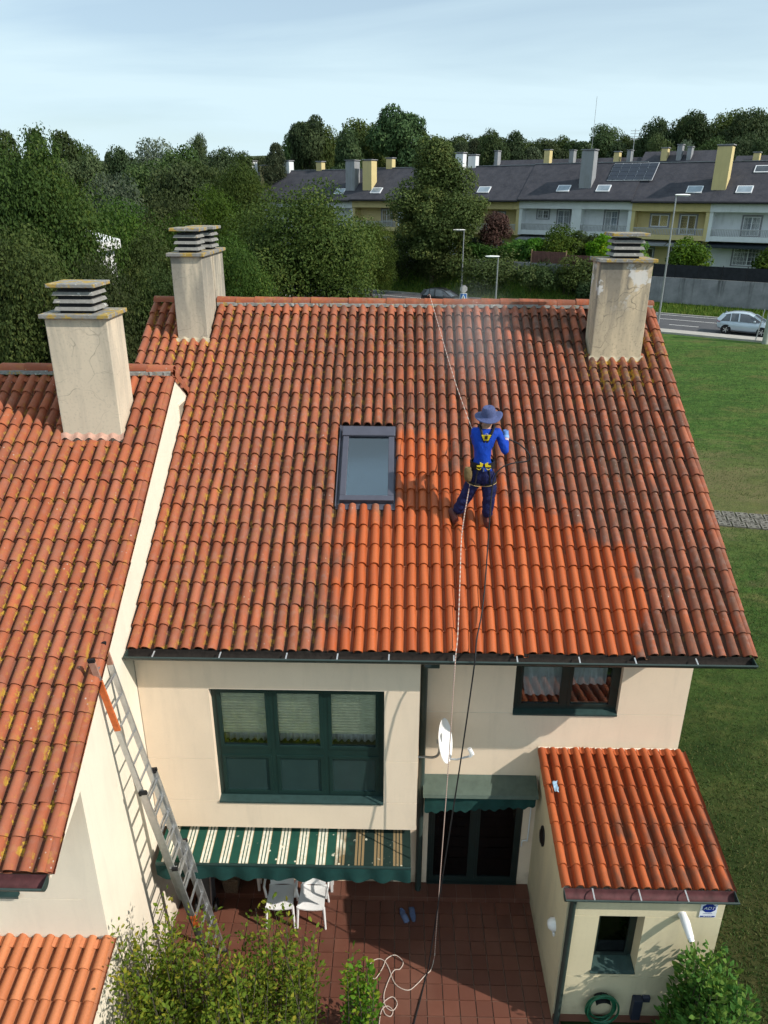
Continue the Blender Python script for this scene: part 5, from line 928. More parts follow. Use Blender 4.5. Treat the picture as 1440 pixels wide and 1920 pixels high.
def leafy(name, label, cat, clumps, n, size, mat, seed, loc=(0, 0, 0), stem=None, group=None, **kw):
    o = thing(name, label, cat, loc, 0, group); me = leaf_cloud('foliage', clumps, n, size, M[mat], seed, **kw); link('foliage', me, None, o, True)
    q = MB()
    if stem: q.tube([(0, 0, -0.3), (0.05, 0, stem * 0.5), (0, 0, stem)], [0.09, 0.07, 0.04], 6)
    else:
        for c in clumps[:6]: q.tube([(c[0] * 0.7, c[1] * 0.7, -0.3 if c[2] > 0.2 else -0.6), (c[0], c[1], c[2])], [0.04, 0.015], 5)
    q.build('stem', M['bark'], o, True); return o
def hedge_cl(L, W, H, n, seed):
    r_ = random.Random(seed); return [(UU.x * a + VV_.x * b_, UU.y * a + VV_.y * b_, z, 0.55, 0.45, 0.45) for a, b_, z in [(r_.uniform(-L / 2, L / 2), r_.uniform(-W / 2, W / 2), r_.uniform(0.2, H - 0.35)) for _ in range(n)]]
p = ST(-35.7, 75.2, 4.2); leafy('hedge', 'long clipped hedge on the retaining wall above the bank', 'hedge', hedge_cl(6.5, 1.2, 1.75, 90, 1), 9000, 0.13, 'leaf_hedge', 1, p)
p = ST(-33.0, 75.3, 4.3); leafy('hedge', 'bright flat-topped hedge section left of the red-brown fence', 'hedge', hedge_cl(3.0, 1.3, 2.2, 60, 2), 7000, 0.13, 'leaf_bright', 2, p)
def blob(label, name, s, t, z, w, h, mat, seed, n=4500, size=0.15, stem=None, k=0.3):
    p = ST(s, t, z); return leafy(name, label, 'shrub' if stem is None else 'tree', crown_round(h, w, seed, 22, 0.05 if stem is None else 0.35, k), n, size, mat, seed, p, stem)
blob('copper-leaved small tree in front of the yellow house', 'copper_tree', -37.3, 78.0, 3.5, 3.1, 5.2, 'leaf_red', 3, 5000, 0.14, 2.6)
blob('grey-green round shrub left of the copper-leaved tree', 'olive_shrub', -39.8, 77.2, 3.9, 2.4, 2.6, 'leaf_olive', 4)
blob('small yellow-green bush at the end of the bright hedge', 'round_bush', -31.6, 75.6, 4.6, 1.6, 2.2, 'leaf_bright', 5)
blob('broad dark rounded shrub in the white house garden above the fence', 'garden_shrub', -29.3, 77.5, 4.0, 4.4, 3.2, 'leaf_oak', 6, 6000)
blob('dark reddish shrub beside the dark awning', 'garden_shrub', -27.2, 78.0, 4.0, 2.6, 3.4, 'leaf_far', 7)
blob('light green climbing bush left of the right chimney cowl', 'climbing_bush', -25.2, 77.5, 3.6, 2.6, 3.6, 'leaf_shrub', 8, 5000)
blob('bright green bush just right of the right chimney cowl', 'bright_bush', -21.6, 76.5, 3.6, 2.2, 3.4, 'leaf_bright', 9, 5000)
blob('tall leafy bush between the yellow and white houses', 'tall_bush', -16.7, 76.6, 3.7, 3.4, 3.4, 'leaf_hedge', 10, 6000)
blob('dark green bush at the right edge by the white house', 'dark_bush', -9.6, 76.6, 3.6, 2.4, 2.6, 'leaf_oak', 11)
blob('ivy-covered bush hanging over the wall beside the right chimney', 'ivy_bush', -26.2, 73.3, 1.9, 3.4, 3.2, 'leaf_oak', 12, 6000)
blob('low dark bush at the foot of the retaining wall near the right chimney', 'low_bush', -24.4, 73.0, 1.0, 2.6, 2.2, 'leaf_far', 13)
blob('wild scrub on the bank under the tall maple', 'scrub', -40.5, 72.9, 2.3, 5.0, 2.8, 'leaf_far', 14, 7000)
blob('dark scrub on the bank below the clipped hedge', 'scrub', -35.0, 73.1, 2.4, 6.0, 1.8, 'leaf_oak', 15, 6000)
blob('dark scrub on the bank below the red-brown fence', 'scrub', -30.2, 73.1, 2.2, 4.2, 2.0, 'leaf_far', 16, 6000)
blob('shady scrub on the bank left of the tall maple', 'scrub', -46.5, 72.9, 2.3, 6.0, 3.4, 'leaf_oak', 17, 7000)
blob('leafy bush in front of the yellow house left of the maple', 'garden_shrub', -55.5, 77.0, 3.5, 5.0, 3.8, 'leaf_oak', 18, 6000)
blob('pale green bush beside the maple trunk', 'garden_shrub', -43.0, 76.0, 3.5, 3.2, 5.6, 'leaf_hedge', 19, 6000)
# ---------------------------------------------------------------- grass blades
def blades(name, label, pts, hmin, hmax, w, m, seed):
    g = np.random.default_rng(seed); n = len(pts); P = np.array(pts); a = g.uniform(0, 6.283, n); h = g.uniform(hmin, hmax, n); lean = g.normal(scale=0.35, size=(n, 2)) * h[:, None]; d = np.c_[np.cos(a), np.sin(a)] * w
    V = np.empty((n, 3, 3)); V[:, 0] = P; V[:, 0, :2] -= d; V[:, 1] = P; V[:, 1, :2] += d; V[:, 2] = P; V[:, 2, 2] += h; V[:, 2, :2] += lean
    me = np_mesh(name, V.reshape(-1, 3), np.arange(n * 3).reshape(-1, 3), {'tone': ('FLOAT', np.repeat(g.random(n), 3))}, False); return tag(link(name, me, m), label, 'grass', kind='stuff')
g = np.random.default_rng(5); pts = []
for s, t in zip(g.uniform(-50, 20, 26000), g.uniform(70.9, 73.85, 26000)): pts.append(tuple(ST(s, t, ground_h(s, t))))
M['blade'] = leaf_mat('grass_blades', (0.035, 0.085, 0.014), (0.075, 0.16, 0.024), (0.16, 0.20, 0.04), 0.3); blades('verge_grass', 'tall bright grass growing along the far side of the road', pts, 0.18, 0.5, 0.05, M['blade'], 6)
pts = []; M['blade_lawn'] = leaf_mat('lawn_blades', (0.020, 0.046, 0.011), (0.050, 0.095, 0.020), (0.15, 0.14, 0.05), 0.3)
for k in range(90000):
    y = 2.0 + 22 * g.random() ** 1.5; x = 4.25 + g.random() * (0.8 + 0.42 * y)
    if 4.0 < x < 4.3 and y > 6.6: continue
    s_, t_ = x * UU.x + y * UU.y, x * VV_.x + y * VV_.y; pts.append((x, y, ground_h(s_, t_) - 0.005))
for k in range(60000):
    y = 15.0 + 38 * g.random(); x = 0.16 * y + 2.0 + g.random() * (0.42 * y); s_, t_ = x * UU.x + y * UU.y, x * VV_.x + y * VV_.y
    if t_ < 58.5 and not (8 < x < 17 and 21.8 < y < 25.6): pts.append((x, y, ground_h(s_, t_) - 0.005))
blades('lawn_grass', 'short mown lawn grass to the right of the house', pts, 0.025, 0.07, 0.012, M['blade_lawn'], 7)
# ---------------------------------------------------------------- street furniture and cars
def street_lamp(s, t, h, label, arm=1.0, dirx=-1, z0=1.0):
    p = ST(s, t, z0); o = thing('street_lamp', label, 'street lamp', tuple(p), 0, 'street lamps along the road'); q = MB(); q.tube([p, p + Vector((0, 0, h * 0.5)), p + Vector((0, 0, h))], [0.09, 0.07, 0.05], 8); q.build('pole', M['steel'], o)
    d = Vector((dirx, 0, 0)); c = p + Vector((0, 0, h)) + d * arm * 0.5; q = MB(); L = arm * 0.62
    rows = []
    for k, (w, hh) in ((-1, (0.10, 0.03)), (-0.8, (0.16, 0.06)), (0.2, (0.17, 0.075)), (0.85, (0.12, 0.05)), (1, (0.05, 0.02))): rows.append([c + d * (-L * k) * -1 + Vector((0, w * math.cos(a), hh * math.sin(a) + 0.05)) for a in [2 * math.pi * i / 10 for i in range(11)]])
    q.grid(rows); q.build('lamp_head', M['dish'], o); q = MB(); q.box(c.x - L * 0.7, c.x + L * 0.7, c.y - 0.1, c.y + 0.1, c.z - 0.045, c.z - 0.02); q.build('lamp_glass', M['h_pane2'], o); return o
street_lamp(-37.3, 70.95, 6.4, 'grey street lamp across the road beside the pedestrian crossing sign', 1.0)
street_lamp(-27.9, 59.3, 4.9, 'short grey street lamp just behind the ridge, left of the right chimney', 0.95)
street_lamp(-14.66, 60.4, 9.6, 'tall grey street lamp right of the right chimney', 0.9, 1)
sg = thing('road_sign', 'blue pedestrian crossing sign under the back of an octagonal sign', 'road sign', tuple(ST(-30.8, 59.0, 0.95))); p = ST(-30.8, 59.0)
q = MB(); q.tube([(p.x, p.y + 0.05, 0.9), (p.x, p.y + 0.05, 3.5)], 0.035, 8); q.build('post', M['steel'], sg)
q = MB(); q.prism([(p.x + 0.33 * math.cos(a), 3.20 + 0.33 * math.sin(a)) for a in [math.pi / 8 + math.pi / 4 * i for i in range(8)]], p.y - 0.01, p.y + 0.01, 'y'); q.build('octagon_plate', pm('plate_back', (0.42, 0.40, 0.41), 0.5), sg, bevel=0.005)
BLUE = pm('sign_blue', (0.0, 0.11, 0.42), 0.4, 0.05); q = MB(); q.box(p.x - 0.31, p.x + 0.31, p.y - 0.012, p.y + 0.012, 2.17, 2.85); bp = q.build('crossing_plate', M['white'], sg, bevel=0.01); q = MB(); q.box(p.x - 0.27, p.x + 0.27, p.y - 0.018, p.y - 0.013, 2.33, 2.81); q.box(p.x - 0.27, p.x + 0.27, p.y - 0.018, p.y - 0.013, 2.20, 2.30); q.build('blue_field', BLUE, bp, local=True)
q = MB(); q.prism([(p.x - 0.21, 2.38), (p.x + 0.21, 2.38), (p.x, 2.77)], p.y - 0.024, p.y - 0.019, 'y'); q.build('white_triangle', M['white'], bp, local=True)
q = MB(); yb = p.y - 0.027
for a, b_ in (((0, 2.60), (0.005, 2.50)), ((0.005, 2.50), (-0.06, 2.40)), ((0.005, 2.50), (0.06, 2.41)), ((0.0, 2.57), (-0.06, 2.52)), ((0.0, 2.57), (0.06, 2.53))): q.beam((p.x + a[0], yb, a[1]), (p.x + b_[0], yb, b_[1]), 0.035, 0.004, (0, 1, 0))
q.lathe([(0.001, -0.002), (0.03, -0.002), (0.03, 0.002), (0.001, 0.002)], Matrix.Translation((p.x, yb, 2.635)) @ Matrix.Rotation(R(90), 4, 'X'), 10); q.build('walking_figure', M['rubber'], bp, local=True)
q = MB(); a = ST(-7.62, 60.0, 0.95); q.tube([a, a + Vector((0.25, 0, 2.3))], 0.04, 8); tag(q.build('leaning_post', M['steel']), 'thin leaning grey post in front of the silver car', 'post')
q = MB(); a = ST(-6.9, 59.55, 0.85); q.tube([a, a + Vector((0, 0, 5.0))], [0.22, 0.19], 10); tag(q.build('concrete_pole', pm('greenish_concrete', (0.33, 0.36, 0.31), 0.9)), 'thick greenish concrete pole at the right edge by the pavement', 'pole')
def car(label, s, t, col, name='parked_car'):
    o = thing(name, label, 'car', tuple(ST(s, t, 0.95)), -AL); PAINT = MT(name + '_paint'); PAINT.b.inputs['Coat Weight'].default_value = 0.6; PAINT.fin(col, 0.32, 0.5, 0.35); PM = PAINT.m; GL = M['h_pane']
    # lower body: stations along x with half-width and top height
    st = [(-0.02, 0.62, 0.55, 0.72), (0.05, 0.76, 0.42, 0.95), (0.35, 0.86, 0.30, 0.99), (0.9, 0.875, 0.24, 0.98), (1.6, 0.88, 0.22, 0.97), (2.5, 0.88, 0.22, 0.95), (3.05, 0.875, 0.24, 0.97), (3.5, 0.85, 0.28, 0.90), (3.85, 0.76, 0.34, 0.76), (4.05, 0.60, 0.42, 0.60)]
    q = MB(); rows = []
    for x, w, zb, zt in st: rows.append([(x, sy * w * k, zb + (zt - zb) * h) for sy, k, h in ((-1, 0.80, 0.0), (-1, 0.97, 0.12), (-1, 1.0, 0.45), (-1, 0.98, 0.75), (-1, 0.90, 0.97), (-1, 0.6, 1.02), (1, 0.6, 1.02), (1, 0.90, 0.97), (1, 0.98, 0.75), (1, 1.0, 0.45), (1, 0.97, 0.12), (1, 0.80, 0.0))])
    q.grid(rows); q.add(rows[0], [tuple(range(12))]); q.add(rows[-1], [tuple(range(12))[::-1]]); q.build('body', PM, o, True)
    ro = [(0.12, 0.93, 0.74, 0.90), (0.42, 1.44, 0.60, 0.93), (0.9, 1.57, 0.60, 0.95), (1.5, 1.61, 0.60, 0.95), (2.1, 1.57, 0.58, 0.94), (2.5, 1.40, 0.58, 0.94), (3.25, 0.96, 0.66, 0.93)]
    q = MB(); rows = [[(x, -0.82 * (1 if i < 6 else 0.95), b_), (x, -w, zt - 0.07), (x, -w * 0.82, zt), (x, w * 0.82, zt), (x, w, zt - 0.07), (x, 0.82 * (1 if i < 6 else 0.95), b_)] for i, (x, zt, w, b_) in enumerate(ro)]
    q.grid(rows); q.build('window_band', GL, o, True)
    q = MB(); q.grid([[(x, sy * w, zt + dz) for sy, w, zt, dz in ((-1, w + 0.012, zt - 0.075, 0), (-1, w * 0.82, zt, 0.012), (1, w * 0.82, zt, 0.012), (1, w + 0.012, zt - 0.075, 0))] for x, zt, w, b_ in ro[1:6]]); q.build('roof_panel', PM, o, True)
    for sy in (-1, 1):
        q = MB()
        for i, (a, b_, wd) in enumerate((((0.10, 0.80, 0.95), (0.45, 0.61, 1.42), 0.30), ((1.55, 0.845, 0.95), (1.50, 0.615, 1.55), 0.09), ((2.48, 0.60, 1.42), (3.28, 0.80, 0.95), 0.07), ((0.95, 0.845, 0.95), (0.92, 0.615, 1.52), 0.05))): q.beam((a[0], sy * (a[1] + 0.005), a[2]), (b_[0], sy * (b_[1] + 0.005), b_[2]), wd, 0.03, (0, sy, 0.35))
        q.build('pillar', PM, o, True); q = MB(); q.lathe([(0.02, -0.09), (0.075, -0.05), (0.085, 0.02), (0.05, 0.08)], Matrix.Translation((2.65, sy * 0.98, 1.05)) @ Matrix.Rotation(R(90), 4, 'X'), 10); q.build('mirror', PM, o, True)
        q = MB(); q.add([(-0.03, sy * 0.60, 0.80), (0.18, sy * 0.86, 0.82), (0.22, sy * 0.85, 0.96), (-0.0, sy * 0.64, 0.97)], [(0, 1, 2, 3)]); q.build('tail_light', pm('tail_red', (0.35, 0.01, 0.015), 0.3), o, True)
        q = MB(); q.add([(4.02, sy * 0.50, 0.62), (3.75, sy * 0.80, 0.66), (3.62, sy * 0.82, 0.80), (3.95, sy * 0.55, 0.72)], [(0, 1, 2, 3)]); q.build('headlight', M['glass'], o, True)
        for x in (0.72, 3.22):
            X = Matrix.Translation((x, sy * 0.80, 0.30)) @ Matrix.Rotation(R(90) * sy, 4, 'X'); q = MB(); q.lathe([(0.20, -0.10), (0.29, -0.10), (0.31, -0.06), (0.31, 0.06), (0.29, 0.10), (0.20, 0.10)], X, 20); w = q.build('wheel', M['rubber'], o, True); q = MB(); q.lathe([(0.19, -0.102), (0.20, -0.095), (0.205, -0.06)], X, 20, cap=False)
            for k in range(5):
                a = k * 2 * math.pi / 5; q.beam(X @ Vector((0, 0, -0.095)), X @ Vector((0.2 * math.cos(a), 0.2 * math.sin(a), -0.098)), 0.06, 0.02, (0, 1, 0))
            q.build('rim', M['alu'], w, True); q = MB(); q.lathe([(0.001, 0.0), (0.37, 0.0), (0.37, 0.02)], Matrix.Translation((x, sy * 0.872, 0.32)) @ Matrix.Rotation(R(90) * sy, 4, 'X'), 20, cap=False); q.build('wheel_arch', M['rubber'], o, True)
    return o
car('silver hatchback on the road at the right edge, seen from its side', -10.85, 63.3, (0.46, 0.53, 0.60))
car('black car on the road of which only the roof shows above the ridge', -37.6, 64.0, (0.008, 0.008, 0.01))
# ---------------------------------------------------------------- awnings
aw = thing('striped_awning', 'green and white striped awning with scalloped valance over the terrace doors', 'awning', (-1.45, 8.2, 2.0)); X0, X1 = -3.22, 0.285
q = MB(); rows = []
for k in range(9):
    t = k / 8; y = 8.80 - t * 1.26; z = 2.05 - t * 0.175 - 0.02 * math.sin(math.pi * t); rows.append([(X0 + (X1 - X0) * i / 40, y, z + 0.004 * math.sin(i * 2.1 + k)) for i in range(41)])
q.grid(rows); q.build('canopy', M['awning'], aw)
q = MB(); q.tube([(X0, 7.53, 1.865), (X1, 7.53, 1.865)], 0.022, 8); q.build('front_bar', M['green'], aw)
q = MB(); rows = [[], [], []]
for i in range(201):
    x = X0 + (X1 - X0) * i / 200; sc = abs(math.sin((x - X0) / 0.27 * math.pi)) ** 0.7
    for k, zz in enumerate((1.855, 1.75, 1.655 - 0.035 * sc)): rows[k].append((x, 7.515 + 0.012 * math.sin(x * 17) * k - 0.004 * k, zz))
q.grid(rows); q.build('valance', M['fabric_green'], aw)
for x in (-2.9, 0.05): q = MB(); q.beam((x, 8.78, 1.92), (x, 7.56, 1.83), 0.035, 0.03); q.build('folding_arm', M['white'], aw)
ab = thing('closed_awning', 'closed green awning box with hanging fabric above the sliding door', 'awning', (1.3, 8.7, 2.2))
q = MB(); q.prism([(8.826, 2.34), (8.52, 2.23), (8.50, 2.18), (8.54, 2.16), (8.826, 2.17)], 0.475, 2.17); q.build('cassette', pm('grey_green_metal', (0.085, 0.115, 0.095), 0.45, 0.15, 8), ab)
q = MB(); rows = [[], [], []]
for i in range(81):
    x = 0.50 + 1.64 * i / 80; dz = 0.10 + 0.10 * (1 - i / 80) ** 0.6 + 0.014 * math.sin(i * 0.9)
    for k in range(3): rows[k].append((x, 8.56 - 0.01 * k + 0.015 * math.sin(x * 14 + k), 2.17 - dz * k * 0.75))
q.grid(rows); q.build('hanging_fabric', M['fabric_green'], ab)
# ---------------------------------------------------------------- satellite dish
sd_ = thing('satellite_dish', 'white satellite dish on a curved arm at the bay corner', 'satellite dish', (0.36, 8.50, 2.94)); nrm = Vector((0.93, -0.25, 0.27)).normalized(); X = Matrix.Translation((0.745, 8.32, 3.385)) @ nrm.to_track_quat('Z', 'Y').to_matrix().to_4x4()
q = MB(); q.lathe([(0.001, -0.075), (0.10, -0.066), (0.20, -0.035), (0.28, 0.0), (0.30, 0.010), (0.305, 0.004), (0.285, -0.008), (0.20, -0.043), (0.10, -0.074), (0.001, -0.083)], X, 32, cap=False); q.build('reflector', M['dish'], sd_)
q = MB(); q.tube(wob([(0.34, 8.50, 2.94), (0.47, 8.50, 2.94), (0.60, 8.46, 2.97), (0.67, 8.42, 3.08), (0.68, 8.39, 3.35)], 5), 0.018, 8); q.build('mast_arm', M['steel'], sd_)
q = MB(); q.box(0.655, 0.705, 8.36, 8.42, 3.27, 3.43); q.tube([(0.64, 8.43, 3.31), (0.64, 8.35, 3.31)], 0.008, 6); q.build('bracket', M['steel'], sd_)
q = MB(); q.tube([(0.765, 8.29, 3.10), (0.91, 8.25, 3.12), (1.09, 8.20, 3.23)], 0.013, 6); q.build('feed_arm', M['strap'], sd_); q = MB(); q.tube([(1.08, 8.205, 3.21), (1.11, 8.195, 3.27), (1.07, 8.21, 3.35)], [0.02, 0.032, 0.03], 8); q.build('receiver', M['white'], sd_)
# ---------------------------------------------------------------- ladder
ld = thing('extension_ladder', 'three-section aluminium ladder with orange-painted ends leaning on the ivory gable wall', 'ladder', (-2.55, 7.35, 0.02)); LD = Vector((0.143, 0.057, -1)); LN = Vector((1, 0, 0.143)).normalized(); T0 = Vector((-3.315, 7.06, 5.60)); wd = Vector((0, 1, 0))
def lp(l, side, w, off): return T0 + LD * l + wd * side * w / 2 + LN * off
for k, (l0, l1, w, off) in enumerate(((0.0, 3.9, 0.345, 0.0), (1.95, 4.9, 0.405, 0.045), (3.25, 5.57, 0.465, 0.09))):
    for side in (-1, 1):
        q = MB(); q.beam(lp(l0, side, w, off), lp(l1, side, w, off), 0.026, 0.07, LN); rl = q.build('rail', M['alu'], ld, bevel=0.003); q = MB(); q.beam(lp(l0 - 0.012, side, w, off), lp(l0 + 0.03, side, w, off), 0.032, 0.078, LN); q.build('end_cap', M['rubber'], rl, local=True)
        if k == 0: 
            for a, b_ in (((0.03, 0.30),) if side > 0 else ((0.03, 0.22), (0.28, 1.0))): q = MB(); q.beam(lp(a, side, w, off), lp(b_, side, w, off), 0.0275, 0.0715, LN); q.build('paint_band', M['orange'] if a > 0.1 else pm('worn_orange', (0.36, 0.19, 0.14), 0.5, 0.2, 12), rl, local=True)
        if k == 2 and side < 0: q = MB(); q.beam(lp(4.15, side, w, off), lp(4.38, side, w, off), 0.0275, 0.0715, LN); q.build('paint_band', M['orange'], rl, local=True)
    l = l0 + 0.17
    while l < l1 - 0.05:
        q = MB(); q.tube([lp(l, -1, w, off), lp(l, 1, w, off)], 0.016, 6); q.build('rung', M['alu'], ld); l += 0.28
    if k:
        q = MB(); q.beam(lp(l0 + 0.02, -1.04, w, off - 0.02), lp(l0 + 0.02, -0.86, w, off - 0.02), 0.06, 0.09, LN); q.build('guide_bracket', M['rubber'] if k == 1 else M['steel'], ld); q = MB(); q.beam(lp(l0 + 0.02, 0.86, w, off - 0.02), lp(l0 + 0.02, 1.04, w, off - 0.02), 0.06, 0.09, LN); q.build('guide_bracket', M['rubber'] if k == 1 else M['steel'], ld)
for side in (-1, 1): q = MB(); q.beam(lp(5.54, side, 0.465, 0.09), lp(5.585, side, 0.465, 0.09), 0.05, 0.09, LN); q.build('rubber_foot', M['rubber'], ld)
# ---------------------------------------------------------------- terrace furniture
def chair(x, y, rz, label, group):
    o = thing('garden_chair', label, 'chair', (x, y, 0.02), rz, group)
    q = MB(); rows = []
    for k in range(6):
        t = k / 5; yy = -0.21 + 0.42 * t; ww = 0.205 - 0.02 * t; rows.append([(ww * u, yy - 0.012 * (1 - u * u) * (1 if k == 0 else 0), 0.43 + 0.015 * t * -1 + 0.016 * u * u - (0.02 if k == 0 else 0)) for u in [-1 + 0.25 * i for i in range(9)]])
    q.grid(rows); q.grid([[(a, b_, c - 0.022) for a, b_, c in r_] for r_ in rows]); q.grid([[(a, b_, c - 0.022) for a, b_, c in rows[0]], rows[0]]); q.build('seat', M['white'], o, True)
    q = MB(); rows = []
    for k in range(6):
        t = k / 5; rows.append([((0.185 - 0.035 * t * t) * u, 0.20 + 0.10 * t + 0.025 * (1 - u * u), 0.42 + 0.42 * t - 0.02 * t * u * u) for u in [-1 + 0.25 * i for i in range(9)]])
    q.grid(rows); q.grid([[(a, b_ + 0.02, c) for a, b_, c in r_] for r_ in rows]); q.grid([rows[-1], [(a, b_ + 0.02, c) for a, b_, c in rows[-1]]]); q.build('backrest', M['white'], o, True)
    for sx in (-1, 1):
        q = MB(); q.tube([(sx * 0.195, -0.19, 0.43), (sx * 0.215, -0.21, 0.0)], [0.022, 0.017], 8); q.build('leg', M['white'], o, True); q = MB(); q.tube([(sx * 0.185, 0.20, 0.43), (sx * 0.215, 0.27, 0.0)], [0.022, 0.017], 8); q.build('leg', M['white'], o, True)
        q = MB(); q.tube(wob([(sx * 0.18, 0.26, 0.64), (sx * 0.235, 0.16, 0.655), (sx * 0.245, 0.0, 0.64), (sx * 0.235, -0.03, 0.60), (sx * 0.215, -0.03, 0.44)], 4), 0.019, 8); q.build('armrest', M['white'], o, True)
    return o
chair(-1.665, 8.24, R(2), 'left one of the two white plastic chairs under the striped awning', 'white chairs on the terrace'); chair(-1.185, 8.24, R(-1), 'right one of the two white plastic chairs under the striped awning', 'white chairs on the terrace')
tb = thing('garden_table', 'white plastic table mostly hidden under the striped awning behind the chairs', 'table', (-1.5, 8.75, 0.1))
q = MB(); q.box(-2.16, -0.86, 8.57, 8.80, 0.70, 0.73); q.build('table_top', M['white'], tb, bevel=0.01)
for x, y in ((-2.08, 8.62), (-0.92, 8.62), (-2.08, 8.76), (-0.92, 8.76)): q = MB(); q.beam((x, y, 0.72), (x, y, 0.11), 0.06, 0.06, w2=0.035, h2=0.035); q.build('leg', M['white'], tb)
pt = thing('wicker_planter', 'square brown wicker planter in the shade under the awning', 'planter', (-2.52, 8.66, 0.1)); q = MB(); WK = pm('dark_wicker', (0.13, 0.095, 0.065), 0.9, 0.5, 40, 0.6)
for k in range(8): w_ = 0.10 + 0.0035 * k + (0.003 if k % 2 else 0); q.box(-2.52 - w_, -2.52 + w_, 8.66 - w_, 8.66 + w_, 0.108 + k * 0.035, 0.108 + (k + 1) * 0.035)
q.build('basket', WK, pt); q = MB(); q.box(-2.635, -2.405, 8.545, 8.775, 0.388, 0.41); q.build('rim', WK, pt)
tr = thing('shopping_trolley', 'dark wheeled trolley bag parked behind the ladder foot', 'trolley', (-2.86, 8.40, 0.02)); q = MB(); q.prism([(8.28, 0.16), (8.50, 0.12), (8.54, 0.62), (8.36, 0.66)], -2.98, -2.74); q.build('bag', pm('grey_bag', (0.07, 0.075, 0.085), 0.7), tr, bevel=0.03); q = MB(); q.tube(wob([(-2.96, 8.26, 0.10), (-2.96, 8.34, 0.70), (-2.95, 8.25, 0.86), (-2.77, 8.25, 0.86), (-2.76, 8.34, 0.70), (-2.76, 8.26, 0.10)], 4), 0.012, 6); q.build('handle', M['steel'], tr)
for x in (-3.0, -2.70): q = MB(); q.lathe([(0.03, -0.02), (0.095, -0.02), (0.105, 0.0), (0.095, 0.02), (0.03, 0.02)], Matrix.Translation((x, 8.33, 0.125)) @ Matrix.Rotation(R(90), 4, 'Y'), 16); q.build('wheel', M['rubber'], tr)
SLM = pm('blue_grey_foam', (0.13, 0.17, 0.30), 0.8, 0.2, 20)
def slipper(x, y, rz, label):
    o = thing('slipper', label, 'slipper', (x, y, 0.021), rz, 'pair of slippers'); q = MB(); out_ = [(0.042 * math.cos(a) * (1 + 0.12 * math.sin(a)), 0.125 * math.sin(a)) for a in [2 * math.pi * i / 20 for i in range(20)]]; q.prism(out_, 0.0, 0.028, 'z'); q.build('sole', SLM, o, True, bevel=0.006)
    q = MB(); q.grid([[(0.046 * math.cos(math.pi * i / 8), yy, 0.015 + hh * math.sin(math.pi * i / 8)) for i in range(9)] for yy, hh in ((-0.125, 0.018), (-0.09, 0.045), (-0.03, 0.06), (0.0, 0.058))]); q.build('upper', SLM, o, True); q = MB(); q.grid([[(x_, y_, 0.022), (x_ * 1.05, y_ * 1.03, 0.05)] for x_, y_ in out_[1:10]]); q.build('heel_rim', SLM, o, True)
slipper(0.225, 8.26, R(25), 'left blue-grey slipper lying skewed on the shaded terrace'); slipper(0.36, 8.29, R(-172), 'right blue-grey slipper standing straight on the shaded terrace')
# ---------------------------------------------------------------- annex fittings
sl = thing('spot_lamp', 'white tubular spot lamp on the annex front beside the window', 'lamp', (3.66, 6.72, 2.06)); q = MB(); q.lathe([(0.001, 0), (0.055, 0), (0.05, 0.03), (0.001, 0.035)], Matrix.Translation((3.66, 6.729, 2.06)) @ Matrix.Rotation(R(90), 4, 'X'), 16); q.build('wall_plate', M['white'], sl); q = MB(); q.tube([(3.66, 6.70, 2.07), (3.665, 6.62, 2.06), (3.69, 6.47, 1.97)], [0.05, 0.055, 0.042], 14); q.tube([(3.69, 6.47, 1.97), (3.697, 6.44, 1.95)], [0.036, 0.034], 14); q.build('lamp_tube', M['white'], sl)
wl = thing('bulkhead_lamp', 'white bulkhead lamp on the shaded annex side wall', 'lamp', (2.215, 7.14, 1.31)); q = MB(); q.lathe([(0.001, 0.10), (0.05, 0.09), (0.085, 0.05), (0.09, 0.0)], Matrix.Translation((2.219, 7.14, 1.33)) @ Matrix.Rotation(R(-90), 4, 'Y'), 18); q.build('globe', M['white'], wl); q = MB(); q.box(2.19, 2.219, 7.06, 7.22, 1.19, 1.25); q.build('base', M['white'], wl, bevel=0.01)
vn = thing('oval_wall_fitting', 'dark oval wall fitting on the annex side wall near the roof', 'lamp', (2.215, 8.24, 1.77)); q = MB(); q.lathe([(0.001, 0.05), (0.07, 0.045), (0.10, 0.02), (0.105, 0.0)], Matrix.Translation((2.219, 8.22, 1.77)) @ Matrix.Rotation(R(-90), 4, 'Y') @ Matrix.Diagonal((1.45, 1.0, 1, 1)), 20); q.build('body', pm('black_brown', (0.012, 0.009, 0.008), 0.4), vn); q = MB(); q.lathe([(0.10, 0.02), (0.115, 0.02), (0.115, 0.0)], Matrix.Translation((2.2185, 8.22, 1.77)) @ Matrix.Rotation(R(-90), 4, 'Y') @ Matrix.Diagonal((1.45, 1.0, 1, 1)), 20, cap=False); q.build('rim', M['rubber'], vn)  # framed dark oval, built as a solid black-brown body
q = MB(); q.tube(wob([(2.14, 8.80, 2.1), (2.14, 8.80, 1.15), (2.12, 8.80, 1.08), (2.06, 8.80, 1.06), (2.055, 8.80, 0.95)], 4), 0.012, 6); tag(q.build('cable_conduit', M['white']), 'thin white cable conduit beside the sliding door', 'conduit')
sb = thing('alarm_sign', 'small white alarm plate with blue octagon at the top corner of the annex front', 'sign', (3.97, 6.725, 2.05)); q = MB(); q.box(3.868, 4.075, 6.718, 6.728, 2.03, 2.275); pl = q.build('plate', pm('plate_white', (0.72, 0.74, 0.80), 0.4, 0.03), sb)
NB = pm('navy_print', (0.012, 0.03, 0.23), 0.4, 0.05); q = MB(); q.prism([(3.9715 + 0.085 * 1.02 * math.cos(a), 2.19 + 0.075 * math.sin(a)) for a in [math.pi / 8 + math.pi / 4 * i for i in range(8)]], 6.715, 6.7175, 'y'); q.build('octagon', NB, pl, local=True)
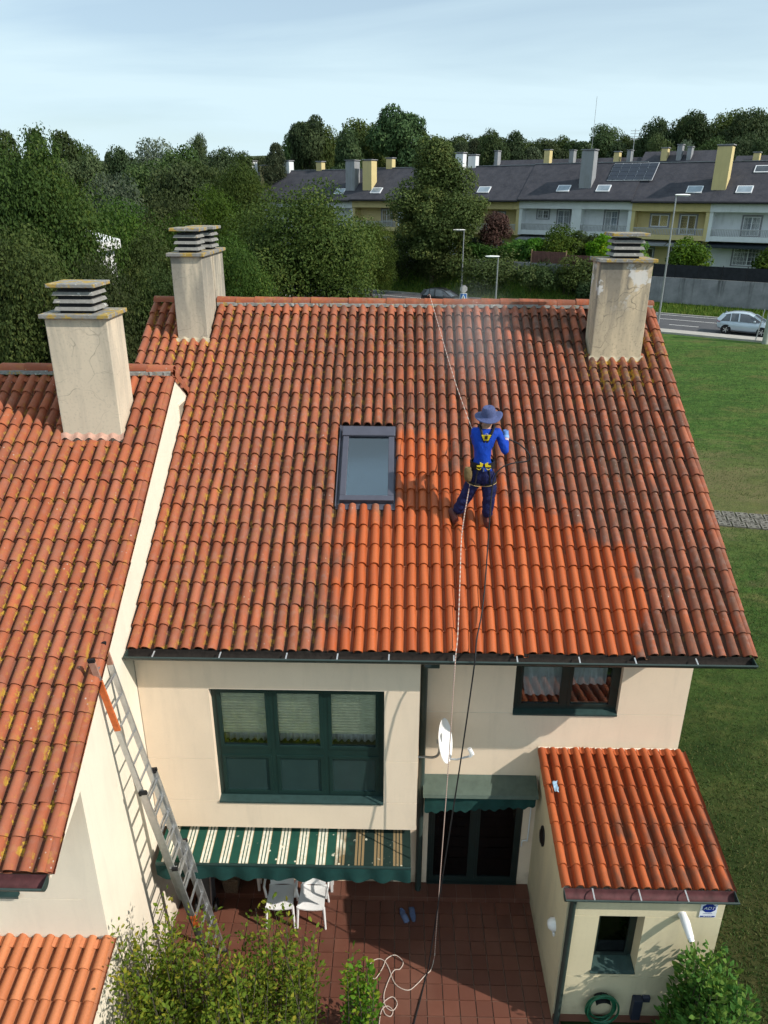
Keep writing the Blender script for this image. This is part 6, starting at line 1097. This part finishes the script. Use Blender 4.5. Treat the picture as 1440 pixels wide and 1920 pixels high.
q = MB(); q.box(3.882, 4.062, 6.7155, 6.7175, 2.038, 2.058); q.build('number_band', NB, pl, local=True)
def text(body, size, x, y, z, m, parent, name, shear=0.0, rx=90):
    c = bpy.data.curves.new(name, 'FONT'); c.body = body; c.size = size; c.align_x = 'CENTER'; c.align_y = 'CENTER'; c.shear = shear; c.extrude = 0.0006; t = bpy.data.objects.new(name, c); COL.objects.link(t); dg = bpy.context.evaluated_depsgraph_get(); me = bpy.data.meshes.new_from_object(t.evaluated_get(dg)); bpy.data.objects.remove(t)
    o = bpy.data.objects.new(name, me); COL.objects.link(o); me.materials.clear(); me.materials.append(m); o.location = (x, y, z); o.rotation_euler = (R(rx), 0, 0); o.parent = parent; return o
text('ADT', 0.068, 3.9715, 6.7138, 2.19, M['white'], pl, 'lettering', 0.25); text('902 44 44 40', 0.019, 3.972, 6.7148, 2.048, M['white'], pl, 'lettering')
q = MB()
for k in range(9): q.box(3.915 + k * 0.0125, 3.924 + k * 0.0125, 6.7165, 6.7177, 2.092, 2.100)
q.build('small_print', NB, pl, local=True)
hz = thing('garden_hose', 'coiled green garden hose hanging on the annex wall below the window', 'hose', (2.83, 6.70, 0.45)); GH = pm('green_hose', (0.012, 0.11, 0.055), 0.4, 0.2, 9, spec=0.5); path = []; rr = random.Random(8)
for i in range(9 * 24):
    a = 2 * math.pi * i / 24; tn = i // 24; rx = 0.165 + 0.022 * math.sin(tn * 2.3) + 0.006 * tn; rz_h = 0.21 + 0.02 * math.cos(tn * 1.7) + 0.008 * tn; path.append((2.83 + 0.012 * math.sin(tn * 1.1) + rx * math.sin(a), 6.69 - 0.011 * tn + 0.01 * math.sin(a * 2 + tn), 0.36 + 0.006 * tn + rz_h * math.cos(a)))
q = MB(); q.tube(path, 0.0105, 6); q.build('coil', GH, hz); q = MB(); q.grid([[(2.83 + 0.11 * math.sin(t), y, 0.49 + 0.10 * math.cos(t)) for t in [-1.1 + 0.275 * i for i in range(9)]] for y in (6.728, 6.58)]); q.build('hanger', M['rubber'], hz)
eb = thing('socket_box', 'dark grey outdoor socket box on the annex wall right of the hose', 'box', (3.3, 6.7, 0.4)); q = MB(); q.box(3.24, 3.36, 6.63, 6.728, 0.18, 0.56); q.build('housing', pm('slate_plastic', (0.022, 0.027, 0.045), 0.5), eb, bevel=0.012); q = MB(); q.box(3.37, 3.47, 6.68, 6.728, 0.47, 0.56); q.build('socket', pm('slate_plastic_light', (0.04, 0.045, 0.07), 0.5), eb, bevel=0.006)
q = MB(); rr = random.Random(5); c = Vector((2.27, 8.04, 2.81)); rows = []
for i in range(6): rows.append([c + Vector((-0.03 + 0.02 * k + rr.uniform(-.006, .006), -0.07 + 0.035 * i + rr.uniform(-.006, .006), 0.012 + rr.uniform(-0.006, 0.022) + 0.008 * i)) for k in range(4)])
q.grid(rows); tag(q.build('crumpled_bag', pm('pale_blue_plastic', (0.30, 0.45, 0.60), 0.3, 0.3, 40)), 'crumpled pale blue plastic scrap between annex roof tiles', 'scrap')
# ---------------------------------------------------------------- garden shrubs
def sprigs(q_seed, n, ext, h, lean=0.12):
    r_ = random.Random(q_seed); out_ = []
    for i in range(n):
        x = r_.uniform(*ext[0]); y = r_.uniform(*ext[1]); top = h * r_.uniform(0.62, 1.08); lx, ly = r_.gauss(0, lean), r_.gauss(0, lean); out_.append((Vector((x, y, -0.1)), Vector((x + lx, y + ly, top))))
    return out_
def sprig_bush(name, label, loc, sp, per, size, mat, seed, z0=0.25, cat='shrub', spread=0.05):
    o = thing(name, label, cat, loc); g = np.random.default_rng(seed); P = []; N_ = []; A = []
    q = MB()
    for a, b_ in sp:
        q.tube([a, (a + b_) / 2 + Vector((0.02, 0.01, 0)), b_], [0.012, 0.008, 0.003], 5)
        d = (b_ - a); k0 = z0 / max(0.3, b_.z)
        for t in np.sort(g.uniform(k0, 1.03, per)):
            an = g.uniform(0, 6.283); out_ = Vector((math.cos(an), math.sin(an), 0.5)); r_ = spread * (1.25 - 0.7 * t) * g.uniform(0.3, 1.6); P.append(a + d * t + out_ * r_); A.append((out_ + Vector((0, 0, g.uniform(-0.3, 0.8)))).normalized()); N_.append(g.random())
    q.build('stems', M['bark'], o, True)
    n = len(P); P = np.array([p[:] for p in P]); T = np.array([a[:] for a in A]); S = g.normal(size=(n, 3)); S -= T * (S * T).sum(1)[:, None]; S /= np.linalg.norm(S, axis=1)[:, None]; Nn = np.cross(T, S); s = (size * g.uniform(0.6, 1.3, n))[:, None]
    V = np.empty((n, 6, 3)); V[:, 0] = P; V[:, 1] = P + T * s * 0.45 + S * s * 0.30 + Nn * s * 0.06; V[:, 2] = P + T * s * 0.85 + S * s * 0.2 ; V[:, 3] = P + T * s * 1.1 - Nn * s * 0.1; V[:, 4] = P + T * s * 0.85 - S * s * 0.2; V[:, 5] = P + T * s * 0.45 - S * s * 0.30 + Nn * s * 0.06
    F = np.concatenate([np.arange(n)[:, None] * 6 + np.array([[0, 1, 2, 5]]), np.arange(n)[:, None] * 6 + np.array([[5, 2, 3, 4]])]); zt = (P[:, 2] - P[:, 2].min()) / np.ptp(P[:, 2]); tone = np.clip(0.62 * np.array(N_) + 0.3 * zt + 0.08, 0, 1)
    link('foliage', np_mesh('foliage', V.reshape(-1, 3), F, {'tone': ('FLOAT', np.repeat(tone, 6))}, False), M[mat], o, True); return o
sprig_bush('garden_shrub', 'large loose yellow-green shrub at the foot of the ladder', (-2.0, 6.15, 0), sprigs(3, 140, ((-1.12, 1.05), (-0.75, 0.36)), 2.20, 0.16), 100, 0.056, 'leaf_shrub', 4, 0.35, spread=0.125)
sprig_bush('garden_shrub', 'narrow upright shrub standing alone on the terrace by the rope', (-0.40, 6.42, 0), sprigs(5, 16, ((-0.17, 0.17), (-0.15, 0.15)), 1.50, 0.05), 75, 0.062, 'leaf_shrub', 6, 0.2, spread=0.07)
sprig_bush('leafy_shrub', 'dense bright green shrub against the annex corner at the bottom right', (3.90, 6.22, 0), sprigs(7, 80, ((-0.26, 0.36), (-0.34, 0.32)), 1.66, 0.09), 85, 0.082, 'leaf_bright', 8, 0.1, spread=0.13)
# ---------------------------------------------------------------- the roof worker
J = {  # joint: position, skin radii (x, y)
    'pelvis': ((1.178, 9.45, 6.925), (0.150, 0.118)), 'waist': ((1.165, 9.45, 7.08), (0.150, 0.112)), 'ribs': ((1.158, 9.455, 7.26), (0.168, 0.120)), 'chest': ((1.165, 9.46, 7.41), (0.182, 0.120)), 'collar': ((1.190, 9.47, 7.515), (0.125, 0.092)),
    'neck': ((1.207, 9.485, 7.58), (0.056, 0.056)), 'skull': ((1.214, 9.50, 7.64), (0.072, 0.085)), 'crown': ((1.216, 9.50, 7.72), (0.066, 0.075)),
    'shL': ((1.040, 9.465, 7.485), (0.066, 0.066)), 'elL': ((1.075, 9.62, 7.28), (0.047, 0.047)), 'wrL': ((1.14, 9.78, 7.24), (0.032, 0.032)), 'haL': ((1.19, 9.84, 7.25), (0.036, 0.028)),
    'shR': ((1.352, 9.455, 7.485), (0.068, 0.068)), 'elR': ((1.462, 9.385, 7.215), (0.052, 0.052)), 'wrR': ((1.468, 9.52, 7.375), (0.036, 0.036)), 'haR': ((1.470, 9.57, 7.425), (0.034, 0.030)),
    'hiL': ((1.088, 9.455, 6.845), (0.118, 0.115)), 'knL': ((0.968, 9.485, 6.545), (0.090, 0.092)), 'anL': ((0.848, 9.515, 6.290), (0.074, 0.076)),
    'hiR': ((1.268, 9.445, 6.845), (0.118, 0.115)), 'knR': ((1.284, 9.44, 6.545), (0.090, 0.092)), 'anR': ((1.270, 9.465, 6.262), (0.074, 0.076))}
BN = [('pelvis', 'waist', 'trouser'), ('waist', 'ribs', 'shirt'), ('ribs', 'chest', 'shirt'), ('chest', 'collar', 'shirt'), ('collar', 'neck', 'skin'), ('neck', 'skull', 'skin'), ('skull', 'crown', 'hair'), ('chest', 'shL', 'shirt'), ('shL', 'elL', 'shirt'), ('elL', 'wrL', 'shirt'), ('wrL', 'haL', 'glove'), ('chest', 'shR', 'shirt'), ('shR', 'elR', 'shirt'), ('elR', 'wrR', 'shirt'), ('wrR', 'haR', 'glove'),
      ('pelvis', 'hiL', 'trouser'), ('hiL', 'knL', 'trouser'), ('knL', 'anL', 'trouser'), ('pelvis', 'hiR', 'trouser'), ('hiR', 'knR', 'trouser'), ('knR', 'anR', 'trouser')]
def cloth(name, col, sc=22, b=0.5):
    t = MT(name); v = t.pos(); f = t.noise(t.map(v, (1.0, 1.0, 0.55)), sc, 4, 0.6, 0.6); t.bump(f, b, 0.03); return t.fin(t.mix(t.rng(f, 0.3, 0.7), tuple(c * 0.8 for c in col), tuple(c * 1.15 for c in col)), 0.75, 0.2)
PMATS = {'shirt': cloth('royal_blue_shirt', (0.005, 0.048, 0.38)), 'trouser': cloth('navy_work_trousers', (0.010, 0.014, 0.065), 16, 0.9), 'skin': pm('skin', (0.42, 0.23, 0.16), 0.55, 0.08), 'glove': pm('blue_glove', (0.10, 0.22, 0.50), 0.7, 0.15), 'hair': pm('dark_hair', (0.03, 0.022, 0.016), 0.6, 0.2)}
worker = thing('person', 'roof worker in blue shirt, navy trousers, brimmed hat and yellow-black harness standing on the tiles', 'person', (1.06, 9.49, 6.17))
def skin_mesh(J, BN, name, sub=2, root=None):
    me = bpy.data.meshes.new(name); nm = list(J); me.from_pydata([J[n][0] for n in nm], [(nm.index(a), nm.index(b_)) for a, b_, *_ in BN], []); me.update(); o = bpy.data.objects.new(name, me); COL.objects.link(o); md = o.modifiers.new('skin', 'SKIN'); md.use_smooth_shade = True
    for i, n in enumerate(nm):
        sv = me.skin_vertices[0].data[i]; sv.radius = J[n][1]; sv.use_root = (n == (root or nm[0]))
    ss_ = o.modifiers.new('sub', 'SUBSURF'); ss_.levels = sub; ss_.render_levels = sub
    dg = bpy.context.evaluated_depsgraph_get(); new = bpy.data.meshes.new_from_object(o.evaluated_get(dg)); bpy.data.objects.remove(o); return new
bm_ = skin_mesh(J, BN, 'body', 3, 'pelvis'); keys = list(PMATS); bm_.materials.clear()
for k in keys: bm_.materials.append(PMATS[k])
segs = [(Vector(J[a][0]), Vector(J[b_][0]), keys.index(m_), max(J[a][1][0], J[b_][1][0])) for a, b_, m_ in BN]
for p in bm_.polygons:
    c = p.center; best = None
    for a, b_, mi, rad in segs:
        d = b_ - a; t = max(0, min(1, (c - a).dot(d) / d.length_squared)); dist = (c - (a + d * t)).length / (rad + 0.03)
        if best is None or dist < best[0]: best = (dist, mi)
    mi = best[1]
    if c.z > 7.545 and abs(c.x - 1.205) < 0.10: mi = keys.index('hair') if (c.z > 7.62 and c.y < 9.52) else keys.index('skin')
    elif mi == keys.index('skin'): mi = keys.index('shirt')
    if 6.99 < c.z < 7.2 and mi == keys.index('trouser') and abs(c.x - 1.17) < 0.2: mi = keys.index('shirt')
    p.material_index = mi; p.use_smooth = True
from mathutils import noise as _nz
_nr = [v.normal.copy() for v in bm_.vertices]
for v, nn_ in zip(bm_.vertices, _nr):      # cloth folds: drawn diagonally on the shirt, deeper and slacker on the trousers
    c = v.co
    if c.z > 7.56 or (c - Vector(J['haR'][0])).length < 0.07 or (c - Vector(J['haL'][0])).length < 0.07: continue
    if c.z > 7.05: k = 0.007 * _nz.noise(Vector((c.x * 9, c.y * 9, c.z * 26 + c.x * 16)))
    else: k = 0.016 * _nz.noise(Vector((c.x * 13, c.y * 13, c.z * 17))) + 0.008 * _nz.noise(Vector((c.x * 30, c.y * 30, c.z * 34)))
    v.co = c + nn_ * k
bo = link('body', bm_, None, worker)
# face: nose, ears, eyes (turned away from us)
q = MB(); q.tube([(1.215, 9.585, 7.66), (1.215, 9.607, 7.625)], [0.010, 0.016], 8); q.build('nose', PMATS['skin'], worker)
for sx in (-1, 1):
    q = MB(); q.lathe([(0.001, 0.012), (0.02, 0.010), (0.028, 0.0), (0.02, -0.008)], Matrix.Translation((1.214 + sx * 0.078, 9.505, 7.635)) @ Matrix.Rotation(R(90) * sx, 4, 'Y') @ Matrix.Diagonal((1.3, 0.75, 1, 1)), 12); q.build('ear', PMATS['skin'], worker); q = MB(); q.lathe([(0.001, 0.008), (0.011, 0.004), (0.013, 0.0)], Matrix.Translation((1.215 + sx * 0.03, 9.578, 7.66)) @ Matrix.Rotation(R(-90), 4, 'X'), 10); q.build('eye', M['white'], worker)
q = MB(); q.tube([(1.192, 9.578, 7.592), (1.215, 9.584, 7.59), (1.238, 9.578, 7.592)], 0.006, 6); q.build('mouth', pm('lips', (0.30, 0.12, 0.10), 0.5), worker)
# gloved hands closed on the spray gun
def hand(c, ax, up, name):
    c, ax, up = Vector(c), Vector(ax).normalized(), Vector(up).normalized(); sd__ = ax.cross(up).normalized(); q = MB(); q.tube([c - ax * 0.05, c - ax * 0.02, c + ax * 0.03], [0.030, 0.040, 0.036], 10)
    for k, L in enumerate((0.052, 0.060, 0.056, 0.045)):
        b0 = c + ax * 0.025 + sd__ * (-0.027 + 0.018 * k); q.tube(wob([b0, b0 + ax * L * 0.55 + up * 0.012, b0 + ax * L * 0.75 - up * 0.016, b0 + ax * L * 0.35 - up * 0.040], 3), [0.0095] * 9 + [0.007], 7)
    b0 = c - ax * 0.01 - sd__ * 0.034; q.tube(wob([b0, b0 - sd__ * 0.018 + ax * 0.028 - up * 0.012, b0 + ax * 0.045 - up * 0.034], 3), [0.012, 0.012, 0.011, 0.011, 0.010, 0.009, 0.008], 7); return q.build(name, PMATS['glove'], worker)
hand((1.472, 9.565, 7.425), (0.02, 0.75, 0.55), (0.1, -0.55, 0.8), 'hand'); hand((1.185, 9.83, 7.25), (0.5, 0.8, 0.1), (0, -0.1, 1), 'hand')
q = MB(); q.tube([(1.467, 9.50, 7.352), (1.469, 9.52, 7.376)], [0.040, 0.041], 12); q.build('glove_cuff', pm('pale_pink_cuff', (0.55, 0.42, 0.45), 0.7), worker)
q = MB(); q.tube([(1.469, 9.521, 7.377), (1.471, 9.545, 7.402)], [0.042, 0.044], 12); q.build('glove_cuff', pm('light_blue_cuff', (0.20, 0.38, 0.70), 0.7), worker)
# boots
for (x, y, z, rz) in ((0.83, 9.525, 6.215, R(18)), (1.268, 9.475, 6.185, R(4))):
    X = Matrix.Translation((x, y, z)) @ Matrix.Rotation(rz, 4, 'Z') @ Matrix.Rotation(R(29), 4, 'X'); q = MB(); rows = []
    for yy, w, h in ((-0.085, 0.030, 0.05), (-0.07, 0.042, 0.10), (0.0, 0.044, 0.11), (0.06, 0.046, 0.075), (0.13, 0.046, 0.055), (0.165, 0.030, 0.04)): rows.append([X @ Vector((w * math.cos(a), yy, max(0.0, h * math.sin(a)))) for a in [2 * math.pi * i / 12 for i in range(13)]])
    q.grid(rows); q.add(rows[0][:-1], [tuple(range(12))]); q.add(rows[-1][:-1], [tuple(range(12))[::-1]]); bt = q.build('boot', pm('red_brown_boot', (0.09, 0.025, 0.02), 0.6, 0.2), worker); q = MB(); out_ = [(0.050 * math.cos(a), 0.04 + 0.135 * math.sin(a)) for a in [2 * math.pi * i / 16 for i in range(16)]]; q.prism(out_, -0.018, 0.004, 'z'); q.v = [tuple(X @ Vector(v)) for v in q.v]; q.build('sole', M['rubber'], bt, local=True)
# hat
HX = Matrix.Translation((1.216, 9.470, 7.700)) @ Matrix.Rotation(R(10), 4, 'X') @ Matrix.Rotation(R(-5), 4, 'Y'); q = MB(); rows = []
for r_, z_, wv in ((0.178, -0.014, 1), (0.15, -0.010, 0.7), (0.115, -0.002, 0.3), (0.094, 0.008, 0), (0.090, 0.055, 0), (0.085, 0.092, 0), (0.068, 0.122, 0), (0.035, 0.128, 0), (0.002, 0.124, 0)): rows.append([HX @ Vector((r_ * 1.02 * math.cos(a), r_ * (0.95 if r_ > 0.1 else 1) * math.sin(a), z_ + wv * (0.030 * abs(math.cos(a)) ** 2 - 0.020 * (math.sin(a) < 0) * abs(math.sin(a)) + 0.006 * math.sin(3 * a + 1)))) for a in [2 * math.pi * i / 36 for i in range(37)]])
q.grid(rows); ht = q.build('hat', cloth('denim_blue_hat', (0.075, 0.095, 0.21), 60, 0.3), worker); ht.modifiers.new('solid', 'SOLIDIFY').thickness = 0.004
q = MB(); q.grid([[HX @ Vector((r_ * math.cos(a), r_ * math.sin(a), z_)) for a in [2 * math.pi * i / 36 for i in range(37)]] for r_, z_ in ((0.0935, 0.010), (0.0925, 0.024))]); q.build('hat_band', cloth('navy_band', (0.03, 0.04, 0.10)), ht, local=True)
# harness
YL = pm('harness_yellow', (0.62, 0.48, 0.02), 0.6, 0.1); BK = pm('harness_black', (0.010, 0.010, 0.013), 0.7, 0.2); hb = 9.352
def ring(name, c, rx, ry, h, tilt=(0, 0), m=BK, th=0.012):
    q = MB(); X = Matrix.Translation(c) @ Matrix.Rotation(tilt[0], 4, 'X') @ Matrix.Rotation(tilt[1], 4, 'Y'); n = 28
    for k in range(1): q.grid([[X @ Vector(((rx + t_) * math.cos(a), (ry + t_) * math.sin(a), zz)) for a in [2 * math.pi * i / n for i in range(n + 1)]] for t_, zz in ((0, -h / 2), (th, -h / 2), (th, h / 2), (0, h / 2))])
    return q.build(name, m, worker)
ring('harness_belt', (1.168, 9.448, 7.035), 0.150, 0.122, 0.085); ring('harness_belt_edge', (1.168, 9.448, 7.075), 0.146, 0.118, 0.03, m=BK, th=0.02)
for sx in (-1, 1):
    q = MB(); q.prism([(1.173 + sx * 0.012, 7.095), (1.173 + sx * 0.055, 7.115), (1.173 + sx * 0.05, 7.075), (1.173 + sx * 0.095, 7.066), (1.173 + sx * 0.088, 7.052), (1.173 + sx * 0.02, 7.050)], 9.302, 9.318, 'y'); q.build('yellow_wing', YL, worker); q = MB(); q.tube(wob([(1.173 + sx * 0.095, 9.323, 7.030), (1.173 + sx * 0.06, 9.316, 7.008), (1.173 + sx * 0.035, 9.315, 7.028)], 4), 0.005, 6); q.build('yellow_piping', YL, worker)
    ring('leg_loop', (J['hiL' if sx < 0 else 'hiR'][0][0] - 0.01 * (sx < 0), 9.452, 6.79), 0.098, 0.104, 0.030, (0, R(-14 * sx)), BK, 0.008); ring('leg_loop_edge', (J['hiL' if sx < 0 else 'hiR'][0][0] - 0.012 * (sx < 0), 9.452, 6.772), 0.098, 0.104, 0.008, (0, R(-14 * sx)), pm('tan_webbing', (0.40, 0.28, 0.12), 0.8), 0.012)
    q = MB(); q.tube(wob([(1.173 + sx * 0.07, 9.33, 7.0), (1.173 + sx * 0.085, 9.335, 6.93), (1.173 + sx * 0.10, 9.335, 6.80)], 4), 0.012, 6); q.build('leg_strap', BK, worker)
    q = MB(); q.tube(wob([(1.180 + sx * 0.015, 9.335, 7.38), (1.186 + sx * 0.055, 9.335, 7.48), (1.196 + sx * 0.085, 9.39, 7.555), (1.196 + sx * 0.095, 9.47, 7.575), (1.19 + sx * 0.09, 9.56, 7.48)], 5), 0.018, 6); q.build('shoulder_strap', BK, worker)
q = MB(); q.beam((1.182, 9.335, 7.46), (1.175, 9.332, 7.09), 0.042, 0.012, (0, -1, 0)); q.build('spine_strap', BK, worker)
q = MB(); q.prism([(1.182 - 0.064, 7.485), (1.182 + 0.064, 7.485), (1.182 + 0.055, 7.465), (1.182 + 0.032, 7.41), (1.182 - 0.032, 7.41), (1.182 - 0.055, 7.465)], 9.312, 9.328, 'y'); q.build('back_plate', YL, worker, bevel=0.004)
q = MB(); q.box(1.164, 1.200, 9.304, 9.311, 7.43, 7.475); q.build('buckle', BK, worker); q = MB(); q.tube([(1.182 + 0.022 * math.cos(a), 9.305, 7.485 + 0.022 * math.sin(a)) for a in [math.pi * i / 8 for i in range(9)]], 0.004, 6); q.build('d_ring', M['steel'], worker); q = MB(); q.box(1.166, 1.180, 9.300, 9.318, 6.985, 7.035); q.build('belt_buckle', M['steel'], worker)
q = MB(); rows = []
for zz, w, d in ((0.10, 0.040, 0.03), (0.06, 0.055, 0.045), (-0.02, 0.058, 0.05), (-0.08, 0.045, 0.04), (-0.10, 0.02, 0.02)): rows.append([(0.972 + 0.03 * (0.1 - zz) + w * math.cos(a), 9.36 + d * math.sin(a), 6.925 + zz) for a in [2 * math.pi * i / 14 for i in range(15)]])
q.grid(rows); q.add(rows[0][:-1], [tuple(range(14))]); q.build('tool_pouch', pm('khaki_canvas', (0.15, 0.105, 0.045), 0.9, 0.3, 30, 0.4), worker)
# ---------------------------------------------------------------- lance, hoses and ropes
lance = thing('spray_lance', 'black pressure-washer gun and lance held by the roof worker', 'spray lance', (1.475, 9.60, 7.42)); q = MB(); q.tube([(1.482, 9.535, 7.385), (1.478, 9.60, 7.435)], [0.02, 0.022], 10); q.build('grip', M['rubber'], lance); q = MB(); q.tube([(1.478, 9.60, 7.435), (1.36, 9.86, 7.36), (1.16, 10.5, 7.22)], [0.016, 0.010, 0.008], 8); q.build('wand', M['steel'], lance)
q = MB(); q.tube(wob([(1.49, 9.52, 7.375), (1.56, 9.50, 7.35), (1.65, 9.48, 7.31), (1.765, 9.47, 7.205), (1.795, 9.46, 7.13), (1.745, 9.45, 7.085), (1.60, 9.42, 7.075), (1.45, 9.38, 7.04), (1.35, 9.33, 6.96), (1.31, 9.305, 6.85), (1.29, 9.25, 6.66), (1.275, 9.16, 6.42), (1.25, 9.0, 6.03), (1.195, 8.62, 5.76), (1.12, 8.2, 5.50), (1.03, 7.86, 5.30), (0.985, 7.60, 5.06), (0.87, 7.52, 3.6), (0.70, 7.42, 1.7), (0.565, 7.33, 0.20), (0.53, 7.28, 0.035), (0.44, 6.95, 0.032), (0.34, 6.60, 0.032), (0.22, 6.1, 0.032), (0.05, 5.2, 0.032)], 5), 0.0095, 7); tag(q.build('pressure_hose', M['rubber']), 'black pressure hose running from the lance down the roof to the terrace', 'hose')
ROPE = MT('pink_white_rope'); u_ = ROPE.math('FRACT', ROPE.math('MULTIPLY', ROPE.xyz(ROPE.pos())[2], 28.0)); ROPE.fin(ROPE.mix(ROPE.rng(u_, 0.45, 0.55), (0.42, 0.22, 0.18), (0.55, 0.48, 0.42)), 0.85, 0.2)
q = MB(); q.tube(wob([(0.545, 13.62, 8.72), (0.575, 13.48, 8.76), (0.60, 13.34, 8.68), (0.72, 12.2, 8.30), (0.86, 10.9, 7.86), (1.0, 9.75, 7.53), (1.04, 9.60, 7.46)], 5), 0.0055, 6); tag(q.build('safety_rope', ROPE.m), 'taut pinkish safety rope from the ridge to the worker', 'rope')
floor_ = [(0.608, 7.401), (0.521, 7.313), (0.40, 7.18), (0.27, 7.089), (0.093, 7.176), (-0.005, 7.418), (-0.077, 7.527), (-0.176, 7.548), (-0.272, 7.471), (-0.25, 7.30), (-0.19, 7.25), (-0.089, 7.416), (-0.035, 7.551), (0.092, 7.614), (0.205, 7.511), (0.16, 7.40), (0.06, 7.36), (-0.06, 7.05), (-0.04, 6.86), (0.06, 6.80), (0.12, 6.90), (0.05, 6.99), (-0.07, 6.90), (-0.05, 6.76), (0.03, 6.72), (0.06, 6.80), (-0.02, 6.86), (-0.10, 6.78), (-0.13, 6.5), (-0.14, 6.1)]
q = MB(); q.tube(wob([(1.02, 9.38, 6.86), (0.985, 9.36, 6.60), (0.935, 9.25, 6.28), (0.905, 9.1, 6.06), (0.865, 8.62, 5.76), (0.81, 8.0, 5.38), (0.785, 7.80, 5.26), (0.757, 7.62, 5.09), (0.735, 7.63, 3.4), (0.70, 7.64, 1.6), (0.676, 7.65, 0.25), (0.668, 7.60, 0.05)] + [(x, y, 0.03) for x, y in floor_], 5), 0.0065, 6); tag(q.build('lead_rope', ROPE.m), 'pinkish rope hanging from the worker over the gutter and looping on the terrace', 'rope')
# ---------------------------------------------------------------- fine spray drifting up from the washed tiles
def spray():
    q = MB(); rows = []
    for k in range(9):
        t = math.pi * k / 8; rows.append([(1.2 + 0.95 * math.sin(t) * math.cos(a), 11.6 + 2.0 * math.sin(t) * math.sin(a), 8.35 - 0.95 * math.cos(t)) for a in [2 * math.pi * i / 16 for i in range(17)]])
    q.grid(rows); m = bpy.data.materials.new('water_mist'); m.use_nodes = True; t = m.node_tree; t.nodes.clear(); o_ = t.nodes.new('ShaderNodeOutputMaterial'); pv_ = t.nodes.new('ShaderNodeVolumePrincipled'); pv_.inputs['Color'].default_value = (0.95, 0.95, 0.97, 1); tcn = t.nodes.new('ShaderNodeNewGeometry'); vm = t.nodes.new('ShaderNodeVectorMath'); vm.operation = 'SUBTRACT'; vm.inputs[1].default_value = (1.2, 11.6, 8.35); t.links.new(tcn.outputs['Position'], vm.inputs[0]); vs_ = t.nodes.new('ShaderNodeVectorMath'); vs_.operation = 'DIVIDE'; vs_.inputs[1].default_value = (0.95, 2.0, 0.95); t.links.new(vm.outputs[0], vs_.inputs[0]); vl_ = t.nodes.new('ShaderNodeVectorMath'); vl_.operation = 'LENGTH'; t.links.new(vs_.outputs[0], vl_.inputs[0]); mr_ = t.nodes.new('ShaderNodeMapRange'); mr_.inputs[1].default_value = 1.0; mr_.inputs[2].default_value = 0.0; mr_.inputs[3].default_value = 0.0; mr_.inputs[4].default_value = 0.12; mr_.interpolation_type = 'SMOOTHSTEP'; t.links.new(vl_.outputs['Value'], mr_.inputs[0]); t.links.new(mr_.outputs[0], pv_.inputs['Density']); pv_.inputs['Anisotropy'].default_value = 0.2; t.links.new(pv_.outputs[0], o_.inputs['Volume'])
    o = q.build('water_spray', m); return tag(o, 'faint drifting water mist above the roof left of the right chimney', 'mist', kind='stuff')
spray()
